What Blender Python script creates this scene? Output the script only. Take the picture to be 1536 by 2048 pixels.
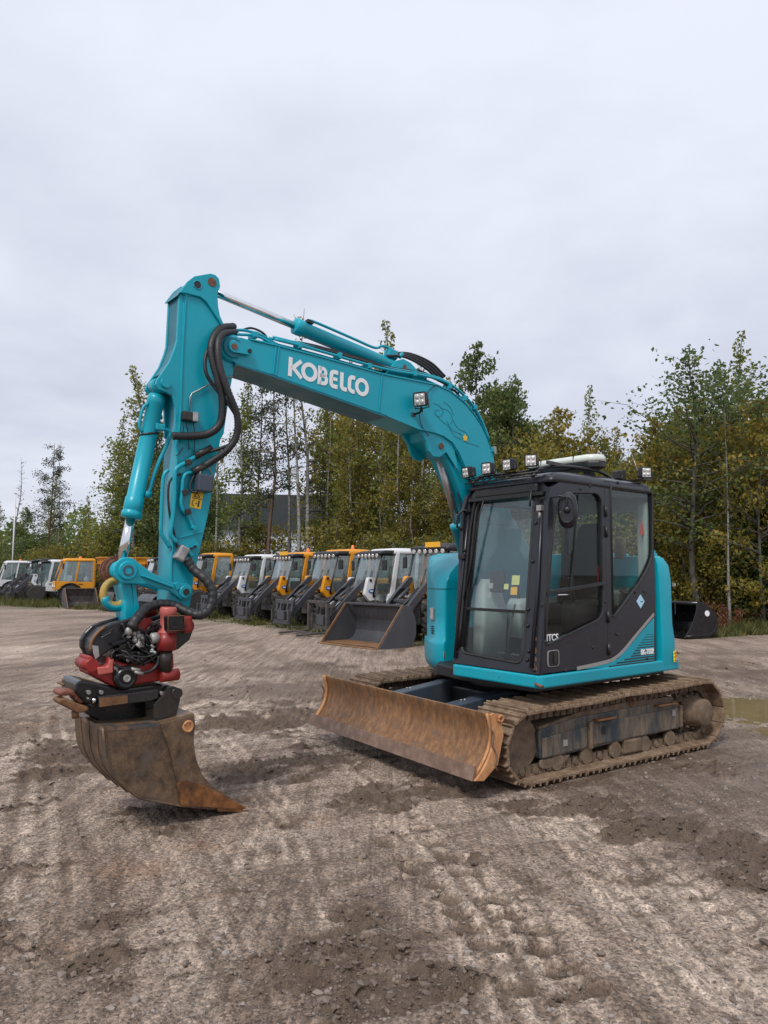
import bpy, bmesh, math, random
import numpy as np
from math import sin, cos, pi, radians, sqrt, atan2
from mathutils import Vector, Matrix

# ------------------------------------------------------------------ camera, sky, sun, exposure
scene = bpy.context.scene
for o in list(bpy.data.objects): bpy.data.objects.remove(o)
col = scene.collection
F, PITCH, ROLL, CH = 1473.0, .0832, .0035, 1.649
cd = bpy.data.cameras.new('camera'); cam = bpy.data.objects.new('camera', cd); col.objects.link(cam)
cam.location = (0, 0, CH)
cam.rotation_euler = (Matrix.Rotation(pi/2+PITCH, 3, 'X') @ Matrix.Rotation(ROLL, 3, 'Z')).to_euler()
cd.sensor_fit = 'VERTICAL'; cd.sensor_height = 36; cd.sensor_width = 27; cd.lens = F/2048*36
cd.clip_start = .05; cd.clip_end = 3000
scene.camera = cam

SUN_EL, SUN_AZ = radians(52), radians(205)      # azimuth clockwise from +Y: behind the camera, a little left
w = bpy.data.worlds.new('World'); scene.world = w; w.use_nodes = True
nt = w.node_tree; nt.nodes.clear()
def N(nt, t, **k):
    n = nt.nodes.new(t)
    for a, b in k.items():
        if a == 'inp':
            for i, x in b.items(): n.inputs[i].default_value = x
        else: setattr(n, a, b)
    return n
def sky_nodes():
    L = nt.links.new
    out = N(nt, 'ShaderNodeOutputWorld'); tc = N(nt, 'ShaderNodeTexCoord')
    sky = N(nt, 'ShaderNodeTexSky', sky_type='NISHITA', sun_disc=False, sun_elevation=SUN_EL, sun_rotation=SUN_AZ, altitude=50, dust_density=2.0)
    bg = N(nt, 'ShaderNodeBackground', inp={1: .1}); L(sky.outputs[0], bg.inputs[0])
    sep = N(nt, 'ShaderNodeSeparateXYZ'); L(tc.outputs['Generated'], sep.inputs[0])
    zc = N(nt, 'ShaderNodeMath', operation='MAXIMUM', inp={1: 0.0}); L(sep.outputs[2], zc.inputs[0])
    za = N(nt, 'ShaderNodeMath', operation='ADD', inp={1: .22}); L(zc.outputs[0], za.inputs[0])
    dv = N(nt, 'ShaderNodeVectorMath', operation='DIVIDE'); cmb = N(nt, 'ShaderNodeCombineXYZ', inp={2: 1.0})
    L(tc.outputs['Generated'], dv.inputs[0]); L(za.outputs[0], cmb.inputs[0]); L(za.outputs[0], cmb.inputs[1]); L(cmb.outputs[0], dv.inputs[1])
    n1 = N(nt, 'ShaderNodeTexNoise', inp={'Scale': .9, 'Detail': 6.0, 'Roughness': .5, 'Distortion': .5}); L(dv.outputs[0], n1.inputs[0])
    n2 = N(nt, 'ShaderNodeTexNoise', inp={'Scale': 3.4, 'Detail': 5.0, 'Roughness': .5}); L(dv.outputs[0], n2.inputs[0])
    mx = N(nt, 'ShaderNodeMix', data_type='FLOAT', inp={0: .32}); L(n1.outputs[0], mx.inputs[2]); L(n2.outputs[0], mx.inputs[3])
    rp = N(nt, 'ShaderNodeValToRGB'); L(mx.outputs[0], rp.inputs[0])
    e = rp.color_ramp.elements
    e[0].position = .34; e[0].color = (.335, .354, .418, 1); e[1].position = .62; e[1].color = (.460, .477, .536, 1)
    # an overcast sky brightens steadily from the horizon to the zenith
    mr = N(nt, 'ShaderNodeMapRange', inp={1: 0.0, 2: 1.0, 3: 1.02, 4: 1.22}); L(zc.outputs[0], mr.inputs[0])
    cb = N(nt, 'ShaderNodeBackground'); L(rp.outputs[0], cb.inputs[0]); L(mr.outputs[0], cb.inputs[1])
    ms = N(nt, 'ShaderNodeMixShader', inp={0: .94}); L(bg.outputs[0], ms.inputs[1]); L(cb.outputs[0], ms.inputs[2])
    L(ms.outputs[0], out.inputs[0])
sky_nodes()
sd = bpy.data.lights.new('sun', 'SUN'); sd.energy = 1.5; sd.angle = radians(14); sd.color = (1, .965, .91)
so = bpy.data.objects.new('sun', sd); col.objects.link(so)
sdir = Vector((sin(SUN_AZ)*cos(SUN_EL), cos(SUN_AZ)*cos(SUN_EL), sin(SUN_EL)))
so.rotation_euler = sdir.to_track_quat('Z', 'Y').to_euler(); so.location = sdir*60
vs = scene.view_settings; vs.view_transform = 'Standard'; vs.look = 'None'; vs.gamma = 1; vs.use_curve_mapping = False; vs.exposure = 0.75

# ------------------------------------------------------------------ photograph pixels -> places
OX, OY, YL, YU = 1.428, 7.506, .6015, .671      # excavator slew centre, yaw of undercarriage and of upper structure
def ray(px, py):
    X, Y = px-768, py-1024; cr, sr = cos(ROLL), sin(ROLL); X, Y = cr*X+sr*Y, -sr*X+cr*Y
    c, s = cos(PITCH), sin(PITCH); up = -Y/F
    return Vector((X/F, c-up*s, s+up*c))
def ground_at(px, py, z=0.0):
    d = ray(px, py); t = (z-CH)/d.z; return Vector((0, 0, CH))+d*t
def at_depth(px, py, depth):
    d = ray(px, py); return Vector((0, 0, CH))+d*(depth/d.y)
def frame(yaw): return Matrix(((-cos(yaw), -sin(yaw), 0), (sin(yaw), -cos(yaw), 0), (0, 0, 1)))
def on_plane(px, py, axis, val, yaw=YU):
    R = frame(yaw); o = R @ Vector((-OX, -OY, CH)); d = R @ ray(px, py)
    return o+d*((val-o[axis])/d[axis])
def V(px, py, v): return on_plane(px, py, 1, v)                 # point in the excavator's frame on the plane y = v
def UZ(pts, v): return [(p.x, p.z) for p in (V(a, b, v) for a, b in pts)]

# ------------------------------------------------------------------ mesh building
class MB:
    def __init__(s): s.v = []; s.f = []; s.sm = []; s.mi = []; s.cm = 0
    def add(s, vs_, fs, smooth=False):
        b = len(s.v); s.v.extend([tuple(p) for p in vs_])
        for f in fs:
            s.f.append(tuple(i+b for i in f)); s.sm.append(smooth); s.mi.append(s.cm)
        return s
    def box(s, c, d, rot=None):
        h = [x/2 for x in d]; P = [Vector((x*h[0], y*h[1], z*h[2])) for x in (-1, 1) for y in (-1, 1) for z in (-1, 1)]
        if rot is not None: P = [rot @ p for p in P]
        return s.add([p+Vector(c) for p in P], [(0,1,3,2),(4,6,7,5),(0,4,5,1),(2,3,7,6),(0,2,6,4),(1,5,7,3)])
    def bar(s, a, b, wd, ht, up=(0, 0, 1)):
        a, b = Vector(a), Vector(b); x = (b-a); l = x.length; x.normalize(); y = Vector(up).cross(x); y.normalize(); z = x.cross(y)
        return s.box((a+b)/2, (l, wd, ht), Matrix((x, y, z)).transposed())
    def prism(s, poly, lo, hi, ax=1):
        n = len(poly)
        def pt(p, t):
            return (p[0], t, p[1]) if ax == 1 else ((t, p[0], p[1]) if ax == 0 else (p[0], p[1], t))
        vv = [pt(p, lo) for p in poly]+[pt(p, hi) for p in poly]
        return s.add(vv, [tuple(range(n)), tuple(range(2*n-1, n-1, -1))]+[(i, i+n, (i+1) % n+n, (i+1) % n) for i in range(n)])
    def loft(s, rings, close=True, caps=True, smooth=True):
        n = len(rings[0]); vv = [p for r in rings for p in r]; fs = []
        for k in range(len(rings)-1):
            for i in range(n if close else n-1):
                j = (i+1) % n; fs.append((k*n+i, k*n+j, (k+1)*n+j, (k+1)*n+i))
        b = len(s.v); s.add(vv, fs, smooth)
        if caps and close:
            s.f.append(tuple(b+i for i in range(n))[::-1]); s.sm.append(False); s.mi.append(s.cm)
            s.f.append(tuple(b+(len(rings)-1)*n+i for i in range(n))); s.sm.append(False); s.mi.append(s.cm)
        return s
    def tube(s, pts, r, n=8, caps=True):
        P = [Vector(p) for p in pts]; rr = r if hasattr(r, '__len__') else [r]*len(P)
        rings = []; nrm = None
        for i, p in enumerate(P):
            t = (P[min(i+1, len(P)-1)]-P[max(i-1, 0)]).normalized()
            if nrm is None: nrm = t.orthogonal().normalized()
            else: nrm = (nrm-t*nrm.dot(t)); nrm = nrm.normalized() if nrm.length > 1e-6 else t.orthogonal().normalized()
            bi = t.cross(nrm)
            rings.append([p+(nrm*cos(2*pi*k/n)+bi*sin(2*pi*k/n))*rr[i] for k in range(n)])
        return s.loft(rings, True, caps, True)
    def cyl(s, a, b, r, n=20, r2=None):
        return s.tube([a, b], [r, r if r2 is None else r2], n)
    def lathe(s, a, axis, prof, n=24):
        a = Vector(a); ax = Vector(axis).normalized(); nr = ax.orthogonal().normalized(); bi = ax.cross(nr)
        rings = [[a+ax*t+(nr*cos(2*pi*k/n)+bi*sin(2*pi*k/n))*max(r, 1e-4) for k in range(n)] for t, r in prof]
        b = len(s.f); s.loft(rings, True, True, True)
        for k in range(len(prof)-1):
            if abs(prof[k+1][0]-prof[k][0]) < 1e-6:
                for i in range(n): s.sm[b+k*n+i] = False
        return s
    def ribbon(s, pts, wd, nrm, th=.002, closed=False):
        # flat stroke of constant width lying on a surface with normal nrm
        P = [Vector(p) for p in pts]; n_ = Vector(nrm).normalized(); m = len(P); A = []; B = []
        for i in range(m):
            p0 = P[(i-1) % m] if (closed or i > 0) else P[i]; p1 = P[(i+1) % m] if (closed or i < m-1) else P[i]
            d0 = (P[i]-p0); d1 = (p1-P[i])
            d0 = d0.normalized() if d0.length > 1e-9 else d1.normalized(); d1 = d1.normalized() if d1.length > 1e-9 else d0
            a0 = n_.cross(d0); a1 = n_.cross(d1); mm = (a0+a1).normalized(); k = 1/max(.45, mm.dot(a0))
            A.append(P[i]+mm*wd/2*k); B.append(P[i]-mm*wd/2*k)
        rings = [[A[i], B[i], B[i]+n_*th, A[i]+n_*th] for i in range(m)]
        if closed: rings.append(rings[0])
        return s.loft(rings, True, not closed, False)
    def build(s, name, mats, parent=None, bevel=0, seg=2, loc=None, rz=None, shadow=True):
        me = bpy.data.meshes.new(name); me.from_pydata(s.v, [], s.f); 
        if not isinstance(mats, (list, tuple)): mats = [mats]
        for m in mats: me.materials.append(m)
        me.polygons.foreach_set('use_smooth', s.sm)
        if len(mats) > 1: me.polygons.foreach_set('material_index', s.mi)
        bm = bmesh.new(); bm.from_mesh(me); bmesh.ops.recalc_face_normals(bm, faces=bm.faces); bm.to_mesh(me); bm.free()
        o = bpy.data.objects.new(name, me); col.objects.link(o)
        if parent is not None: o.parent = parent
        if loc is not None: o.location = loc
        if rz is not None: o.rotation_euler = (0, 0, rz)
        if bevel:
            b = o.modifiers.new('bevel', 'BEVEL'); b.width = bevel; b.segments = seg; b.limit_method = 'ANGLE'; b.angle_limit = radians(32); b.use_clamp_overlap = True
            b.harden_normals = False
        return o
def tag(o, label=None, cat=None, group=None, kind=None):
    if label: o['label'] = label
    if cat: o['category'] = cat
    if group: o['group'] = group
    if kind: o['kind'] = kind
    return o
def empty(name, loc=(0, 0, 0), rz=0, parent=None):
    o = bpy.data.objects.new(name, None); col.objects.link(o); o.location = loc; o.rotation_euler = (0, 0, rz); o.empty_display_size = .2
    if parent is not None: o.parent = parent
    return o
def copy_tree(o, parent=None):
    c = o.copy(); col.objects.link(c); c.parent = parent
    for ch in list(o.children): copy_tree(ch, c)
    return c
def spline(pts, n=6):
    P = [Vector(p) for p in pts]; out = []
    for i in range(len(P)-1):
        p0 = P[i-1] if i > 0 else P[i]*2-P[i+1]; p1, p2 = P[i], P[i+1]; p3 = P[i+2] if i+2 < len(P) else P[i+1]*2-P[i]
        for k in range(n):
            t = k/n; out.append(.5*((2*p1)+(p2-p0)*t+(2*p0-5*p1+4*p2-p3)*t*t+(3*p1-p0-3*p2+p3)*t**3))
    out.append(P[-1]); return out
def rpoly(pts, r, n=4):
    out = []; m = len(pts)
    for i in range(m):
        a, b, c = Vector(pts[i-1]), Vector(pts[i]), Vector(pts[(i+1) % m])
        rr = r[i] if hasattr(r, '__len__') else r
        if rr <= 0: out.append(tuple(b)); continue
        d0 = (a-b); d1 = (c-b); k0 = min(rr, d0.length*.48); k1 = min(rr, d1.length*.48)
        p0 = b+d0.normalized()*k0; p1 = b+d1.normalized()*k1
        for k in range(n+1):
            t = k/n; out.append(tuple(p0*(1-t)**2+b*2*t*(1-t)+p1*t*t))
    return out
def polar_pair(outer, inner):
    # points of two nested outlines on common rays, so that a ring can be stitched
    c = Vector((sum(p[0] for p in inner)/len(inner), sum(p[1] for p in inner)/len(inner)))
    angs = sorted(set(round(atan2(p[1]-c.y, p[0]-c.x), 5) for p in list(outer)+list(inner)))
    def hit(poly, a):
        d = Vector((cos(a), sin(a))); best = None; m = len(poly)
        for i in range(m):
            p = Vector(poly[i][:2])-c; q = Vector(poly[(i+1) % m][:2])-c; e = q-p; den = d.x*e.y-d.y*e.x
            if abs(den) < 1e-12: continue
            t = (p.x*e.y-p.y*e.x)/den; s_ = (p.x*d.y-p.y*d.x)/den
            if t > 0 and -1e-4 <= s_ <= 1+1e-4 and (best is None or t > best): best = t
        return c+d*best
    return [hit(outer, a) for a in angs], [hit(inner, a) for a in angs]
def ring_plate(mb, outer, inner, fn, lo, hi):
    A, B = polar_pair(outer, inner); n = len(A)
    vv = [fn(p, lo) for p in A]+[fn(p, lo) for p in B]+[fn(p, hi) for p in A]+[fn(p, hi) for p in B]; fs = []
    for i in range(n):
        j = (i+1) % n
        fs += [(i, j, n+j, n+i), (2*n+i, 3*n+i, 3*n+j, 2*n+j), (i, 2*n+i, 2*n+j, j), (n+i, n+j, 3*n+j, 3*n+i)]
    return mb.add(vv, fs)
def text_mesh(name, txt, size, mat, parent, origin, ex, ey, bold=0.0, th=.0015):
    cu = bpy.data.curves.new(name, 'FONT'); cu.body = txt; cu.size = size; cu.extrude = th; cu.offset = bold
    to = bpy.data.objects.new(name, cu); col.objects.link(to)
    dg = bpy.context.evaluated_depsgraph_get(); me = bpy.data.meshes.new_from_object(to.evaluated_get(dg))
    bpy.data.objects.remove(to)
    me.materials.clear(); me.materials.append(mat)
    o = bpy.data.objects.new(name, me); col.objects.link(o); o.parent = parent
    ex, ey = Vector(ex).normalized(), Vector(ey); ez = ex.cross(ey).normalized(); ey = ez.cross(ex)
    M = Matrix((ex, ey, ez)).transposed().to_4x4(); M.translation = Vector(origin); me.transform(M)
    return o
# ------------------------------------------------------------------ materials
def newmat(name):
    m = bpy.data.materials.new(name); m.use_nodes = True; nt = m.node_tree
    return m, nt, nt.nodes['Principled BSDF'], nt.links.new
def noise(nt, scale, detail=4, rough=.55, vec=None, dist=0.0):
    n = N(nt, 'ShaderNodeTexNoise', inp={'Scale': scale, 'Detail': detail, 'Roughness': rough, 'Distortion': dist})
    if vec is not None: nt.links.new(vec, n.inputs['Vector'])
    return n.outputs[0]
def objvec(nt, scale=(1, 1, 1)):
    tc = N(nt, 'ShaderNodeTexCoord'); mp = N(nt, 'ShaderNodeMapping', inp={'Scale': scale}); nt.links.new(tc.outputs['Object'], mp.inputs[0]); return mp.outputs[0]
def ramp(nt, fac, stops):
    r = N(nt, 'ShaderNodeValToRGB'); nt.links.new(fac, r.inputs[0]); e = r.color_ramp.elements
    while len(e) > 1: e.remove(e[-1])
    e[0].position = stops[0][0]; e[0].color = tuple(stops[0][1])+(1,) if len(stops[0][1]) == 3 else stops[0][1]
    for p, c in stops[1:]:
        x = e.new(p); x.color = tuple(c)+(1,)
    return r.outputs[0]
def mapr(nt, fac, a, b, c=0.0, d=1.0):
    m = N(nt, 'ShaderNodeMapRange', inp={1: a, 2: b, 3: c, 4: d}); nt.links.new(fac, m.inputs[0]); return m.outputs[0]
def mixc(nt, fac, a, b):
    m = N(nt, 'ShaderNodeMix', data_type='RGBA')
    for i, x in ((0, fac), (6, a), (7, b)):
        if hasattr(x, 'is_output'): nt.links.new(x, m.inputs[i])
        elif i == 0: m.inputs[0].default_value = x
        else: m.inputs[i].default_value = tuple(x)+(1,)
    return m.outputs[2]
def bump(nt, bs, h, strength=.3, dist=.01):
    b = N(nt, 'ShaderNodeBump', inp={'Strength': strength, 'Distance': dist}); nt.links.new(h, b.inputs['Height']); nt.links.new(b.outputs[0], bs.inputs['Normal'])
def mathn(nt, op, a, b):
    m = N(nt, 'ShaderNodeMath', operation=op)
    for i, x in ((0, a), (1, b)):
        if hasattr(x, 'is_output'): nt.links.new(x, m.inputs[i])
        else: m.inputs[i].default_value = x
    return m.outputs[0]
def paint(name, base, rough=.38, dirt=.25, dcol=(.16, .13, .10), chips=0.0, chipcol=(.05, .04, .035), coat=.25, wet=0.0, dscale=3.0):
    m, nt, bs, L = newmat(name); v = objvec(nt)
    c = mixc(nt, mapr(nt, noise(nt, 1.3, 3, .5, v), .35, .65), base, [x*.86 for x in base])
    v2 = objvec(nt, (1, 1, .28))
    dm = mapr(nt, noise(nt, dscale, 8, .68, v2), .50, .80, 0, dirt)
    c = mixc(nt, dm, c, dcol)
    fine = mapr(nt, noise(nt, 38, 4, .6, v), .52, .72, 0, dirt*.6); c = mixc(nt, fine, c, dcol)
    if chips:
        cm = mapr(nt, noise(nt, 22, 6, .7, v), .73-chips*.06, .75-chips*.06); c = mixc(nt, cm, c, chipcol)
    L(c, bs.inputs['Base Color'])
    r = mathn(nt, 'ADD', mapr(nt, noise(nt, 6, 5, .6, v), .3, .7, rough-.1, rough+.12), mathn(nt, 'MULTIPLY', dm, .5)); L(r, bs.inputs['Roughness'])
    bs.inputs['Coat Weight'].default_value = coat*.5; bs.inputs['Coat Roughness'].default_value = .18; bs.inputs['Specular IOR Level'].default_value = .38
    bump(nt, bs, noise(nt, 9, 4, .6, v), .10, .006)
    return m
def plain(name, base, rough=.5, metal=0.0, var=.15, scale=12, bmp=.15, spec=None):
    m, nt, bs, L = newmat(name); v = objvec(nt)
    c = mixc(nt, mapr(nt, noise(nt, scale, 5, .6, v), .3, .7), [x*(1-var) for x in base], [min(1, x*(1+var)) for x in base]); L(c, bs.inputs['Base Color'])
    L(mapr(nt, noise(nt, scale*1.7, 4, .6, v), .3, .7, rough-.08, rough+.08), bs.inputs['Roughness'])
    bs.inputs['Metallic'].default_value = metal
    if spec is not None: bs.inputs['Specular IOR Level'].default_value = spec
    if bmp: bump(nt, bs, noise(nt, scale*4, 4, .6, v), bmp, .004)
    return m
def rusty(name, stops, sc=(1, 1, 1), scale=5, rough=.62, bmp=.5, over=None):
    m, nt, bs, L = newmat(name); v = objvec(nt, sc); oi = N(nt, 'ShaderNodeObjectInfo'); va_ = N(nt, 'ShaderNodeVectorMath', operation='ADD'); L(v, va_.inputs[0]); L(mathn(nt, 'MULTIPLY', oi.outputs['Random'], 37.0), va_.inputs[1]); v = va_.outputs[0]
    n1 = noise(nt, scale, 9, .68, v, 0.0); n2 = noise(nt, scale*7, 6, .7, v)
    f = mathn(nt, 'ADD', mathn(nt, 'MULTIPLY', n1, .72), mathn(nt, 'MULTIPLY', n2, .28))
    c = ramp(nt, f, stops)
    if over: c = mixc(nt, mapr(nt, noise(nt, scale*.45, 6, .65, objvec(nt)), over[1], over[2]), c, over[0])
    L(c, bs.inputs['Base Color']); L(mapr(nt, n2, .3, .7, rough-.15, rough+.12), bs.inputs['Roughness'])
    bs.inputs['Metallic'].default_value = .15
    bump(nt, bs, f, bmp, .01); return m
def glass(name, tint, refl=1.0, dust_sheen=.05, dcol=(.5, .5, .46)):
    m = bpy.data.materials.new(name); m.use_nodes = True; nt = m.node_tree; nt.nodes.clear(); L = nt.links.new
    out = N(nt, 'ShaderNodeOutputMaterial'); tr = N(nt, 'ShaderNodeBsdfTransparent'); tr.inputs[0].default_value = tuple(tint)+(1,)
    gl = N(nt, 'ShaderNodeBsdfGlossy', inp={'Roughness': .015}); fr = N(nt, 'ShaderNodeFresnel'); ge = N(nt, 'ShaderNodeNewGeometry'); L(mapr(nt, ge.outputs['Backfacing'], 0, 1, 1.52, 1/1.52), fr.inputs[0])   # the same fresnel on both faces of a pane
    k = mathn(nt, 'MULTIPLY', fr.outputs[0], refl); k = mathn(nt, 'MINIMUM', k, 1.0)
    mx = N(nt, 'ShaderNodeMixShader'); L(k, mx.inputs[0]); L(tr.outputs[0], mx.inputs[1]); L(gl.outputs[0], mx.inputs[2])
    df = N(nt, 'ShaderNodeBsdfDiffuse'); df.inputs[0].default_value = tuple(dcol)+(1,)
    m2 = N(nt, 'ShaderNodeMixShader'); L(mapr(nt, noise(nt, 2.2, 7, .65, objvec(nt)), .35, .75, dust_sheen*.3, dust_sheen*1.8), m2.inputs[0]); L(mx.outputs[0], m2.inputs[1]); L(df.outputs[0], m2.inputs[2])  # diffuse film: dust, plus the sky sheen painted on the windshield
    L(m2.outputs[0], out.inputs[0]); return m
M = {}
TEAL = (.000, .345, .445)
M['teal'] = paint('teal_paint', TEAL, .36, .07, (.10, .16, .17), .25, (.02, .05, .06))
M['teal_worn'] = paint('teal_paint_worn', TEAL, .42, .20, (.12, .12, .10), 1.2, (.06, .045, .035))
M['teal_shade'] = paint('teal_shade_paint', (.003, .15, .21), .45, .25, (.08, .08, .075))  # same turquoise with shade put into its colour, for undersides and inset plates
M['cabgrey'] = paint('dark_grey_cab_paint', (.017, .018, .025), .33, .10, (.10, .10, .11), .30, (.10, .05, .03), .35)
M['black'] = plain('black_paint', (.012, .012, .013), .42, 0, .3)
M['oil'] = plain('oily_black_steel', (.010, .010, .011), .22, .1, .5, 9, .5)
M['plastic'] = plain('black_plastic', (.018, .018, .019), .5, 0, .2, 30)
M['rubber'] = plain('rubber', (.022, .021, .021), .62, 0, .3, 14, .3)
M['hose'] = plain('hose_rubber', (.017, .017, .018), .5, 0, .35, 25, .4)
M['tyre'] = plain('dusty_tyre', (.038, .035, .033), .8, 0, .35, 8, .4)
M['chrome'] = plain('chrome_rod', (.78, .78, .78), .12, 1, .06, 8, 0)
M['steel'] = plain('worn_steel', (.38, .37, .36), .38, .9, .3, 14)
M['zinc'] = plain('zinc_fitting', (.33, .32, .30), .5, .35, .3, 20)
M['pin'] = rusty('rusty_pin', [(.3, (.05, .03, .025)), (.5, (.15, .06, .035)), (.7, (.28, .13, .07))], scale=30)
M['blade'] = rusty('rusty_blade_steel', [(.34, (.110, .055, .026)), (.45, (.180, .088, .038)), (.53, (.250, .125, .053)), (.61, (.315, .172, .080)), (.74, (.43, .27, .145))], (1, 1, .30), 24, .62, .3, ((.125, .090, .066), .52, .70))
M['blade_edge'] = rusty('scraped_blade_steel', [(.3, (.10, .062, .046)), (.5, (.20, .125, .090)), (.7, (.33, .23, .175))], (1, 1, 1), 9, .5, .4)
M['ochre'] = rusty('bright_rust', [(.3, (.30, .12, .045)), (.5, (.50, .235, .095)), (.7, (.66, .40, .20))], (1, 1, .5), 12, .7, .5)
M['bucket'] = rusty('rusty_bucket_steel', [(.34, (.034, .025, .019)), (.44, (.075, .049, .032)), (.52, (.125, .076, .043)), (.60, (.165, .105, .064)), (.74, (.235, .165, .115))], (1, 1, .8), 13, .5, .35, ((.105, .086, .070), .48, .70))
M['bucket_tip'] = rusty('rusty_bucket_lip', [(.32, (.052, .025, .013)), (.45, (.125, .052, .018)), (.55, (.235, .094, .027)), (.68, (.31, .145, .052))], (1, 1, .8), 7, .5, .4)
M['bucket_top'] = rusty('worn_bucket_top', [(.32, (.032, .034, .042)), (.45, (.075, .07, .07)), (.53, (.17, .10, .055)), (.64, (.28, .165, .085)), (.78, (.33, .23, .14))], (1, 1, 1), 6, .5, .4)
M['mud'] = rusty('dried_mud', [(.3, (0.0713, 0.0471, 0.0310)), (.5, (0.1667, 0.1150, 0.0759)), (.7, (0.2702, 0.2012, 0.1403))], (1, 1, 1), 11, .85, .9)
M['mudtop'] = rusty('muddy_track_steel', [(.3, (0.0720, 0.0432, 0.0264)), (.45, (0.1620, 0.1032, 0.0624)), (.58, (0.2700, 0.1860, 0.1224)), (.75, (0.3720, 0.2820, 0.2040))], (1, 1, 1), 9, .75, .8)
M['mudblue'] = rusty('muddy_blue_grey_steel', [(.30, (.024, .034, .046)), (.44, (.042, .054, .064)), (.50, (.105, .088, .068)), (.60, (.20, .152, .108))], (1, 1, .22), 7, .6, .5)
M['bluegrey'] = paint('blue_grey_paint', (.055, .075, .105), .45, .4, (.11, .085, .06))
M['darkframe'] = plain('dark_greasy_frame', (.014, .014, .016), .5, 0, .4, 6)
M['red'] = paint('red_paint', (.28, .018, .014), .45, .6, (.10, .055, .045), .9, (.05, .03, .025))
M['pink'] = paint('faded_red_paint', (.50, .115, .095), .5, .3, (.20, .10, .085), .2)
M['tiltblack'] = paint('scraped_black_casting', (.022, .022, .025), .34, .35, (.11, .06, .035), .6, (.20, .19, .19))
M['sleeve'] = plain('dark_sleeve', (.035, .030, .026), .4, .3, .4)
M['rustred'] = rusty('rusty_red_hook', [(.3, (.08, .035, .025)), (.5, (.20, .07, .045)), (.7, (.30, .13, .08))], scale=14)
M['rust'] = rusty('brown_rust', [(.3, (.07, .035, .018)), (.5, (.18, .085, .035)), (.7, (.28, .15, .075))], scale=12)
M['white'] = plain('white_lettering', (.78, .79, .80), .4, 0, .03, 20, 0)
M['yellow'] = plain('yellow_decal', (.80, .48, .015), .45, 0, .06, 20, 0)
M['lime'] = plain('fluorescent_yellow', (.72, .85, .03), .4, 0, .04, 20, 0)
M['orange_mark'] = plain('orange_marking', (.75, .12, .02), .4, 0, .05, 20, 0)
M['hookyellow'] = paint('worn_yellow', (.50, .32, .06), .55, .9, (.06, .17, .18), 1.0, dscale=14.0)
M['skyblue'] = plain('pale_blue_sticker', (.42, .66, .82), .4, 0, .04, 20, 0)
M['silver'] = plain('silver_stripe', (.33, .31, .30), .4, .2, .08, 20, 0)
M['tealline'] = plain('dark_teal_print', (.000, .215, .285), .4, 0, .05, 20, 0)
M['redprint'] = plain('red_print', (.65, .03, .02), .4, 0, .05, 20, 0)
M['interior'] = plain('pale_grey_trim', (.33, .37, .345), .6, 0, .06, 8)
M['seat'] = plain('black_seat_cloth', (.014, .014, .015), .85, 0, .3, 40)
M['mat'] = plain('rubber_floor_mat', (.016, .016, .016), .8, 0, .5, 60, .6)
M['notice'] = plain('yellow_green_notice', (.62, .60, .20), .6, 0, .1, 20, 0)
M['windshield'] = glass('windshield_glass', (.94, .98, .985), 1.45, .014, (.28, .42, .46))  # bluish film colour paints a sky reflection into the pane
M['sideglass'] = glass('side_glass', (.92, .965, .95), .6, .006)
M['darkglass'] = glass('tinted_door_glass', (.82, .86, .84), .5, .004)
M['led'] = plain('led_reflector', (.70, .68, .63), .2, .4, .15, 60, 0)
M['lens'] = glass('lamp_lens', (.95, .95, .95), 1.0, .05)
M['barlens'] = plain('light_bar_lens', (.62, .66, .60), .18, 0, .12, 12, 0)
M['headlamp'] = plain('headlamp_glass', (.62, .60, .60), .15, .3, .25, 30, 0)
# loaders
M['orange'] = paint('orange_body_paint', (.70, .285, .012), .4, .14, (.22, .13, .06))
M['bodywhite'] = paint('white_body_paint', (.68, .69, .70), .4, .14, (.40, .37, .33))
M['armgrey'] = paint('dark_grey_arm', (.050, .052, .060), .45, .30, (.14, .115, .10), .5, (.16, .08, .04))
M['dirtysteel'] = rusty('dirty_steel', [(.3, (.025, .024, .024)), (.5, (.065, .060, .057)), (.62, (.13, .10, .08)), (.75, (.20, .12, .07))], scale=5)
M['bucketgrey'] = paint('grey_bucket_paint', (.058, .062, .072), .42, .35, (.12, .10, .085), .3, (.15, .08, .04))
M['bucketfloor'] = rusty('rusty_bucket_floor', [(.3, (.09, .045, .022)), (.5, (.21, .105, .045)), (.7, (.32, .18, .09))], scale=4)
M['blueoval'] = plain('blue_emblem', (.02, .10, .42), .35, 0, .05, 20, 0)
M['machineglass'] = glass('loader_glass', (.86, .92, .92), 2.6, .12, (.40, .52, .55))
M['plate'] = plain('yellow_plate', (.78, .40, .02), .5, 0, .08, 20, 0)
M['beacon'] = plain('orange_beacon', (.80, .16, .02), .25, 0, .08, 20, 0)
M['blackbucket'] = plain('glossy_black_bucket', (.009, .009, .011), .22, 0, .3, 5, .1)
M['concrete'] = plain('pale_concrete', (.36, .35, .29), .8, 0, .2, 6)
# building
M['wallwhite'] = paint('white_wall_sheet', (.60, .64, .70), .55, .2, (.35, .36, .36))
M['roofdark'] = plain('dark_roof_sheet', (.032, .038, .042), .6, 0, .15, 2)
M['hutgreen'] = plain('green_hut_paint', (.035, .050, .030), .7, 0, .2, 3)
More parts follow.
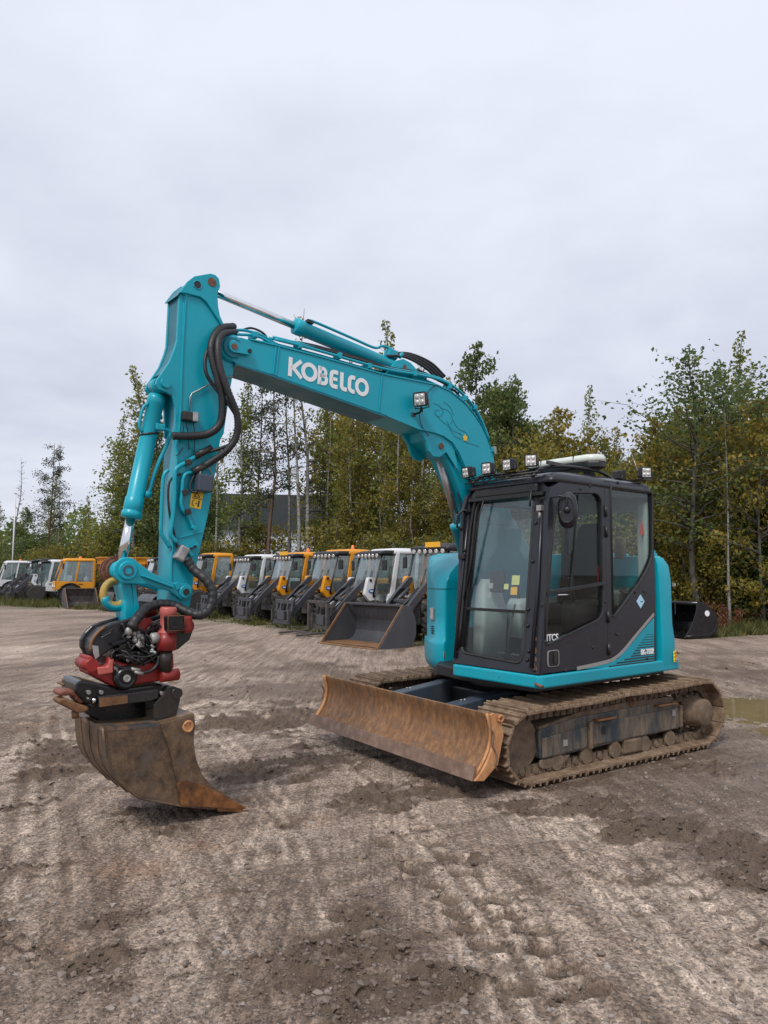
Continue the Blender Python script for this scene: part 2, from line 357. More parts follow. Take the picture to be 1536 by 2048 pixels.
# plants
def leafmat(name, cols, trans=.48):
    m = bpy.data.materials.new(name); m.use_nodes = True; nt = m.node_tree; nt.nodes.clear(); L = nt.links.new
    out = N(nt, 'ShaderNodeOutputMaterial'); at = N(nt, 'ShaderNodeAttribute', attribute_name='tone'); oi = N(nt, 'ShaderNodeObjectInfo')
    k = mathn(nt, 'ADD', mathn(nt, 'MULTIPLY', at.outputs['Fac'], .8), mathn(nt, 'MULTIPLY', oi.outputs['Random'], .2))
    c = ramp(nt, k, cols)
    d = N(nt, 'ShaderNodeBsdfPrincipled', inp={'Roughness': .5}); d.inputs['Specular IOR Level'].default_value = .35; t = N(nt, 'ShaderNodeBsdfTranslucent'); mx = N(nt, 'ShaderNodeMixShader', inp={0: trans})
    L(c, d.inputs['Base Color']); L(c, t.inputs[0]); L(d.outputs[0], mx.inputs[1]); L(t.outputs[0], mx.inputs[2]); L(mx.outputs[0], out.inputs[0]); return m
M['leaf_birch'] = leafmat('birch_leaves', [(0, (0.0953, 0.1310, 0.0272)), (.45, (0.2002, 0.2269, 0.0454)), (.8, (0.3335, 0.3024, 0.0546)), (1, (0.5334, 0.3696, 0.0606))])
M['leaf_olive'] = leafmat('turning_leaves', [(0, (0.0964, 0.1051, 0.0237)), (.4, (0.2191, 0.2009, 0.0390)), (.75, (0.3593, 0.2628, 0.0475)), (1, (0.5959, 0.3246, 0.0558))])
M['leaf_dark'] = leafmat('dark_leaves', [(0, (0.0621, 0.0934, 0.0290)), (.5, (0.1278, 0.1738, 0.0494)), (.85, (0.2100, 0.2415, 0.0611)), (1, (0.3103, 0.2737, 0.0653))])
M['leaf_pine'] = leafmat('pine_needles', [(0, (0.0233, 0.0396, 0.0205)), (.6, (0.0505, 0.0756, 0.0342)), (1, (0.0972, 0.1080, 0.0427))], .1)
M['leaf_yellow'] = leafmat('yellow_leaves', [(0, (.10, .10, .015)), (.5, (.26, .20, .02)), (1, (.45, .30, .03))])
M['grass'] = leafmat('grass_blades', [(0, (.045, .060, .014)), (.5, (.10, .115, .028)), (1, (.23, .19, .075))])
M['weedred'] = leafmat('red_brown_weed', [(0, (.10, .035, .02)), (.5, (.22, .075, .04)), (1, (.30, .17, .09))])
def bark(name, stops, sc):
    m, nt, bs, L = newmat(name); f = noise(nt, 3.0, 8, .7, objvec(nt, sc)); L(ramp(nt, f, stops), bs.inputs['Base Color']); bs.inputs['Roughness'].default_value = .85; bump(nt, bs, f, .5, .03); return m
M['bark_birch'] = bark('birch_bark', [(.38, (.03, .027, .025)), (.46, (.17, .16, .15)), (.56, (.31, .30, .285)), (.7, (.20, .19, .175))], (2, 2, 6))
M['bark_pine'] = bark('pine_bark', [(.3, (.035, .022, .016)), (.5, (.11, .062, .042)), (.7, (.17, .10, .07))], (5, 5, 1.5))
M['bark_grey'] = bark('grey_bark', [(.3, (.035, .032, .027)), (.5, (.085, .078, .066)), (.7, (.14, .13, .11))], (4, 4, 1.5))
# ------------------------------------------------------------------ ground
def vn(x, y, seed=0):
    xi = np.floor(x).astype(np.int64); yi = np.floor(y).astype(np.int64); fx = x-xi; fy = y-yi
    fx = fx*fx*(3-2*fx); fy = fy*fy*(3-2*fy)
    def h(a, b):
        n = (a*374761393+b*668265263+seed*1442695041) & 0xffffffff; n = ((n ^ (n >> 13))*1274126177) & 0xffffffff
        return ((n ^ (n >> 16)) & 0xffff)/65535.0
    return (h(xi, yi)*(1-fx)+h(xi+1, yi)*fx)*(1-fy)+(h(xi, yi+1)*(1-fx)+h(xi+1, yi+1)*fx)*fy
def fbm(x, y, f, o=4, seed=0, g=.5):
    s = 0; a = 1; t = 0
    for k in range(o): s = s+a*vn(x*f+17.3*k, y*f-9.1*k, seed+k); t += a; a *= g; f *= 2.03
    return s/t
def rotc(x, y, a): return x*cos(a)+y*sin(a), -x*sin(a)+y*cos(a)
def sm(x, a, b): t = np.clip((x-a)/(b-a), 0, 1); return t*t*(3-2*t)
# dark churned mud: centre and half extents in photograph pixels (ground contact gives the distance)
MUD = [(510, 1446, 120, 22, 1.0), (600, 1432, 110, 16, .9), (520, 1545, 110, 24, 1.0), (610, 1520, 90, 22, .8), (130, 1500, 110, 26, .95), (95, 1545, 90, 22, .8), (250, 1530, 90, 22, .8),
       (330, 1660, 70, 14, .55), (60, 1610, 70, 20, .5), (1330, 1655, 130, 30, 1.0), (1480, 1690, 110, 34, 1.0), (1180, 1610, 90, 22, .7), (1500, 1760, 70, 28, .6), (690, 1890, 110, 60, 1.0), (880, 1960, 130, 60, 1.0), (760, 1990, 160, 60, .9),
       (700, 1835, 80, 30, .9), (590, 1780, 80, 22, .6), (500, 1740, 60, 14, .4), (60, 1880, 110, 34, .65), (210, 1850, 60, 40, .6), (190, 1960, 100, 50, .7), (760, 1590, 130, 30, .75), (900, 1580, 130, 26, .8), (1010, 1600, 90, 26, .7),
       (250, 1620, 60, 18, .6), (1120, 1570, 160, 18, .6), (1380, 1530, 150, 22, .6), (560, 1650, 60, 10, .4), (450, 1390, 70, 10, .5), (300, 1360, 120, 10, .5), (80, 1330, 100, 9, .5), (640, 1330, 90, 9, .6), (580, 1400, 120, 10, .5), (1480, 1340, 120, 12, .55),
       (380, 1600, 120, 26, .5), (100, 1720, 90, 20, .45), (820, 1500, 150, 20, .7)]
OCH = [(300, 1740, 110, 30, .8), (110, 1900, 100, 30, .7), (640, 1640, 80, 14, .7), (430, 1690, 120, 22, .5), (60, 1450, 80, 16, .5), (900, 1990, 90, 30, .7), (60, 1550, 60, 12, .6), (1000, 1830, 70, 16, .3)]
DRY = [(60, 1500, 90, 40, .9), (560, 1700, 160, 30, .5), (480, 1480, 160, 30, .7), (1130, 1650, 110, 30, .8), (420, 1410, 60, 40, .9), (1250, 1800, 200, 60, .6), (1400, 1950, 140, 70, .8), (120, 1650, 120, 30, .6), (430, 1870, 160, 80, .6), (90, 1300, 150, 14, .8)]
def pxpatch(x, y, L):
    m = np.zeros_like(x)
    for a, b, hw, hh, s in L:
        c = ground_at(a, b); d1 = ground_at(a+hw, b).x-c.x; d2 = abs(ground_at(a, b-hh).y-ground_at(a, b+hh).y)/2
        m = np.maximum(m, s*np.exp(-(((x-c.x)/d1)**2+((y-c.y)/d2)**2)))
    return m
TREADS = [(768+a/2, 1550+b/2) for a, b in ((20, 285), (85, 340), (125, 385), (190, 435), (250, 492), (295, 550), (340, 610), (420, 680), (200, 275), (265, 330), (335, 388), (440, 498), (500, 560), (580, 622), (640, 695), (730, 775), (820, 850), (530, 845), (150, 215), (60, 235))]
RUTS = [([(300, 1312), (430, 1375), (560, 1440), (690, 1530), (790, 1620), (905, 1760), (1000, 1900), (1080, 2060)], .20, 1.0), ([(640, 1485), (760, 1580), (880, 1695), (985, 1800), (1130, 1980)], .16, .9), ([(1060, 1592), (1200, 1662), (1360, 1762), (1560, 1895)], .17, 1.0), ([(1000, 1605), (1130, 1692), (1290, 1812), (1480, 1985)], .17, .8),
        ([(100, 1370), (92, 1480), (75, 1600), (30, 1790)], .24, 1.0), ([(-20, 1302), (300, 1330), (620, 1346)], .30, .8), ([(-20, 1262), (250, 1280), (560, 1300)], .3, .7), ([(190, 1330), (330, 1400), (440, 1480), (540, 1590), (610, 1700), (660, 1850)], .16, .7), ([(-20, 1690), (160, 1640), (300, 1600)], .14, .5), ([(300, 2060), (420, 1900), (470, 1780), (480, 1700)], .18, .6)]
def rut_field(x, y):
    tot = np.zeros_like(x); gv = np.zeros_like(x); lugs = np.zeros_like(x)
    for pl, wd, s in RUTS:
        P = spline([ground_at(a, b) for a, b in pl], 4); best = np.full(x.shape, 1e9); sg = np.zeros_like(x); al = np.zeros_like(x); acc = 0
        for p, q in zip(P[:-1], P[1:]):
            ex_, ey_ = q.x-p.x, q.y-p.y; l = math.hypot(ex_, ey_); t = np.clip(((x-p.x)*ex_+(y-p.y)*ey_)/(l*l), 0, 1); dx, dy = x-p.x-t*ex_, y-p.y-t*ey_; d = np.hypot(dx, dy); m = d < best
            best = np.where(m, d, best); sg = np.where(m, np.sign(ex_*dy-ey_*dx), sg); al = np.where(m, acc+t*l, al); acc += l
        d = best*sg+.05*(vn(x*2.1, y*2.1, 33)-.5); e = s*np.exp(-(d/wd)**4)*(.55+.6*vn(al*1.7, np.zeros_like(al), 35)); tot = np.maximum(tot, e)
        gv += e*np.cos(d/wd*9.0+1.5*vn(al*3, d*0, 36)); lugs += e*np.cos(al/.17*2*pi+np.abs(d)/wd*2.2)*sm(vn(al*.8, d*0, 37), .35, .65)
    return tot, gv, lugs
PUD = [(4.95, 9.35, 1.05, .75), (4.9, 8.0, .9, .28)]
def ground_fields(x, y):
    r = np.hypot(x, y); near = 1-sm(r, 9, 22)
    mud = pxpatch(x, y, MUD)
    A, B = rotc(x, y, radians(25)); A = A+.25*(fbm(x, y, .5, 2, 8)-.5); B = B+.5*(fbm(x, y, .6, 2, 9)-.5)      # across and along the traffic of the yard
    wob = fbm(x, y, 3.2, 5, 11, .6); rdg = fbm(A*2.1, B*8.5, 1, 4, 13, .6)
    m0 = mud
    mud = sm(m0*1.30+(wob-.5)*1.2+(rdg-.5)*1.9, .42, .76)
    rut, rgv, rlug = rut_field(x, y)
    mud = np.maximum(mud, .55*sm(rdg+.55*(fbm(x, y, .9, 3, 15)-.5), .66, .80)*(1-sm(r, 9, 14)))
    # broad patches further off and around the view
    mud = np.maximum(mud, sm(fbm(x, y*1.7, .45, 5, 21, .6), .56, .70)*.55*sm(r, 6, 9))
    dry = np.clip(pxpatch(x, y, DRY)*1.1+(fbm(x, y, 1.1, 4, 5)-.5)*.5, 0, 1)*(1-mud*.8)
    dry = np.clip(dry+rut*(.12+.58*np.clip(rgv, 0, 1))*(1-mud*.7), 0, 1); mud = np.maximum(mud, sm(-rlug*.9+(wob-.5)*.8, .45, .85)*.6*np.clip(rut*1.3, 0, 1))
    och = sm(pxpatch(x, y, OCH)+(fbm(x, y, 4, 4, 31, .6)-.5)*1.1, .3, .8)
    # wheel streaks along the traffic, lanes of lighter and darker ground
    s1 = fbm(A*8, B*.45, 1, 4, 41, .62); lane = fbm(A*1.1, B*.10, 1, 3, 51, .55); lg = fbm(A*1.8, B*7.5, 1, 4, 57, .6); z4 = sm(fbm(x, y, .6, 3, 63), .46, .60)
    st = .55*s1+.45*lane; st = st*(1-.6*z4)+lg*.6*z4
    h = (fbm(x, y, .16, 3, 3)-.5)*.10*sm(r, 12, 40)+(fbm(x, y, .7, 3, 4)-.5)*.030
    rdd = 1-np.abs(2*fbm(A*13, B*.35, 1, 2, 43)-1)
    h += ((s1-.5)*.026-sm(rdd, .86, 1.0)*.008*(1-z4)+(lg-.5)*.05*z4)*near*(1-.5*mud)
    h += near*(-.012*rut+.006*rgv*(rut > .02)+.005*rlug)
    lug = rdg-.5
    cl = fbm(x, y, 13, 4, 81, .62); cl2 = fbm(x, y, 30, 3, 83, .6); ck = sm(cl, .44, .72)
    h += mud*near*(ck*.045+(cl2-.5)*.030-.020+lug*.07)
    st = np.clip(st-.04*rut-.15*rgv+.16*sm(rdd, .86, 1.0)*(1-z4)*near, 0, 1)
    h += near*((fbm(x, y, 24, 3, 91, .6)-.5)*.009+(fbm(x, y, 6.5, 4, 92, .6)-.5)*.014)
    tr = np.zeros_like(x)
    for px_, py_ in TREADS:
        c = ground_at(px_, py_); u, v = rotc(x-c.x, y-c.y, radians(-8))
        d = np.sqrt((u/.092)**2+(v/.058)**2)+(fbm(x, y, 18, 2, 95)-.5)*.5
        t = 1-sm(d, .75, 1.1); tr = np.maximum(tr, t); h += -t*.030+np.exp(-((d-1.28)/.24)**2)*.007
    mud = np.maximum(mud, tr*.92)
    for cx, cy, rx, ry in PUD:
        d = ((x-cx)/rx)**2+((y-cy)/ry)**2
        h -= .075*np.exp(-d*1.1)
    wet = np.clip(1.15*np.exp(-(((x-3.4)/2.2)**2+((y-6.6)/2.2)**2))+mud*.6+(fbm(x, y, 1.6, 4, 97)-.5)*.9, 0, 1)
    # level under the machine so that it stands on the ground
    u, v = rotc(x-OX, y-OY, YL); lev = 1-sm(np.maximum(np.abs(u)/1.45, np.abs(v)/1.35), .92, 1.15)
    h = h*(1-lev)+lev*(-.004+(cl-.5)*.012)
    grassy = sm(grass_where(x, y)+(fbm(x, y, .8, 4, 99)-.5)*.9, .35, .75)
    return h, mud, dry, och, wet, grassy, st
ROW0, ROW1 = Vector((3.6, 16.6)), Vector((-22.0, 47.0))
def grass_where(x, y):
    d = (ROW1-ROW0).normalized(); n = Vector((d.y, -d.x))      # n points away from the camera side
    if n.y < 0: n = -n
    s = (x-ROW0.x)*n.x+(y-ROW0.y)*n.y
    g = sm(s, -2.6, -.8)
    g = np.maximum(g, sm(-(x+13), 0, 4)*sm(s, -5.2, -3.8))
    right = sm(x, 2.5, 4.0); g = g*(1-right)+right*sm(y-(21.0-.1*(x-8)), -.6, 1.2)
    return np.where(y > 12, g, 0)
def gz(x, y):
    return float(ground_fields(np.array([x], float), np.array([y], float))[0][0])
def build_ground():
    def axis(lo, hi, fine, out_lo, out_hi, gr=1.13):
        a = list(np.arange(lo, hi+1e-6, fine)); s = fine; p = hi
        while p < out_hi: s *= gr; p += s; a.append(p)
        s = fine; p = lo; b = []
        while p > out_lo: s *= gr; p -= s; b.append(p)
        return np.array(b[::-1]+a)
    xs = axis(-3.4, 4.6, .0165, -900, 900, 1.10); ys = axis(2.2, 8.2, .0165, -60, 1800, 1.075)
    X, Y = np.meshgrid(xs, ys); nx, ny = len(xs), len(ys)
    h, mud, dry, och, wet, gr, st = ground_fields(X, Y)
    vv = np.stack([X, Y, h], -1).reshape(-1, 3)
    i = np.arange(nx*ny).reshape(ny, nx); q = np.stack([i[:-1, :-1], i[:-1, 1:], i[1:, 1:], i[1:, :-1]], -1).reshape(-1, 4)
    me = bpy.data.meshes.new('ground'); me.vertices.add(len(vv)); me.vertices.foreach_set('co', vv.ravel())
    me.loops.add(q.size); me.loops.foreach_set('vertex_index', q.ravel().astype(np.int32)); me.polygons.add(len(q)); me.polygons.foreach_set('loop_start', np.arange(0, q.size, 4, dtype=np.int32))
    me.polygons.foreach_set('use_smooth', np.ones(len(q), bool)); me.update(calc_edges=True)
    for nm, (a, b, c) in {'mask_a': (mud, dry, och), 'mask_b': (wet, gr, st)}.items():
        at = me.color_attributes.new(nm, 'FLOAT_COLOR', 'POINT'); at.data.foreach_set('color', np.stack([a, b, c, np.ones_like(a)], -1).astype(np.float32).ravel())
    m, nt, bs, L = newmat('yard_gravel'); v = objvec(nt)
    aa = N(nt, 'ShaderNodeAttribute', attribute_name='mask_a'); ab = N(nt, 'ShaderNodeAttribute', attribute_name='mask_b')
    sa = N(nt, 'ShaderNodeSeparateColor'); sb = N(nt, 'ShaderNodeSeparateColor'); L(aa.outputs[0], sa.inputs[0]); L(ab.outputs[0], sb.inputs[0])
    n1 = noise(nt, 2.6, 8, .62, v); n2 = noise(nt, 34, 6, .7, v); n3 = noise(nt, 150, 3, .6, v)
    vo = N(nt, 'ShaderNodeTexVoronoi', inp={'Scale': 75.0}); L(v, vo.inputs['Vector'])
    vo2 = N(nt, 'ShaderNodeTexVoronoi', inp={'Scale': 28.0}); L(v, vo2.inputs['Vector'])
    c = ramp(nt, n1, [(.33, (.245, .182, .138)), (.5, (.290, .218, .168)), (.66, (.330, .254, .200))])
    c = mixc(nt, mathn(nt, 'MULTIPLY', sa.outputs[1], .80), c, (.50, .400, .318))
    c = mixc(nt, mapr(nt, sb.outputs[2], .43, .66, 0, .78), c, (.125, .086, .061))
    c = mixc(nt, mathn(nt, 'MULTIPLY', sa.outputs[2], .42), c, (.25, .145, .085))
    # fine scratches left by tyres, along the traffic of the yard
    mp = N(nt, 'ShaderNodeMapping', inp={'Rotation': (0, 0, radians(-25)), 'Scale': (34.0, 1.1, 1.0)}); L(v, mp.inputs[0]); 
    sn = noise(nt, 1.0, 5, .62, mp.outputs[0], .35); mp2 = N(nt, 'ShaderNodeMapping', inp={'Rotation': (0, 0, radians(-31)), 'Scale': (11.0, .5, 1.0)}); L(v, mp2.inputs[0]); sn2 = noise(nt, 1.0, 4, .6, mp2.outputs[0], .4)
    sk_ = mathn(nt, 'MULTIPLY', mapr(nt, sn, .32, .68, .78, 1.22), mapr(nt, sn2, .34, .66, .76, 1.24)); sv_ = N(nt, 'ShaderNodeVectorMath', operation='SCALE'); L(c, sv_.inputs[0]); L(sk_, sv_.inputs['Scale']); c = sv_.outputs[0]
    # pebbles and grit of differing tone
    hs = N(nt, 'ShaderNodeSeparateColor'); L(vo.outputs['Color'], hs.inputs[0]); hs2 = N(nt, 'ShaderNodeSeparateColor'); L(vo2.outputs['Color'], hs2.inputs[0])
    n4 = noise(nt, 11, 5, .65, v); grit = mapr(nt, hs.outputs[0], 0, 1, .50, 1.50); g2 = mapr(nt, n2, .25, .75, .60, 1.40); g3 = mapr(nt, n3, .25, .75, .62, 1.38); g4 = mapr(nt, n4, .3, .7, .84, 1.16)
    k = mathn(nt, 'MULTIPLY', mathn(nt, 'MULTIPLY', mathn(nt, 'MULTIPLY', grit, g2), g3), g4)
    peb = mathn(nt, 'MULTIPLY', mapr(nt, vo2.outputs['Distance'], .28, .20), mapr(nt, hs2.outputs[1], .78, .80)); 
    hv = N(nt, 'ShaderNodeVectorMath', operation='SCALE'); L(c, hv.inputs[0]); L(k, hv.inputs['Scale']); c = hv.outputs[0]
    c = mixc(nt, mathn(nt, 'MULTIPLY', peb, .55), c, (.36, .33, .30))
    mudc = ramp(nt, noise(nt, 9, 7, .65, v), [(.3, (.054, .033, .019)), (.52, (.108, .069, .042)), (.72, (.19, .13, .086))])
    mk = mathn(nt, 'MULTIPLY', sa.outputs[0], mapr(nt, n2, .25, .6, .62, 1.0)); c = mixc(nt, mk, c, mudc)
    wetm = mathn(nt, 'MULTIPLY', sb.outputs[0], .52); c = mixc(nt, wetm, c, (.100, .070, .050))
    grc = ramp(nt, noise(nt, 3, 6, .65, v), [(.3, (.050, .050, .022)), (.5, (.085, .082, .035)), (.7, (.15, .125, .07))]); c = mixc(nt, mathn(nt, 'MULTIPLY', sb.outputs[1], .85), c, grc)
    L(c, bs.inputs['Base Color'])
    rg = mathn(nt, 'SUBTRACT', .86, mathn(nt, 'MULTIPLY', sb.outputs[0], mapr(nt, n2, .3, .7, .50, .30))); L(rg, bs.inputs['Roughness']); bs.inputs['Specular IOR Level'].default_value = .42
    hb = mathn(nt, 'ADD', mathn(nt, 'MULTIPLY', n2, .55), mathn(nt, 'MULTIPLY', mapr(nt, vo.outputs['Distance'], 0, .6, .5, 0), .5)); hb = mathn(nt, 'ADD', hb, mathn(nt, 'MULTIPLY', n3, .25))
    hb = mathn(nt, 'ADD', hb, mathn(nt, 'MULTIPLY', peb, .3))
    hb = mathn(nt, 'ADD', hb, mathn(nt, 'MULTIPLY', n4, .45))
    hb = mathn(nt, 'ADD', hb, mathn(nt, 'MULTIPLY', sn, .6))
    bump(nt, bs, hb, 1.0, .018)
    me.materials.append(m); o = bpy.data.objects.new('ground', me); col.objects.link(o); tag(o, kind='structure'); return o
build_ground()
def build_water():
    m, nt, bs, L = newmat('muddy_water'); v = objvec(nt)
    L(ramp(nt, noise(nt, 3, 4, .5, v), [(.35, (.185, .140, .070)), (.65, (.225, .172, .090))]), bs.inputs['Base Color']); bs.inputs['Roughness'].default_value = .03; bs.inputs['IOR'].default_value = 1.33
    bump(nt, bs, noise(nt, 14, 3, .5, v), .06, .01)
    for k, (cx, cy, rx, ry) in enumerate(PUD):
        n = 48; P = [(cx+rx*1.5*cos(2*pi*i/n), cy+ry*1.5*sin(2*pi*i/n)) for i in range(n)]
        mb = MB(); mb.add([(a, b, -.026-.004*k) for a, b in P], [tuple(range(n))]); tag(mb.build('puddle', m), kind='structure')
build_water()
def build_gravel():
    rs = np.random.RandomState(5)
    ico = bmesh.new(); bmesh.ops.create_icosphere(ico, subdivisions=1, radius=1); iv = np.array([v.co[:] for v in ico.verts]); jf = np.array([[v.index for v in f.verts] for f in ico.faces]); ico.free()
    n = 26000
    py = 1290+(2048-1290)*rs.rand(n)**.8; px = -40+1620*rs.rand(n)
    P = np.array([ground_at(a, b)[:] for a, b in zip(px, py)]); x, y = P[:, 0], P[:, 1]
    f = ground_fields(x, y); dens = .12+.7*f[1]+.5*(x > 2.0)*(y > 5)+1.0*(y > 9)*(x > 1.5)
    keep = rs.rand(n) < dens*.8; x, y, hh, md = x[keep], y[keep], f[0][keep], f[1][keep]; n = len(x)
    sz = np.clip(np.exp(rs.randn(n)*.5)*.0062, .0025, .022)*(1+np.clip((y-6)/9, 0, 1.2))
    lump = (rs.rand(n) < .05) & (md > .55) & (y < 9); sz = np.where(lump, .008+.013*rs.rand(n)**2, sz)
    V_ = np.empty((n, len(iv), 3)); s3 = np.stack([sz*(.8+.6*rs.rand(n)), sz*(.7+.5*rs.rand(n)), sz*(.45+.4*rs.rand(n))], -1)
    a = rs.rand(n)*6.28; ca, sa = np.cos(a), np.sin(a); jit = 1+(rs.rand(n, len(iv), 1)-.5)*.9
    L0 = iv[None]*jit*s3[:, None, :]
    V_[:, :, 0] = L0[:, :, 0]*ca[:, None]-L0[:, :, 1]*sa[:, None]+x[:, None]; V_[:, :, 1] = L0[:, :, 0]*sa[:, None]+L0[:, :, 1]*ca[:, None]+y[:, None]; V_[:, :, 2] = L0[:, :, 2]+(hh+sz*.18)[:, None]
    fc = (jf[None]+np.arange(n)[:, None, None]*len(iv)).reshape(-1, 3)
    me = bpy.data.meshes.new('gravel'); me.from_pydata(V_.reshape(-1, 3).tolist(), [], fc.tolist())
    at = me.attributes.new('tone', 'FLOAT', 'FACE'); tone = np.where(lump, rs.rand(n)*.35, np.clip(rs.rand(n)*.75+.25-md*.5, 0, 1)); at.data.foreach_set('value', np.repeat(tone, len(jf)).astype(np.float32))
    m, nt, bs, L = newmat('loose_stones'); an = N(nt, 'ShaderNodeAttribute', attribute_name='tone')
    c = ramp(nt, an.outputs['Fac'], [(0, (.080, .055, .038)), (.35, (.15, .112, .088)), (.7, (.22, .178, .148)), (1, (.30, .26, .235))]); L(c, bs.inputs['Base Color']); bs.inputs['Roughness'].default_value = .7; bump(nt, bs, noise(nt, 120, 3, .6, objvec(nt)), .5, .003)
    me.materials.append(m); o = bpy.data.objects.new('gravel', me); col.objects.link(o); tag(o, 'loose grey stones and mud clods scattered over the yard', 'gravel', kind='stuff')
build_gravel()
# ------------------------------------------------------------------ the excavator
EX = empty('excavator', (OX, OY, 0), YU+pi)
tag(EX, 'turquoise crawler excavator with dark grey cab, dozer blade and tilting bucket on the muddy yard', 'excavator')
DL = YL-YU          # the undercarriage is slewed a little against the upper structure
V0 = -.04
def cen(p): return Vector((p.x, V0, p.z))

# ---- tracks
IDL, SPR = (1.17, .305), (-1.16, .335); RI, RS = .265, .285
def track_path():
    # belt line around idler (front) and sprocket (rear), as (u, z, angle of the outward normal)
    pts = []; n = 24
    for k in range(n+1):                       # front curve, from bottom to top
        a = -pi/2+pi*k/n; pts.append((IDL[0]+RI*cos(a), IDL[1]+RI*sin(a)))
    for k in range(1, 14):                     # top run sags a little between its carriers
        t = k/14; u = IDL[0]*(1-t)+SPR[0]*t; z = (IDL[1]+RI)*(1-t)+(SPR[1]+RS)*t; pts.append((u, z-.018*sin(pi*t)*abs(sin(2*pi*t))+.012*sin(pi*t)))
    for k in range(n+1):
        a = pi/2+pi*k/n; pts.append((SPR[0]+RS*cos(a), SPR[1]+RS*sin(a)))
    for k in range(1, 10):
        t = k/10; pts.append((SPR[0]*(1-t)+IDL[0]*t, (SPR[1]-RS)*(1-t)+(IDL[1]-RI)*t))
    return pts
TP = track_path()
seg = [0]
for i in range(len(TP)):
    a, b = TP[i], TP[(i+1) % len(TP)]; seg.append(seg[-1]+math.hypot(b[0]-a[0], b[1]-a[1]))
def on_track(s):
    s %= seg[-1]
    for i in range(len(TP)):
        if seg[i+1] >= s:
            t = (s-seg[i])/(seg[i+1]-seg[i]); a, b = TP[i], TP[(i+1) % len(TP)]; d = Vector((b[0]-a[0], b[1]-a[1])).normalized()
            return a[0]+(b[0]-a[0])*t, a[1]+(b[1]-a[1])*t, d
NSH = 41; PITCHT = seg[-1]/NSH; SW = .476; HWT = 1.232
def shoe_mesh():
    mb = MB(); L = PITCHT*.5
    # curved plate with three grousers across, its outside is local +z, its run local +x
    prof = [(-L*1.02, .0), (-L*.99, .040), (-L*.80, .042), (-L*.74, .013), (-.012, .012), (-.009, .034), (.009, .034), (.012, .012), (L*.74, .010), (L*.79, .031), (L*.96, .029), (L*1.0, -.004), (L*.9, -.014), (-L*.9, -.014)]
    mb.prism(prof, -SW/2, SW/2)
    for x in (-.03, .03):
        for y in (-.10, .10): mb.cyl((x, y, .010), (x, y, .026), .012, 6)
        for y in (-.10, .10): mb.cyl((x, y, -.030), (x, y, -.012), .013, 6)
    return mb
first_shoe = None
rnd = random.Random(3)
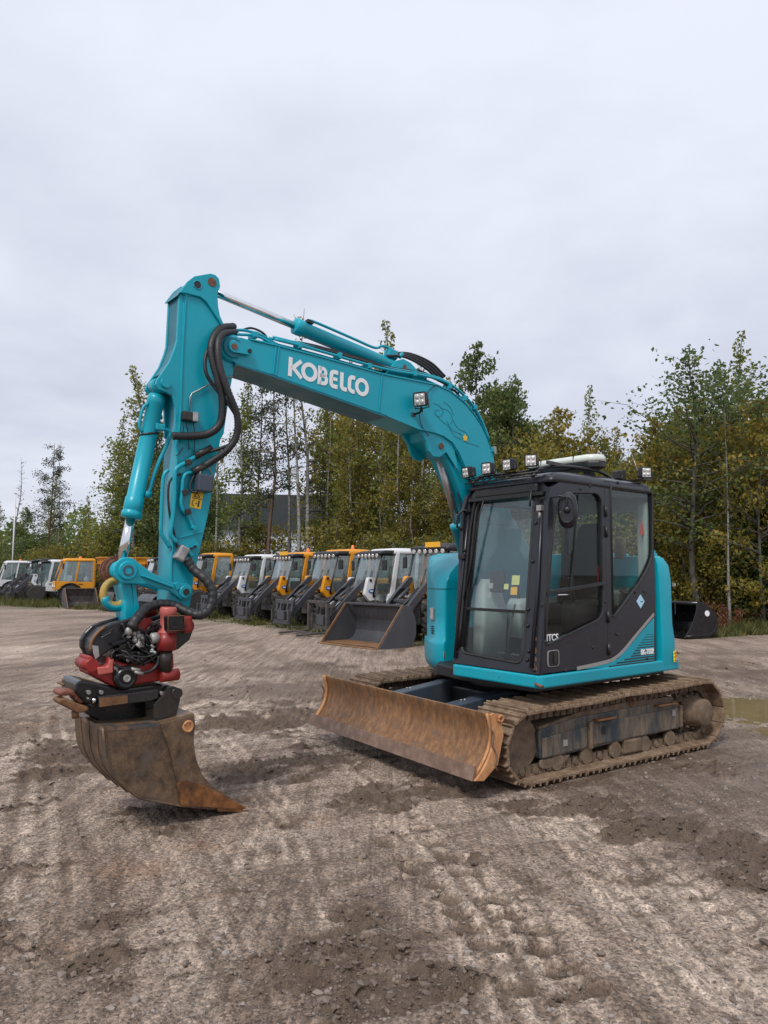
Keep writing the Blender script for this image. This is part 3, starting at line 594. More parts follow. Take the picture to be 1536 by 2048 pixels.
for side in (1, -1):
    yc = side*(HWT-SW/2)
    # link chain with its pin bosses
    ch = MB(); P2 = [on_track(k*PITCHT/2) for k in range(NSH*2)]
    for k in range(NSH*2):
        u, z, d = P2[k]; n = Vector((d.y, -d.x)); c = Vector((u, z))-n*.052
        for y in (-.085, .085):
            R = Matrix(((d.x, 0, n.x), (0, 1, 0), (d.y, 0, n.y)))
            ch.box((c.x, yc+y, c.y), (PITCHT*.36, .045, .075), R)
        if k % 2 == 0: ch.cyl((c.x, yc-.12, c.y), (c.x, yc+.12, c.y), .026, 8)
    chain = ch.build('track', M['mud'], EX, rz=DL)
    tag(chain, 'steel crawler track caked in dried mud')
    for k in range(NSH):
        u, z, d = on_track((k+.5)*PITCHT); n = Vector((d.y, -d.x))
        if first_shoe is None:
            o = shoe_mesh().build('track_shoe', M['mudtop'], chain, bevel=.004, seg=1); first_shoe = o
        else:
            o = first_shoe.copy(); col.objects.link(o); o.parent = chain
        o.rotation_euler = Matrix(((d.x, 0, n.x), (0, -1, 0), (d.y, 0, n.y))).to_euler()
        # keep handedness: local x along the run, local z outwards
        o.rotation_euler = Matrix((Vector((d.x, 0, d.y)), Vector((n.x, 0, n.y)).cross(Vector((d.x, 0, d.y))), Vector((n.x, 0, n.y)))).transposed().to_euler()
        o.location = (u, yc+rnd.uniform(-.003, .003), z)
    # side frame
    fr = MB(); o_ = side*(HWT-.11); i_ = side*(HWT-SW+.12)
    lo, hi = min(o_, i_), max(o_, i_)
    fr.prism(rpoly([(-.88, .205), (.98, .165), (1.00, .40), (.55, .455), (-.80, .475), (-.93, .40)], .03, 2), lo, hi)
    frame_o = fr.build('track_frame', M['mudblue'], EX, bevel=.012, rz=DL)
    tp = MB(); tp.prism([(-.82, .474), (.52, .454), (.98, .40), (.98, .425), (.5, .492), (-.1, .515), (-.80, .505)], lo+.012, hi-.012); tp.build('mud_layer', M['mud'], frame_o)
    pl_ = MB(); ov = o_+side*.012
    pl_.prism([(.42, .20), (.96, .18), (.96, .335), (.42, .37)], min(o_, ov), max(o_, ov))
    pl_.prism([(-.86, .215), (.36, .205), (.36, .385), (-.86, .40)], min(o_, ov), max(o_, ov)); pl_.build('side_plate', M['mudblue'], frame_o, bevel=.008)
    for nm, bx in (('rib', ((.39, side*(HWT-.096), .295), (.035, .03, .225))), ('rib', ((-.885, side*(HWT-.096), .32), (.03, .03, .20)))):
        MB().box(*bx).build(nm, M['mud'], frame_o, bevel=.006)
    for a, b, z in ((.10, .34, .415), (-.78, -.50, .455)):
        MB().box(((a+b)/2, side*(HWT-.085), z), (b-a, .07, .016)).build('step_plate', M['rust'], frame_o, bevel=.004)
    gl = MB(); gl.box((-.02+.24, side*(HWT-.097), .315), (.05, .006, .065)); gl.build('opening', M['black'], frame_o)
    for x, z in ((.70, .27), (-.78, .36)):
        MB().box((x, side*(HWT-.096), z), (.05, .006, .05)).build('decal', M['silver'], frame_o)
    tr_ = MB(); tr_.tube([(-.18+.03*cos(t), side*(HWT-.10), .52+.035*sin(t)) for t in np.linspace(0, 2*pi, 13)], .007, 6); tr_.build('tie_ring', M['rust'], frame_o)
    gp = MB(); gp.prism(rpoly([(.62, .165), (.98, .165), (.98, .10), (.90, .085), (.70, .10)], .02, 2), min(o_, side*(HWT-.13)), max(o_, side*(HWT-.13))); gp.build('mud_guard', M['mud'], frame_o, bevel=.006)
    MB().box((-.18, side*(HWT-.125), .135), (.24, .06, .12)).build('chain_guide', M['mud'], frame_o, bevel=.015)
    for u in (.78, .42, .05, -.36, -.74):
        MB().lathe((u, yc-.13, .128), (0, 1, 0), [(0, .045), (.0, .07), (.05, .07), (.05, .052), (.21, .052), (.21, .07), (.26, .07), (.26, .04)], 18).build('track_roller', M['mud'], frame_o)
    MB().lathe((-.18, yc-.09, .555), (0, 1, 0), [(0, .03), (0, .045), (.18, .045), (.18, .03)], 16).build('carrier_roller', M['mud'], frame_o)
    MB().lathe((IDL[0], yc-.09, IDL[1]), (0, 1, 0), [(0, .10), (0, .20), (.02, .215), (.06, .215), (.06, .235), (.12, .235), (.12, .215), (.16, .215), (.18, .20), (.18, .10)], 36).build('idler', M['mud'], EX, rz=DL)
    sp = MB(); n = 21; pr = []
    for k in range(n):
        for da, r in ((.0, .20), (.28, .205), (.4, .245), (.6, .245), (.72, .205)):
            a = 2*pi*(k+da)/n; pr.append((SPR[0]+r*cos(a), SPR[1]+r*sin(a)))
    sp.prism(pr, yc-.03, yc+.03); spo = sp.build('sprocket', M['mud'], EX, rz=DL)
    hub = MB(); s_ = side
    hub.lathe((SPR[0], yc-.02*s_, SPR[1]), (0, s_, 0), [(0, .19), (.06, .19), (.07, .150), (.15, .145), (.165, .128), (.24, .125), (.255, .110), (.257, .0)], 32)
    for k in range(12): hub.cyl((SPR[0]+.165*cos(k*pi/6), yc+s_*.05, SPR[1]+.165*sin(k*pi/6)), (SPR[0]+.165*cos(k*pi/6), yc+s_*.095, SPR[1]+.165*sin(k*pi/6)), .012, 6)
    hub.build('final_drive', M['mud'], spo)
# ---- centre frame under the slew ring
cf = MB()
cf.prism(rpoly([(-.62, -.72), (.62, -.72), (.72, -.3), (.72, .3), (.62, .72), (-.62, .72), (-.72, .3), (-.72, -.3)], .08, 2), .36, .56, 2)
for sx in (1, -1):
    for sy in (1, -1): cf.bar((sx*.35, sy*.45, .44), (sx*.62, sy*.95, .38), .26, .20)
cfo = cf.build('lower_frame', M['darkframe'], EX, bevel=.02, rz=DL)
MB().lathe((0, 0, .55), (0, 0, 1), [(0, .50), (0, .56), (.06, .56), (.06, .52), (.14, .52), (.14, .60), (.20, .60), (.20, .3)], 48).build('slew_ring', M['darkframe'], EX)
# ---- dozer blade
bl = MB(); BW = 1.232
prof = []                                          # moldboard section, concave towards the front (u, z)
for k in range(11):
    t = k/10; z = .155+.455*t; u = 1.775-.205*t**.75-.06*sin(pi*t)+.05*t**3; prof.append((u, z))
ring = lambda y: [(u, y, z) for u, z in prof]+[(u-.028, y, z) for u, z in prof[::-1]]
ysb = [(-BW+2*BW*k/8) for k in range(9)]
bl.loft([ring(y) for y in ysb], True, True, True)
blade = bl.build('dozer_blade', M['blade'], EX, bevel=.004, rz=DL); tag(blade, 'rust brown dozer blade scraped bare at its lower edge')
ce = MB(); ce.loft([[(1.797, y, .150), (1.772, y, .255), (1.752, y, .250), (1.770, y, .146)] for y in ysb], True, True, False); ce.build('cutting_edge', M['blade_edge'], blade, bevel=.003)
for sy in (1, -1):
    pe = MB(); y0, y1 = sorted((sy*BW, sy*(BW+.022)))
    out = [(u+.012, z) for u, z in prof]+[(prof[-1][0]-.02, .618), (prof[-1][0]-.085, .60), (1.50, .45), (1.56, .24), (1.70, .142)]
    pe.prism(out, y0, y1); pe.build('end_plate', M['ochre'], blade, bevel=.004)
    w2 = MB(); w2.tube([(u+.008, sy*(BW-.02), z) for u, z in prof], .014, 6); w2.build('weld_bead', M['ochre'], blade)
    MB().tube([(1.54+.022*cos(t), sy*(BW+.035), .575+.022*sin(t)) for t in np.linspace(0, 2*pi, 11)], .010, 6).build('lifting_eye', M['ochre'], blade)
    wv = MB(); wv.tube([(1.60+.016*sin(k*1.5)+.06*(k/9-.5), sy*(BW+.024), .20+.036*k) for k in range(10)], .008, 5); wv.build('weld_bead', M['blade_edge'], blade)
bt = MB()
bt.bar((1.50, -.55, .42), (1.50, .55, .42), .06, .20)
bt.build('stiffener', M['bluegrey'], blade, bevel=.01)
for sy in (1, -1):
    am = MB(); am.prism(rpoly([(.48, .30), (.60, .25), (1.56, .30), (1.58, .48), (1.40, .52), (.70, .60), (.50, .56)], .04, 2), sy*.40-.075, sy*.40+.075)
    a_ = am.build('push_arm', M['bluegrey'], blade, bevel=.012)
    for x in (1.12, 1.16): MB().cyl((x, sy*.40-.03, .545), (x, sy*.40-.03, .556), .013, 8).build('bolt', M['steel'], a_)
dc = MB(); dc.cyl((.52, 0, .46), (1.02, 0, .40), .058, 16); dco = dc.build('blade_cylinder', M['darkframe'], EX, rz=DL)
MB().cyl((1.02, 0, .40), (1.50, 0, .36), .028, 12).build('cylinder_rod', M['steel'], dco)

# ---- platform, counterweight, covers
sk = MB()
pl2 = rpoly([(1.185, .165), (1.185, 1.165), (-.86, 1.165), (-.86, .165)], [.05, .07, .02, .02], 4)
sk.prism(pl2, .748, .850, 2); sko = sk.build('platform_skirt', M['teal_worn'], EX, bevel=.022, seg=3)
uf = MB(); uf.prism(rpoly([(1.10, .20), (1.10, 1.05), (-.8, 1.05), (-1.15, .5), (-1.15, -.5), (-.8, -1.05), (.45, -1.0), (.72, -.45), (1.0, -.25)], .05, 3), .70, .80, 2); uf.build('platform_floor', M['darkframe'], EX, bevel=.01)
MB().tube([(1.19, 1.12, .79), (1.192, 1.165, .775), (1.15, 1.172, .77)], .012, 5).build('scrape_mark', M['rust'], sko)
cw = MB()
def cwplan(r, vy, u0):
    a0 = math.asin(min(1, vy/r)); P = [(u0, vy)]
    for k in range(17):
        a = a0*(1-2*k/16); P.append((-r*cos(a), r*sin(a)))
    P.append((u0, -vy)); return P
rings = []
for z, dr, dv in ((.742, -.05, -.015), (.79, 0, .02), (1.02, .008, .03), (1.18, -.01, .02), (1.60, -.012, .012), (1.73, -.03, 0), (1.80, -.075, -.02), (1.825, -.12, -.04)):
    rings.append([(a, b, z) for a, b in cwplan(1.40+dr, 1.145+dv, -.575)])
cw.loft(rings, True, True, True); cwo = cw.build('counterweight', M['teal'], EX, bevel=.012)
for z0, z1, mname, nm in ((.825, .925, 'lime', 'reflector'),):
    rf = MB(); P = [(-.742, 1.176)]+cwplan(1.409, 1.176, -.575)[1:4]
    rf.loft([[(a-.006, b+.006, z0), (a-.006, b+.006, z1), (a, b, z1), (a, b, z0)] for a, b in P], True, True, False); rfo = rf.build(nm, M[mname], cwo)
    for k in range(3):
        a, b = P[0]; MB().box((a-.018, b+.008, z0+.016+.034*k), (.030, .006, .020), Matrix.Rotation(.5, 3, 'Y')).build('marking', M['orange_mark'], rfo)
MB().box((-.80, 1.172, 1.33), (.012, .006, .12)).build('slot', M['black'], cwo)
MB().box((-.83, 1.15, 1.55), (.03, .02, .03)).build('bolt', M['zinc'], cwo)
eh = MB(); eh.prism(rpoly([(-.56, -1.12), (-.56, .60), (-.95, .60), (-1.22, .3), (-1.22, -.3), (-.95, -.9)], .06, 3), .80, 1.86, 2)
eh.prism(rpoly([(.30, -1.13), (.30, -.30), (-.57, -.30), (-.57, -1.13)], .06, 3), .80, 1.84, 2)
eho = eh.build('engine_cover', M['teal'], EX, bevel=.03, seg=3)
MB().lathe((-.68, 1.02, 1.80), (0, 0, 1), [(0, .045), (.05, .045), (.055, .03), (.08, .028), (.082, 0)], 16).build('filler_cap', M['teal'], eho)
MB().lathe((-.60, .72, 1.80), (0, 0, 1), [(0, .055), (.20, .055), (.21, .03)], 16).build('exhaust_pipe', M['rust'], eho)
# right front cover (tank) with its lamp
PLAN = rpoly([(.80, -.33), (.79, -.46), (.70, -.66), (.55, -.88), (.30, -1.10), (.0, -1.15), (-.2, -1.15), (-.2, -.33)], [.04, .05, .2, .2, .2, .05, .02, .02], 4)
def covring(z, grow, cap):
    return [(min(a+grow*.6, cap), b-grow*(.5 if b < -.4 else 0), z) for a, b in PLAN]
cv = MB(); cv.loft([covring(z, g_, c_) for z, g_, c_ in ((.70, -.03, 9), (.735, .015, 9), (.80, .035, 9), (.95, .038, 9), (.985, .03, 9), (1.00, .0, 9), (1.25, 0, 9), (1.485, 0, .80), (1.56, -.005, .775), (1.64, -.012, .73), (1.72, -.02, .65), (1.79, -.03, .54), (1.84, -.045, .40), (1.87, -.06, .22))], True, True, True)
cvo = cv.build('front_side_cover', M['teal'], EX)
for zz in (1.495,):
    MB().loft([[(a+.003, b-.003*(b < -.4), z) for a, b in PLAN] for z in (zz, zz+.006)], True, False, False).build('panel_gap', M['black'], cvo)
def on_cover(px_, py_): return on_plane(px_, py_, 0, .80)
cdir = Vector((.66, -.75, 0)); cn = Vector((.905, -.43, 0)).normalized(); ct = Vector((-.43, -.905, 0)).normalized()
lp = Vector((.752, -.56, 1.245))
MB().box(lp+cn*.004, (.02, .085, .105), Matrix((cn, -ct, Vector((0, 0, 1)))).transposed()).build('headlamp', M['headlamp'], cvo, bevel=.006)
MB().box(lp+cn*.001, (.02, .105, .125), Matrix((cn, -ct, Vector((0, 0, 1)))).transposed()).build('lamp_frame', M['silver'], cvo, bevel=.006)
for k in range(4):
    MB().box(Vector((.752, -.56, 1.055+.022*k))+cn*.004, (.014, .062 if k in (1, 2) else .045, .011), Matrix((cn, -ct, Vector((0, 0, 1)))).transposed()).build('vent_slot', M['black'], cvo)
MB().bar((.792, -.40, .985), (.55, -.905, .985), .012, .008).build('panel_gap', M['teal_shade'], cvo)
MB().box((.80, -.345, .86), (.02, .03, .06)).build('latch', M['zinc'], cvo)

# ---- boom
BH = .145; vb = V0+BH
boom_px = [(446, 694), (449, 684), (455, 677.5), (465, 674), (483, 674.5), (511, 683), (552, 692), (631, 712), (700, 731), (764, 749), (820, 760), (874, 771), (902, 784), (929, 806), (948, 829), (962, 850), (972, 870), (980, 892), (987, 914), (991, 935), (1012, 1000), (1030, 1050), (985, 1050), (955, 1000), (928, 933), (918, 911), (901, 885), (880, 871), (843, 861), (771, 831), (617, 776), (545, 750), (476, 729), (456, 716), (448, 705)]
bm_ = MB(); bm_.prism(UZ(boom_px, vb), V0-BH, V0+BH); boom = bm_.build('boom', M['teal'], EX, bevel=.006)
vl = V0+BH-.035
low_px = [(845, 858), (880, 866), (915, 900), (950, 985), (1030, 1040), (1062, 1100), (1075, 1150), (1050, 1190), (1000, 1190), (972, 1130), (932, 1012), (908, 950), (893, 918), (872, 900), (850, 880)]
lb = MB(); lb.prism(UZ(low_px, vl), V0-BH+.035, vl); lb.build('boom_foot', M['teal'], boom, bevel=.008)
fl = MB(); P = [V(a, b, vb) for a, b in ((771, 831), (838, 858.5), (866, 864), (884, 870.5), (903, 884), (918, 908), (929, 933), (948, 985))]
fl.loft([[(p.x-.01, V0-BH-.012, p.z-.006), (p.x-.01, V0+BH+.012, p.z-.006), (p.x+.004, V0+BH+.012, p.z+.006), (p.x+.004, V0-BH-.012, p.z+.006)] for p in P], True, True, False); fl.build('flange', M['teal'], boom)
bf = MB(); P = [V(a, b, vb) for a, b in ((470, 727), (545, 751), (617, 777), (771, 832))]
bf.loft([[(p.x, V0-BH-.008, p.z-.012), (p.x, V0+BH+.008, p.z-.012), (p.x, V0+BH+.008, p.z), (p.x, V0-BH-.008, p.z)] for p in P], True, True, False); bf.build('flange', M['teal_shade'], boom)
tf = MB(); P = [V(a, b, vb) for a, b in ((500, 680), (552, 692), (631, 712), (764, 749), (874, 771), (902, 784), (929, 806), (948, 829), (962, 850), (972, 870), (980, 892), (987, 914))]
tf.loft([[(p.x, V0-BH-.008, p.z), (p.x, V0+BH+.008, p.z), (p.x+.006, V0+BH+.008, p.z+.012), (p.x+.006, V0-BH-.008, p.z+.012)] for p in P], True, True, False); tf.build('flange', M['teal'], boom)
# cylinder lugs in the crook
for yv in (V0+.12, V0-.12):
    g_ = MB(); lug = [(838, 862), (850, 884), (855, 902), (864, 914), (876, 916), (893, 904), (905, 893), (897, 880), (880, 868), (860, 862)]
    g_.prism([(p.x, p.z) for p in (V(a, b, V0+.12) for a, b in lug)], yv-.018, yv+.018); g_.build('cylinder_lug', M['teal'], boom, bevel=.008)
web = MB(); web.prism(UZ([(893, 905), (900, 890), (908, 900), (913, 925), (915, 940)], vb-.01), vb-.02, vb-.006); web.build('gusset', M['teal'], boom)
pc = V(882, 892, V0+.14); MB().cyl((pc.x, V0-.15, pc.z), (pc.x, V0+.15, pc.z), .028, 20).build('pin', M['pin'], boom)
for a, b in (((552, 693), (545, 749)), ((558, 694), (551, 751)), ((764, 750), (757, 825))):
    p, q = V(*a, vb+.003), V(*b, vb+.003); MB().bar(p, q, .008, .014, (0, 1, 0)).build('weld_seam', M['teal'], boom, bevel=.003)
sm_ = V(912, 800, vb); q = V(900, 880, vb)
MB().tube([Vector((V(*p, vb).x, vb+.001, V(*p, vb).z)) for p in ((764, 751), (940, 822), (955, 846))], .003, 4)
# arm pivot end of the boom: cap, keeper plate, bolts
pp = V(465, 695, vb); pv = Vector((pp.x, 0, pp.z))
MB().lathe((pp.x, vb, pp.z), (0, 1, 0), [(0, .082), (.016, .082), (.018, .05), (.022, .05), (.024, .0)], 28).build('pivot_boss', M['teal'], boom)
kp = V(495, 704, vb); k_ = MB(); k_.bar((pp.x, vb+.030, pp.z), (kp.x, vb+.030, kp.z), .014, .07, (0, 1, 0))
k_ = MB(); kd = (Vector((kp.x, kp.z))-Vector((pp.x, pp.z))).normalized(); kn = Vector((-kd.y, kd.x)); kpoly = []
for k in range(9):
    a = pi/2+pi*k/8; kpoly.append(tuple(Vector((pp.x, pp.z))+kd*cos(a)*.044+kn*sin(a)*.044))
for k in range(9):
    a = -pi/2+pi*k/8; kpoly.append(tuple(Vector((kp.x, kp.z))+kd*cos(a)*.030+kn*sin(a)*.030))
k_.prism(kpoly, vb+.022, vb+.032); k_.build('keeper_plate', M['teal'], boom, bevel=.003)
MB().cyl((pp.x, vb+.02, pp.z), (pp.x, vb+.037, pp.z), .024, 16).build('pin', M['pin'], boom)
MB().cyl((kp.x, vb+.03, kp.z), (kp.x, vb+.044, kp.z), .016, 6).build('bolt', M['black'], boom)
MB().cyl((pp.x, V0-BH-.02, pp.z), (pp.x, V0+BH+.018, pp.z), .075, 24).build('pivot_tube', M['teal_shade'], boom)
# lettering KOBELCO, strokes on the boom's flank
O_ = V(574, 751, vb); O_.y = vb+.0022; e1 = V(737, 796, vb)-V(574, 751, vb); up = V(576, 713, vb)-V(574, 751, vb)
e1.y = 0; up.y = 0; W7 = e1.length; ex = e1.normalized(); Hh = up.length; ez = up.normalized()
def lp_(x, y): return O_+ex*(x*Hh)+ez*(y*Hh)
SWD = .225
def arc(cx, cy, rx, ry, a0, a1, n=22): return [(cx+rx*cos(radians(a0+(a1-a0)*k/n)), cy+ry*sin(radians(a0+(a1-a0)*k/n))) for k in range(n+1)]
total = 4.06; kx = (W7/Hh)/total
def stroke(mb, pts, closed=False, wd=SWD): mb.ribbon([lp_(x*kx, y) for x, y in pts], wd*Hh, (0, 1, 0), .0016, closed)
h2 = SWD/2
glyphs = []
g_ = MB(); stroke(g_, [(.12, 0), (.12, 1)]); stroke(g_, [(.62, .95), (.25, .50), (.66, .05)], wd=.21); glyphs.append(g_)
g_ = MB(); stroke(g_, arc(1.02, .5, .30, .39, 0, 343, 30), True); glyphs.append(g_)
g_ = MB(); stroke(g_, [(1.52, 0), (1.52, 1)]); stroke(g_, [(1.52, .89), (1.66, .89)]+arc(1.68, .70, .13, .19, 90, -90, 10)+[(1.52, .51)], wd=.19); stroke(g_, [(1.52, .51), (1.70, .51)]+arc(1.72, .305, .14, .20, 90, -90, 10)+[(1.52, .105)], wd=.20); glyphs.append(g_)
g_ = MB(); stroke(g_, [(2.42, .89), (2.25, .89)]+arc(2.22, .70, .13, .19, 90, 180, 6)+[(2.09, .30)]+arc(2.22, .30, .13, .19, 180, 270, 6)+[(2.42, .11)]); stroke(g_, [(2.12, .51), (2.40, .51)], wd=.18); glyphs.append(g_)
g_ = MB(); stroke(g_, [(2.62, 1), (2.62, .30)]+arc(2.74, .28, .12, .17, 180, 270, 6)+[(2.90, .11)]); glyphs.append(g_)
g_ = MB(); stroke(g_, [(3.30, .89), (3.20, .89)]+arc(3.17, .66, .15, .23, 90, 180, 6)+[(3.02, .34)]+arc(3.17, .34, .15, .23, 180, 270, 6)+[(3.30, .11)]); glyphs.append(g_)
g_ = MB(); stroke(g_, arc(3.68, .5, .28, .39, 0, 343, 30), True); glyphs.append(g_)
for g_ in glyphs: g_.build('letter', M['white'], boom)
# engraved-looking scroll print and small yellow leaf sticker near the bend
def flank(px_, py_, off=.0018): p = V(px_, py_, vb); return Vector((p.x, vb+off, p.z))
sc = MB()
for poly in ([(866, 806), (880, 813), (886, 824), (879, 833), (870, 828), (872, 820), (879, 820)], [(880, 815), (897, 822), (905, 838), (900, 848)], [(893, 842), (905, 860), (921, 868), (928, 882), (944, 888), (958, 893)], [(905, 838), (915, 856), (930, 864), (939, 878)], [(870, 828), (884, 842), (897, 853), (908, 871), (922, 878)], [(888, 803), (902, 817), (907, 832)]):
    sc.ribbon(spline([flank(*p) for p in poly], 5), .006, (0, 1, 0), .0012)
sc.build('scroll_print', M['tealline'], boom)
c0 = flank(930, 876, .003); st = [(c0.x+(.022 if k % 2 else .036)*cos(k*pi/5+.3), c0.z+(.022 if k % 2 else .036)*sin(k*pi/5+.3)) for k in range(10)]
MB().prism(st, vb+.002, vb+.004).build('leaf_sticker', M['yellow'], boom)
# pipes along the top of the boom
def offz(pts, y, dz): return [Vector((p.x, y, p.z+dz)) for p in (V(a, b, vb) for a, b in pts)]
top = [(552, 688), (631, 708), (764, 745), (840, 758), (880, 767), (912, 783), (938, 807), (957, 833), (970, 860), (980, 888)]
for k, (y, dz, r) in enumerate(((vb-.012, .040, .0125), (vb-.045, .066, .0125), (V0+.04, .075, .011), (V0-.06, .075, .011))):
    MB().tube(spline(offz(top, y, dz), 4), r, 8).build('hydraulic_pipe', M['teal'], boom)
pa = [(474, 659), (496, 656), (530, 664), (552, 676), (575, 688), (640, 704), (764, 740)]
MB().tube(spline(offz(pa, vb-.10, .01), 5), .012, 8).build('hydraulic_pipe', M['teal'], boom)
pa = [(478, 668), (520, 672), (560, 690), (640, 712), (764, 748)]
MB().tube(spline(offz(pa, vb-.04, .008), 5), .012, 8).build('hydraulic_pipe', M['teal'], boom)
pa = [(500, 654), (520, 650), (545, 662), (560, 686), (585, 700)]
MB().tube(spline(offz(pa, vb-.13, .01), 5), .009, 8).build('hose', M['hose'], boom)
for a, b in ((513, 676), (740, 738), (952, 820), (985, 905)):
    p = V(a, b, vb); MB().box((p.x, vb-.05, p.z+.028), (.04, .11, .045)).build('pipe_clamp', M['teal_worn'], boom, bevel=.004)
p = V(512, 672, vb); MB().bar((p.x, vb-.02, p.z-.05), (p.x, vb-.02, p.z+.06), .03, .012).build('pipe_bracket', M['teal'], boom)
p = V(989, 902, vb); MB().box((p.x-.02, vb-.03, p.z+.01), (.03, .05, .075)).build('terminal_block', M['silver'], boom, bevel=.004)
for k in range(3):
    hq = [(560+8*k, 684), (640, 700-3*k), (720, 722-3*k), (790, 742-4*k), (850, 752-4*k), (892, 770-3*k), (922, 790-2*k)]
    MB().tube(spline(offz(hq, vb-.03-.04*k, .02+.012*k), 5), .009, 7).build('hose', M['hose'], boom)
for a, b in ((600, 702), (680, 722), (830, 757), (900, 782), (930, 806)):
    p = V(a, b, vb); MB().box((p.x, vb-.035, p.z+.045), (.03, .10, .05)).build('pipe_clamp', M['teal_worn'], boom, bevel=.004)
# lug carrying the arm cylinder's foot
pB = cen(V(808, 735, V0+.07))
lgp = [(770, 748), (790, 722), (805, 718), (820, 726), (838, 746), (858, 764), (780, 756)]
for yv in (V0+.065, V0-.065):
    g_ = MB(); g_.prism([(p.x, p.z) for p in (V(a, b, V0+.065) for a, b in lgp)], yv-.014, yv+.014); g_.build('cylinder_lug', M['teal'], boom, bevel=.006)
MB().cyl((pB.x, V0-.085, pB.z), (pB.x, V0+.085, pB.z), .022, 16).build('pin', M['pin'], boom)
# hoses from the lug down along the back of the boom
for k in range(4):
    hp = spline([V(775+4*k, 712-2*k, V0+.05-.04*k), V(810+4*k, 714-2*k, V0+.05-.04*k), V(850+4*k, 735-3*k, V0+.05-.04*k), V(878+4*k, 762-3*k, V0+.05-.04*k)], 6); MB().tube(hp, .013, 8).build('hose', M['hose'], boom)
# work lamp on the boom's flank
def work_lamp(name, parent, c, fwd, size=.085, dpt=.075, square=True, leds=4):
    c = Vector(c); f_ = Vector(fwd).normalized(); r_ = f_.cross(Vector((0, 0, 1))).normalized(); u_ = r_.cross(f_)
    R = Matrix((f_, -r_, u_)).transposed()
    mb = MB(); h = size/2
    for k, (t, s_) in enumerate(((-.5, .72), (-.35, .86), (-.2, .80), (-.05, .95), (.25, 1.0), (.5, 1.0))): pass
    rings = []
    for t, s_ in ((-.55, .62), (-.45, .80), (-.1, .86), (0, 1.0), (.5, 1.0), (.5, .86), (.43, .84)):
        rings.append([c+f_*t*dpt+r_*x*h*s_+u_*y*h*s_ for x, y in rpoly([(-1, -1), (1, -1), (1, 1), (-1, 1)], .25, 2)])
    mb.loft(rings, True, True, False); o = mb.build(name, M['plastic'], parent)
    ln = MB(); ln.box(c+f_*dpt*.455, (.003, size*.80, size*.80), R); ln.build('reflector', M['led'], o)
    for a in (-1, 1):
        for b in (-1, 1):
            MB().lathe(c+f_*dpt*.458+r_*a*size*.19+u_*b*size*.19, f_, [(0, size*.17), (.006, size*.16), (.009, size*.08), (.0095, 0)], 12).build('lens', M['headlamp'], o)
    br = MB(); br.tube([c+r_*h*1.05-u_*0, c+r_*h*1.08-u_*h*1.15, c-u_*h*1.3, c-r_*h*1.08-u_*h*1.15, c-r_*h*1.05], .006, 5); br.cyl(c-u_*h*1.25, c-u_*h*1.75, .008, 6); br.build('bracket', M['black'], o)
    return o
lc = V(843, 799, vb+.10)
wl = work_lamp('boom_work_lamp', boom, lc, Vector((.92, .38, -.12)), .125, .085)
pb_ = V(826, 829, vb); MB().tube([lc-Vector((0, 0, .07)), V(840, 825, vb+.06), Vector((pb_.x, vb+.01, pb_.z))], .010, 6).build('lamp_bracket', M['black'], boom)
MB().box((pb_.x, vb+.006, pb_.z), (.05, .012, .035)).build('bracket_foot', M['bluegrey'], boom, bevel=.003)
MB().tube(spline([V(838, 826, vb+.03), V(841, 845, vb+.012), V(848, 860, vb+.01), V(858, 872, vb+.012)], 5), .004, 5).build('lamp_wire', M['hose'], boom)
MB().tube(spline([V(853, 790, vb+.05), V(862, 778, vb+.012), V(873, 770, vb+.01)], 5), .004, 5).build('lamp_wire', M['hose'], boom)
# ---- boom cylinder
pL = cen(V(914, 1055, V0+.06)); ax_ = (cen(V(882, 893, V0+.13))-cen(V(920, 1060, V0+.06)))
a0 = V(873, 896, V0); a1 = V(915, 1046, V0); dd = (a1-a0).normalized(); foot = a0+dd*1.55
bc = MB(); bc.lathe(a1, dd, [(0, .045), (0, .075), (.02, .082), (.05, .082), (.055, .074), (.62, .074), (.63, .05)], 24); bco = bc.build('boom_cylinder', M['teal'], EX)
for s_ in (.017, -.017): pass
MB().cyl(a0, a1+dd*.05, .036, 20).build('cylinder_rod', M['steel'], bco)
MB().cyl((a0.x, V0-.09, a0.z), (a0.x, V0+.09, a0.z), .055, 20).build('rod_eye', M['teal'], bco)
MB().tube(spline([a1+Vector((.0, .085, .02)), a0+dd*.35+Vector((-.06, .07, 0)), a0+dd*.15+Vector((-.09, .06, 0))], 5), .007, 6).build('hydraulic_pipe', M['hose'], bco)
# ---- arm
AH = .118; va = V0+AH
web_px = [(367, 590), (400, 592), (420, 602), (434, 622), (441, 640), (452, 660), (470, 690), (473, 712), (469, 731), (458, 797), (448, 867), (441, 880), (434, 929), (416, 1032), (404, 1084), (390, 1145), (380, 1213), (362, 1222), (339, 1204), (341, 1138), (343, 1079), (350, 957), (354, 894), (359, 825), (360, 760), (364, 690)]
am = MB(); am.prism(UZ(web_px, va), V0-AH, V0+AH); arm = am.build('arm', M['teal'], EX, bevel=.006)
lug_px = [(360, 584), (372, 590), (366, 680), (363, 760), (362, 870), (352, 868), (351, 813), (345, 790), (333, 784), (318, 778), (312, 768), (316, 757), (326, 743), (340, 722), (351, 694), (355, 679)]
for yv in (V0+AH-.022, V0-AH+.022):
    g_ = MB(); g_.prism([(p.x, p.z) for p in (V(a, b, va) for a, b in lug_px)], yv-.014, yv+.014); g_.build('cylinder_lug', M['teal'], arm, bevel=.005)
fp = MB(); P = [V(a, b, va) for a, b in ((360, 588), (356, 680), (352, 695), (342, 722), (328, 743))]
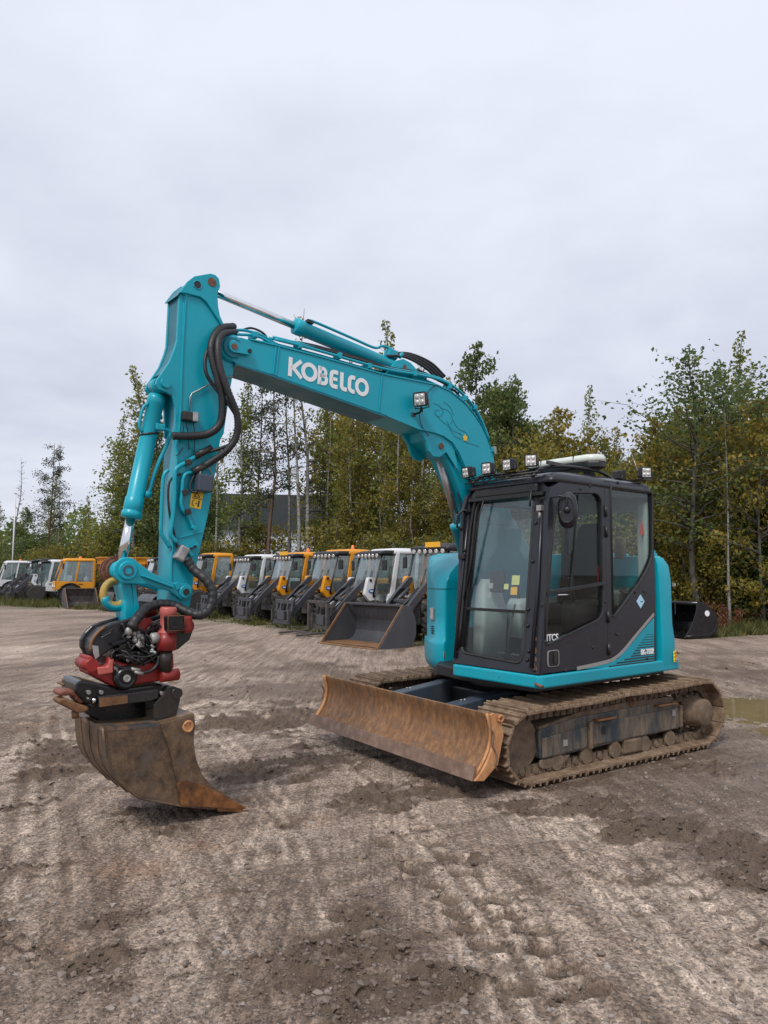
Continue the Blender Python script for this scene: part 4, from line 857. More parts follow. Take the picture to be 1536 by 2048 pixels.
fp.loft([[(p.x-.004, V0-AH+.03, p.z), (p.x-.004, V0+AH-.03, p.z), (p.x-.016, V0+AH-.03, p.z-.006), (p.x-.016, V0-AH+.03, p.z-.006)] for p in P], True, True, False); fp.build('front_plate', M['teal_shade'], arm)
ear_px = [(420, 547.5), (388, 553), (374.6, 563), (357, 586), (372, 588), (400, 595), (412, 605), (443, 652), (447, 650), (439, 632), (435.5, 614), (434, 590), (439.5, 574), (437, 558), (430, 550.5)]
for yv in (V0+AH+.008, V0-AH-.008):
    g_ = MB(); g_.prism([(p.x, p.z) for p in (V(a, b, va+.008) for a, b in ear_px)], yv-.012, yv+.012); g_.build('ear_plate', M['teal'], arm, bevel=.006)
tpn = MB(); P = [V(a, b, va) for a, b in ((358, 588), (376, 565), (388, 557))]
tpn.loft([[(p.x, V0-AH, p.z), (p.x, V0+AH, p.z), (p.x+.01, V0+AH, p.z-.01), (p.x+.01, V0-AH, p.z-.01)] for p in P], True, True, False); tpn.build('top_plate', M['teal_shade'], arm)
eA = V(424, 564.5, va+.02); pA = cen(eA)
MB().cyl((pA.x, V0-AH-.024, pA.z), (pA.x, V0+AH+.024, pA.z), .033, 20).build('pin', M['pin'], arm)
e2 = V(395, 570, va+.02); MB().cyl((e2.x, V0+AH+.018, e2.z), (e2.x, V0+AH+.022, e2.z), .030, 20).build('pin_hole', M['black'], arm)
MB().tube([(e2.x+.031*cos(t), V0+AH+.021, e2.z+.031*sin(t)) for t in np.linspace(0, 2*pi, 19)], .004, 5).build('hole_rim', M['teal_worn'], arm)
e3 = V(331, 766, va); MB().cyl((e3.x, V0-AH-.012, e3.z), (e3.x, V0+AH+.014, e3.z), .034, 20).build('pin', M['teal'], arm)
MB().lathe((pp.x, V0-AH-.03, pp.z), (0, 1, 0), [(0, .09), (.02, .11), (2*AH+.04, .11), (2*AH+.06, .09)], 28).build('pivot_boss', M['teal'], arm)
for a, b in (((372, 588), (366, 690)), ((366, 690), (361, 830)), ((361, 830), (352, 950)), ((352, 950), (343, 1130)), ((343, 1130), (341, 1200)), ((356, 1076), (404, 1064)), ((400, 593), (414, 605)), ((414, 605), (441, 650))):
    MB().bar(V(*a, va+.003), V(*b, va+.003), .008, .012, (0, 1, 0)).build('weld_seam', M['teal'], arm, bevel=.003)
# pipes, hoses, boxes on the arm's flank
def apipe(pts, off, r, mat, nm, n=4, par=None): return MB().tube(spline([V(a, b, va+off) for a, b in pts], n), r, 10).build(nm, M[mat], par or arm)
apipe([(408, 903), (393, 912), (372, 925), (358, 933), (350, 945), (349, 990), (345, 1040), (341, 1065), (347, 1078), (353, 1084)], .03, .0155, 'teal', 'hydraulic_pipe', 3)
apipe([(385, 944), (372, 948), (366, 960), (364, 985), (362, 1005), (366, 1020), (375, 1032), (383, 1048), (386, 1056)], .03, .0125, 'teal', 'hydraulic_pipe', 3)
apipe([(337, 940), (328, 950), (325, 975), (322, 1040), (322, 1065), (330, 1080), (340, 1095)], .0, .013, 'teal', 'hydraulic_pipe', 3)
apipe([(362, 948), (345, 955), (337, 975), (338, 1020), (347, 1060), (352, 1085), (362, 1110)], .012, .008, 'hose', 'hose', 5)
for a, b in ((375, 925), (369, 985), (374, 1024)): 
    p = V(a, b, va+.03); MB().box((p.x, va+.03, p.z), (.045, .05, .04), Matrix.Rotation(.35, 3, 'Y')).build('pipe_clamp', M['sleeve'], arm, bevel=.005)
p = V(386, 1055, va+.03); MB().cyl((p.x, va+.015, p.z), (p.x, va+.06, p.z), .018, 6).build('pipe_nut', M['teal'], arm)
bxp = V(407, 967, va+.05); MB().box((bxp.x, va+.05, bxp.z), (.115, .085, .125), Matrix.Rotation(-.05, 3, 'Y')).build('control_box', M['bluegrey'], arm, bevel=.012)
MB().tube(spline([V(400, 950, va+.06), V(402, 938, va+.05), V(415, 935, va+.03), V(423, 945, va+.015), V(423, 958, va+.01)], 5), .005, 6).build('cable', M['silver'], arm)
MB().tube(spline([V(398, 980, va+.06), V(388, 985, va+.05), V(380, 975, va+.03), V(386, 955, va+.03), V(394, 945, va+.03)], 5), .009, 6).build('cable', M['hose'], arm)
dq = [V(a, b, va+.003) for a, b in ((383.5, 981), (407, 986), (401, 1018.5), (379, 1014))]
dc_ = MB(); dc_.add([Vector((p.x, va+.0015, p.z)) for p in dq]+[Vector((p.x, va+.0035, p.z)) for p in dq], [(0,1,2,3),(7,6,5,4),(0,4,5,1),(1,5,6,2),(2,6,7,3),(3,7,4,0)]); dco_ = dc_.build('warning_decal', M['yellow'], arm)
def dp(s_, t): q = (dq[0]*(1-s_)+dq[1]*s_)*(1-t)+(dq[3]*(1-s_)+dq[2]*s_)*t; return Vector((q.x, va+.0042, q.z))
ic = MB(); ic.ribbon([dp(*q) for q in ((.25, .32), (.5, .08), (.75, .32))], .005, (0, 1, 0), .001, True)
for q in (((.2, .55), (.2, .85), (.38, .85)), ((.42, .72), (.62, .72)), ((.2, .55), (.34, .55)), ((.08, .42), (.95, .42))): ic.ribbon([dp(*t) for t in q], .005, (0, 1, 0), .001)
ic.ribbon([dp(.74, .52), dp(.74, .9)], .012, (0, 1, 0), .001); ic.build('pictogram', M['black'], dco_)
jb = V(379, 834, va+.03); MB().box((jb.x, va+.03, jb.z), (.115, .06, .065), Matrix.Rotation(-.05, 3, 'Y')).build('junction_block', M['sleeve'], arm, bevel=.008)
jb2 = V(388, 835, va+.03); MB().box((jb2.x, va+.035, jb2.z), (.045, .055, .07)).build('junction_plate', M['steel'], arm, bevel=.006)
MB().tube([V(379, 822, va+.02), V(380, 795, va+.012), V(384, 787, va+.012), V(420, 768, va+.012), V(465, 752, va+.012)], .006, 6).build('conduit', M['steel'], arm)
for a in ((367, 850, 362, 872), (372, 845, 378, 900), (387, 845, 388, 905), (366, 895, 352, 912)):
    MB().tube(spline([V(a[0], a[1], va+.03), V((a[0]+a[2])/2+2, (a[1]+a[3])/2, va+.025), V(a[2], a[3], va+.015)], 4), .004, 5).build('wire', M['hose'], arm)
# ribbed hoses looping over the joint
def ribbed(pts, r, nm='hose', par=None):
    P = spline(pts, 14); Q = []; R_ = []
    for i, p in enumerate(P): Q.append(p); R_.append(r*(1.0 if i % 2 else .86))
    return MB().tube(Q, R_, 10).build(nm, M['hose'], par or arm)
h1 = [V(468, 653, V0+.05), V(440, 658, V0+.14), V(424, 685, V0+.20), V(424, 715, V0+.22), V(436, 760, V0+.24), V(445, 800, V0+.24), V(441, 845, V0+.22), V(420, 866, V0+.20), V(390, 872, V0+.18), V(345, 872, V0+.16)]
ribbed(h1, .030)
h2_ = [V(472, 664, V0+.08), V(446, 668, V0+.18), V(436, 690, V0+.24), V(440, 735, V0+.27), V(457, 785, V0+.29), V(474, 830, V0+.29), V(473, 870, V0+.27), V(455, 900, V0+.24), V(420, 925, V0+.17), V(386, 944, V0+.15)]
ribbed(h2_, .027)
h3_ = [V(430, 680, V0+.16), V(412, 710, V0+.17), V(412, 745, V0+.19), V(430, 775, V0+.20), V(462, 815, V0+.26), V(479, 850, V0+.26), V(470, 882, V0+.23), V(440, 897, V0+.20), V(405, 906, V0+.15)]
MB().tube(spline(h3_, 8), .014, 8).build('hose', M['hose'], arm)
for a, b, c_, d_ in ((423, 895, 390, 913), (410, 931, 386, 944)): MB().cyl(V(a, b, va+.05), V(c_, d_, va+.035), .024, 12).build('hose_sleeve', M['sleeve'], arm)
MB().cyl(V(372, 872, va+.045), V(345, 872, va+.03), .027, 12).build('hose_sleeve', M['sleeve'], arm)
vv_ = V(362, 1107, va+.04); MB().box((vv_.x, va+.045, vv_.z), (.075, .07, .11), Matrix.Rotation(-.5, 3, 'Y')).build('valve', M['steel'], arm, bevel=.014)
for a, b in (((372, 1092), (385, 1112)), ((378, 1099), (396, 1090))): MB().bar(V(*a, va+.02), V(*b, va+.02), .03, .018, (0, 1, 0)).build('bracket', M['teal'], arm, bevel=.003)
for a, b in ((381, 1097), (388, 1093)): 
    p = V(a, b, va+.02); MB().cyl((p.x, va+.01, p.z), (p.x, va+.05, p.z), .010, 6).build('bolt', M['black'], arm)
# ---- arm cylinder
dd = (pA-pB).normalized(); tot = (pA-pB).length; be = cen(V(587, 649, V0)); Lb = (be-pB).dot(dd)
ac = MB(); ac.lathe(pB+dd*.07, dd, [(0, .035), (0, .055), (.03, .060), (Lb-.16, .060), (Lb-.155, .068), (Lb-.085, .068), (Lb-.08, .058), (Lb-.07, .03)], 28); aco = ac.build('arm_cylinder', M['teal'], EX)
MB().cyl(pB+dd*(Lb-.02), pA-dd*.02, .030, 20).build('cylinder_rod', M['chrome'], aco)
MB().cyl((pA.x, V0-.06, pA.z), (pA.x, V0+.06, pA.z), .055, 20).build('rod_eye', M['teal'], aco)
MB().cyl((pB.x, V0-.045, pB.z), (pB.x, V0+.045, pB.z), .06, 20).build('barrel_eye', M['teal'], aco)
upn = Vector((-dd.z, 0, dd.x)); upn = upn if upn.z > 0 else -upn
def alongc(t, h, y=0): return pB+dd*t+upn*h+Vector((0, y, 0))
MB().tube(spline([alongc(Lb-.13, .06, .03), alongc(Lb-.16, .085, .03), alongc(Lb*.5, .085, .03), alongc(.32, .085, .03), alongc(.24, .13, .03), alongc(.12, .14, .02), alongc(.06, .10, .02)], 5), .012, 8).build('hydraulic_pipe', M['teal'], aco)
MB().box(alongc(Lb-.13, .070, .02), (.06, .05, .03), Matrix((dd, Vector((0, 1, 0)), dd.cross(Vector((0, 1, 0))))).transposed()).build('port_block', M['black'], aco, bevel=.005)
MB().box(alongc(.12, .10, .01), (.10, .09, .07), Matrix((dd, Vector((0, 1, 0)), dd.cross(Vector((0, 1, 0))))).transposed()).build('port_block', M['teal_worn'], aco, bevel=.01)
for y in (.05, -.02): MB().cyl(alongc(.05, .085, y), alongc(.02, .13, y), .018, 8).build('fitting', M['teal_worn'], aco)
# ---- bucket cylinder and linkage
pT = cen(e3); kA = V(252.7, 1141, V0+.13); pK = cen(kA); dd = (pK-pT).normalized(); tot = (pK-pT).length
be = cen(V(272, 1040, V0)); Lb = (be-pT).dot(dd)
bcy = MB(); bcy.lathe(pT+dd*.07, dd, [(0, .04), (0, .056), (.03, .062), (.07, .062), (.075, .058), (Lb-.22, .058), (Lb-.215, .064), (Lb-.13, .064), (Lb-.125, .060), (Lb-.12, .068), (Lb-.075, .068), (Lb-.07, .035)], 28); bcyo = bcy.build('bucket_cylinder', M['teal'], EX)
MB().cyl(pT+dd*(Lb-.02), pK-dd*.03, .033, 20).build('cylinder_rod', M['chrome'], bcyo)
MB().cyl((pT.x, V0-.06, pT.z), (pT.x, V0+.06, pT.z), .06, 20).build('barrel_eye', M['teal'], bcyo)
MB().cyl((pK.x, V0-.06, pK.z), (pK.x, V0+.06, pK.z), .065, 20).build('rod_eye', M['teal'], bcyo)
rear = Vector((-1, 0, .25))
def ac2(t, h, y=.0): return pT+dd*t+Vector((dd.z, 0, -dd.x))*(-h)+Vector((0, y, 0))
sgn = 1 if ac2(0, 1).x < pT.x else -1
MB().tube(spline([ac2(.30, .055*sgn, .02), ac2(.30, .13*sgn, .02), ac2(.36, .14*sgn, .02), ac2(.55, .10*sgn, .02), ac2(Lb-.30, .085*sgn, .02), ac2(Lb-.22, .08*sgn, .02), ac2(Lb-.18, .055*sgn, .02)], 5), .014, 8).build('hydraulic_pipe', M['teal'], bcyo)
MB().tube(spline([ac2(.36, -.055*sgn, .02), ac2(.32, -.085*sgn, .02), ac2(.20, -.085*sgn, .02), ac2(.15, -.055*sgn, .02)], 5), .011, 8).build('hydraulic_pipe', M['teal'], bcyo)
MB().box(ac2(.30, .05*sgn, .03), (.07, .08, .05)).build('port_block', M['teal_worn'], bcyo, bevel=.01)
MB().cyl(ac2(Lb-.19, .05*sgn, .02), ac2(Lb-.19, .095*sgn, .02), .026, 10).build('fitting', M['teal_worn'], bcyo)
MB().tube([ac2(.36+.066*0, 0, 0)+Vector((.062*cos(t)*abs(dd.z), .062*sin(t), .062*cos(t)*dd.x*-1)) for t in np.linspace(0, 2*pi, 17)], .008, 5).build('clamp_band', M['black'], bcyo)
# idler link: two plates from the cylinder's end to the arm
kB = V(368.7, 1183.5, V0+.14)
def dogbone(a, b, ra, rb, waist):
    a, b = Vector((a.x, a.z)), Vector((b.x, b.z)); d = (b-a).normalized(); n = Vector((-d.y, d.x)); out = []; l = (b-a).length
    for k in range(13): t = radians(60+240*k/12); out.append(a+d*cos(t)*ra+n*sin(t)*ra)
    out.append(a+d*(l*.38)-n*waist); out.append(a+d*(l*.75)-n*waist*.75)
    for k in range(13): t = radians(-120+240*k/12); out.append(b+d*cos(t)*rb+n*sin(t)*rb)
    out.append(a+d*(l*.75)+n*waist*.75); out.append(a+d*(l*.38)+n*waist); return [tuple(p) for p in out]
for y in (V0+.135, V0-.135):
    g_ = MB(); g_.prism(dogbone(kA, kB, .088, .060, .042), y-.016, y+.016); lk = g_.build('idler_link', M['teal_worn'], EX, bevel=.007)
    s_ = 1 if y > V0 else -1
    MB().lathe((kA.x, y, kA.z), (0, s_, 0), [(0, .062), (.030, .062), (.034, .056), (.034, .0)], 24).build('boss', M['teal'], lk)
    MB().lathe((kA.x, y, kA.z), (0, s_, 0), [(0, .036), (.038, .036), (.038, .024), (.030, .024), (.030, 0)], 20).build('pin', M['bluegrey'], lk)
    MB().lathe((kB.x, y, kB.z), (0, s_, 0), [(0, .046), (.03, .046), (.034, .04), (.034, 0)], 24).build('boss', M['teal'], lk)
    MB().cyl((kB.x, y, kB.z), (kB.x, y+s_*.042, kB.z), .022, 16).build('pin', M['sleeve'], lk)
    if s_ > 0:
        q0 = kA+(kB-kA)*.22; q1 = kA+(kB-kA)*.78; MB().bar((q0.x, y+.02, q0.z), (q1.x, y+.02, q1.z), .012, .045, (0, 1, 0)).build('rib', M['teal'], lk, bevel=.004)
        kc = V(354, 1172, V0+.15); MB().box((kc.x, y+.02, kc.z), (.035, .02, .05), Matrix.Rotation(.4, 3, 'Y')).build('keeper_plate', M['teal'], lk, bevel=.004)
MB().cyl((kB.x, V0-.15, kB.z), (kB.x, V0+.15, kB.z), .045, 16).build('link_tube', M['teal'], EX)
MB().lathe((pK.x, V0-.12, pK.z), (0, 1, 0), [(0, .10), (.02, .10), (.02, .085), (.05, .085), (.05, .10), (.07, .10), (.07, .08), (.10, .08)], 24).build('link_spacer', M['pin'], EX)
# bucket link down to the tiltrotator with its lifting hook
lpx = [(243, 1160), (262, 1158), (272, 1200), (279, 1230), (276, 1244), (250, 1247), (248, 1225), (250, 1200), (244, 1175)]
bk = MB(); bk.prism(UZ(lpx, V0+.09), V0-.09, V0+.09); blk = bk.build('bucket_link', M['teal'], EX, bevel=.012)
fl_ = MB(); fl_.prism(UZ([(262, 1158), (268, 1158), (281, 1232), (275, 1246), (271, 1240)], V0+.09), V0-.10, V0+.10); fl_.build('flange', M['teal'], blk, bevel=.004)
MB().cyl((pK.x, V0-.11, pK.z), (pK.x, V0+.11, pK.z), .06, 20).build('link_eye', M['teal'], blk)
hc = V(231, 1186, V0); hk = [(hc.x+.080*cos(radians(a)), V0, hc.z+.085*sin(radians(a))) for a in range(110, -215, -15)]
MB().tube(hk, [.030-.012*abs(k/21-.5)*1.2 for k in range(len(hk))], 8).build('lifting_hook', [M['hookyellow']], blk)
MB().tube([Vector(p)+Vector((-.006, 0, -.01)) for p in hk[8:19]], .031, 8).build('hook_paint', M['teal_worn'], blk)
MB().bar(Vector(hk[-1]), V(250, 1215, V0), .05, .06, (0, 1, 0)).build('hook_base', M['teal'], blk, bevel=.01)
MB().bar(Vector(hk[0]), V(246, 1165, V0), .04, .05, (0, 1, 0)).build('hook_base', M['teal'], blk, bevel=.01)
# ---- tiltrotator
TR = empty('tiltrotator', (0, 0, 0), 0, EX)
vt = V0+.17
up_px = [(181, 1300), (181, 1284), (190, 1269), (204, 1255), (222, 1247), (248, 1240), (268, 1234), (285, 1236), (300, 1248), (318, 1240), (345, 1232), (372, 1232), (386, 1242), (388, 1258), (380, 1280), (357, 1299), (330, 1306), (300, 1300), (270, 1290), (240, 1292), (222, 1300), (205, 1311), (199, 1326), (190, 1324), (186, 1308)]
for yv in (V0+.15, V0-.06):
    g_ = MB(); g_.prism([(p.x, p.z) for p in (V(a, b, V0+.17) for a, b in up_px)], yv-.02, yv+.02); g_.build('upper_bracket', M['tiltblack'], TR, bevel=.012, seg=3)
sp_ = MB(); sp_.prism(UZ([(183, 1298), (186, 1280), (206, 1258), (235, 1247), (262, 1240), (255, 1285), (215, 1300), (197, 1320), (190, 1318)], V0+.13), V0-.05, V0+.13); sp_.build('bracket_hood', M['tiltblack'], TR, bevel=.02, seg=3)
MB().bar(V(203, 1271, vt+.012), V(226, 1258, vt+.012), .014, .022, (0, 1, 0)).build('slot', M['black'], TR, bevel=.004)
MB().bar(V(203, 1274, vt+.014), V(222, 1263, vt+.014), .006, .008, (0, 1, 0)).build('scrape_mark', M['silver'], TR)
MB().tube(spline([V(181, 1302, vt), V(183, 1284, vt), V(193, 1268, vt), V(210, 1253, vt)], 4), .010, 6).build('worn_rim', M['rust'], TR)
rim = MB(); rim.prism(UZ([(183, 1290), (196, 1292), (198, 1312), (190, 1318), (186, 1306)], vt), vt+.0, vt+.008); rim.build('scraped_patch', M['silver'], TR)
for a, b in ((290, 1250), (372, 1252)):
    p = V(a, b, V0+.16); MB().cyl((p.x, V0-.19, p.z), (p.x, V0+.19, p.z), .048, 24).build('bracket_pin', M['red'], TR)
dk = V(283, 1252, vt+.02); MB().cyl((dk.x, vt+.0, dk.z), (dk.x, vt+.03, dk.z), .055, 24).build('red_disc', M['red'], TR)
core = MB(); core.prism(UZ([(222, 1300), (330, 1290), (345, 1330), (300, 1345), (225, 1340)], V0+.10), V0-.12, V0+.12); core.build('rotor_core', M['oil'], TR, bevel=.02)
# red tilt frame
red_px = [(178, 1311), (177, 1348), (190, 1354), (213, 1366), (233, 1376), (246, 1378), (262, 1373), (288, 1367), (338, 1360), (343, 1345), (349, 1334), (348, 1306), (338, 1300), (320, 1324), (256, 1327), (233, 1324), (218, 1312), (213, 1331), (193, 1333), (188, 1313)]
rf_ = MB(); rf_.prism(UZ(red_px, V0+.19), V0-.03, V0+.19); red = rf_.build('tilt_frame', M['red'], TR, bevel=.016, seg=3)
p = V(184, 1330, V0+.19); MB().cyl((p.x, V0-.04, p.z), (p.x, V0+.205, p.z), .040, 20).build('boss', M['red'], red)
hp_ = MB(); hp_.prism(UZ([(192, 1334), (213, 1332), (219, 1313), (226, 1318), (224, 1345), (195, 1350)], V0+.19), V0+.19, V0+.215); hp_.build('cheek', M['pink'], red, bevel=.008)
rc = V(248, 1355, V0+.19)
MB().lathe((rc.x, V0+.17, rc.z), (0, 1, 0), [(0, .075), (.05, .075), (.055, .068), (.075, .066), (.078, .045), (.070, .042), (.070, 0)], 28).build('pivot_cap', M['oil'], red)
MB().lathe((rc.x, V0+.24, rc.z), (0, 1, 0), [(0, .024), (.012, .022), (.012, .012), (.004, .011), (.004, 0)], 20).build('pivot_ring', M['zinc'], red)
pk = MB(); pk.prism(UZ([(224, 1335), (236, 1331), (254, 1334), (262, 1345), (258, 1362), (240, 1372), (228, 1362)], V0+.2), V0+.185, V0+.20); pk.build('recess', M['oil'], red)
p = V(231, 1336, V0+.2); MB().cyl((p.x, V0+.19, p.z), (p.x, V0+.215, p.z), .013, 8).build('bolt', M['steel'], red)
# tilt cylinder
c0, c1, c2, c3 = V(337, 1214, V0+.24), V(336, 1232, V0+.24), V(334, 1296, V0+.24), V(330, 1342, V0+.24)
dv_ = (c3-c0).normalized()
tcy = MB(); tcy.lathe(c0, dv_, [(0, .03), (.0, .048), (.012, .056), (.05, .056), (.06, .050), (.15, .050), (.16, .060), (.25, .062), (.28, .050)], 24); tco = tcy.build('tilt_cylinder', M['pink'], TR)
MB().cyl(c0+dv_*.17, c0+dv_*.285, .0635, 24).build('gland', M['red'], tco)
MB().cyl(c0+dv_*.27, c3, .042, 24).build('sleeve', M['sleeve'], tco)
pq = V(325, 1219, V0+.24); MB().cyl(pq, c0+dv_*.025, .020, 12).build('port', M['pink'], tco)
p = V(330, 1352, V0+.24); MB().cyl((p.x+.03, V0+.24, p.z), (p.x-.09, V0+.24, p.z+.005), .040, 18).build('rod_eye', M['red'], tco)
tc2 = V(300, 1214, V0-.16); MB().lathe(tc2, dv_, [(0, .03), (0, .055), (.05, .058), (.05, .048), (.3, .05)], 20).build('tilt_cylinder', M['red'], TR)
# valve box, lamps, fittings, cables
vb_ = V(348, 1246, V0+.31); MB().box(vb_, (.115, .07, .10), Matrix.Rotation(.05, 3, 'Y')).build('valve_box', M['oil'], TR, bevel=.008)
MB().tube([vb_+Vector((x*.056, .036, z*.048)) for x, z in ((-1, -1), (1, -1), (1, 1), (-1, 1), (-1, -1))], .004, 4).build('box_rim', M['rust'], TR)
vr = V(372, 1248, V0+.25); MB().box(vr, (.06, .09, .11)).build('mount_block', M['red'], TR, bevel=.015)
sn = V(309, 1277, V0+.24); MB().lathe(sn-Vector((-.03, 0, 0)), (-1, 0, .1), [(0, .02), (.01, .036), (.05, .036), (.055, .028), (.07, .026)], 14).build('sensor', M['zinc'], TR)
for a, b, c_, d_, mm in ((257, 1262, 258, 1276, 'zinc'), (268, 1258, 270, 1285, 'zinc'), (277, 1262, 279, 1292, 'zinc'), (284, 1268, 284, 1294, 'zinc'), (303, 1296, 304, 1304, 'white')):
    q0, q1 = V(a, b, V0+.22), V(c_, d_, V0+.22); d_ = (q1-q0); l = d_.length
    MB().lathe(q0, d_, [(0, .008), (l*.2, .011), (l*.2, .016), (l*.45, .016), (l*.45, .011), (l*.7, .012), (l*.7, .017), (l, .014)], 8).build('hose_fitting', M[mm], TR)
MB().lathe(V(257, 1268, V0+.23), (0, 0, 1), [(0, .026), (.03, .022), (.05, .006)], 12).build('grease_cap', M['zinc'], TR)
mb = MB(); mb.prism(UZ([(240, 1304), (318, 1298), (318, 1322), (258, 1327), (240, 1318)], V0+.19), V0+.10, V0+.20); mb.build('valve_block', M['oil'], TR, bevel=.01)
for a, b in ((279, 1317), (256, 1320)):
    p = V(a, b, V0+.21); MB().cyl((p.x, V0+.195, p.z), (p.x, V0+.215, p.z), .011, 12).build('plug', M['zinc'], TR)
for k, pts in enumerate(([(222, 1318), (226, 1305), (240, 1298), (262, 1302)], [(228, 1326), (245, 1336), (280, 1330), (312, 1312), (320, 1290)], [(262, 1341), (280, 1345), (300, 1342), (314, 1330), (318, 1312)], [(290, 1290), (300, 1270), (312, 1256), (330, 1250)], [(285, 1296), (296, 1258), (318, 1246), (330, 1244)], [(270, 1290), (262, 1298), (256, 1284)], [(240, 1296), (262, 1290), (300, 1296), (318, 1306)], [(300, 1300), (318, 1285), (322, 1262), (334, 1252)], [(232, 1312), (250, 1310), (290, 1314), (316, 1306)], [(236, 1290), (250, 1282), (246, 1272), (258, 1266)], [(298, 1286), (290, 1276), (296, 1262), (310, 1256)], [(325, 1268), (316, 1276), (314, 1292), (322, 1304)])):
    MB().tube(spline([V(a, b, V0+.21+.012*(k % 3)) for a, b in pts], 6), .0075 if k != 2 else .011, 7).build('cable', M['hose'], TR)
RC = random.Random(8)
for k in range(20):
    x0, y0 = RC.uniform(232, 300), RC.uniform(1262, 1318); x1, y1 = x0+RC.uniform(18, 60), y0+RC.uniform(-24, 30); vv2 = V0+RC.uniform(.185, .245)
    MB().tube(spline([V(x0, y0, vv2-.03), V((x0*2+x1)/3+RC.uniform(-8, 8), (y0*2+y1)/3-RC.uniform(2, 14), vv2+.01), V((x0+2*x1)/3+RC.uniform(-8, 8), (y0+2*y1)/3+RC.uniform(-4, 12), vv2+.01), V(min(x1, 330), min(y1, 1336), vv2-.03)], 5), RC.choice((.005, .006, .0075)), 6).build('cable', M['hose'], TR)
for k in range(9):
    x0, y0 = RC.uniform(240, 318), RC.uniform(1268, 1322); a_ = V(x0, y0, V0+.225); b_ = V(x0+RC.uniform(3, 9), y0+RC.uniform(3, 8), V0+.235); MB().cyl(a_, b_, RC.uniform(.008, .012), 6).build('hose_fitting', M[RC.choice(('zinc', 'sleeve', 'oil'))], TR)
for a, b, c_, d_ in ((262, 1338, 280, 1341), (268, 1344, 286, 1347)): MB().cyl(V(a, b, V0+.235), V(c_, d_, V0+.235), .013, 8).build('hose_fitting', M['zinc'], TR)
for a, b, s_ in ((235, 1285, .045), (238, 1297, .04), (246, 1290, .035), (300, 1306, .035), (312, 1290, .03)): MB().box(V(a, b, V0+.20), (s_*1.8, .05, s_*.5), Matrix.Rotation(.25, 3, 'Y')).build('clip', M['oil'], TR, bevel=.004)
# big wrapped hose bundle sweeping from the arm to the tiltrotator
hb_ = [V(374, 1118, va+.05), V(386, 1138, va+.07), V(412, 1160, V0+.26), V(425, 1185, V0+.29), V(420, 1215, V0+.30), V(400, 1230, V0+.30), V(375, 1224, V0+.22), V(350, 1212, V0+.15), V(322, 1208, V0+.14), V(296, 1215, V0+.16), V(276, 1234, V0+.22), V(262, 1256, V0+.25)]
P = spline(hb_, 9); MB().tube(P, [.031*(1+.10*((i % 4) in (0, 1))) for i in range(len(P))], 12).build('hose_bundle', M['hose'], EX)
# quick coupler
CQ = MB(); CQ.prism(UZ([(153, 1366), (162, 1361), (180, 1363), (236, 1378), (262, 1376), (325, 1368), (330, 1378), (318, 1402), (300, 1404), (190, 1414), (170, 1406), (150, 1384)], V0+.20), V0-.12, V0+.20); cqo = CQ.build('quick_coupler', M['oil'], TR, bevel=.012)
rail = MB(); rail.prism(UZ([(197, 1393), (316, 1379), (317, 1396), (300, 1402), (198, 1414)], V0+.23), V0+.20, V0+.235); rail.build('side_rail', M['tiltblack'], cqo, bevel=.006)
rl2 = MB(); rl2.prism(UZ([(198, 1396), (255, 1390), (255, 1406), (199, 1414)], V0+.236), V0+.236, V0+.2395); rl2.build('rust_patch', M['rust'], cqo)
p0, p1 = V(170, 1400, V0+.19), V(196, 1399, V0+.19); MB().cyl(p0, p1, .022, 14).build('lock_pin', M['oil'], cqo)
MB().cyl(V(184, 1401, V0+.21), V(192, 1400, V0+.21), .016, 12).build('pin_end', M['chrome'], cqo)
for a, b in ((176, 1384), (201, 1384), (322, 1386)): 
    p = V(a, b, V0+.205); MB().cyl((p.x, V0+.20, p.z), (p.x, V0+.225, p.z), .014, 8).build('bolt', M['steel'], cqo)
# rusty hook jaws at the coupler's nose
for yv, pts, mm in ((V0+.10, [(110, 1381), (124, 1376), (150, 1379), (162, 1384), (166, 1400), (155, 1406), (145, 1398), (143, 1392), (134, 1388), (112, 1390)], 'rustred'), (V0+.13, [(110, 1397), (124, 1393), (150, 1404), (172, 1411), (171, 1419), (150, 1424), (130, 1414), (112, 1405)], 'rust'), (V0-.12, [(118, 1366), (135, 1361), (155, 1361), (152, 1374), (136, 1372), (120, 1370)], 'rust')):
    g_ = MB(); g_.prism([(p.x, p.z) for p in (V(a, b, yv) for a, b in pts)], yv-.07, yv+.07); g_.build('hook_jaw', M[mm], cqo, bevel=.014, seg=3)
MB().cyl(V(150, 1422, V0+.16), V(151, 1436, V0+.16), .022, 10).build('stop_pin', M['rust'], cqo)
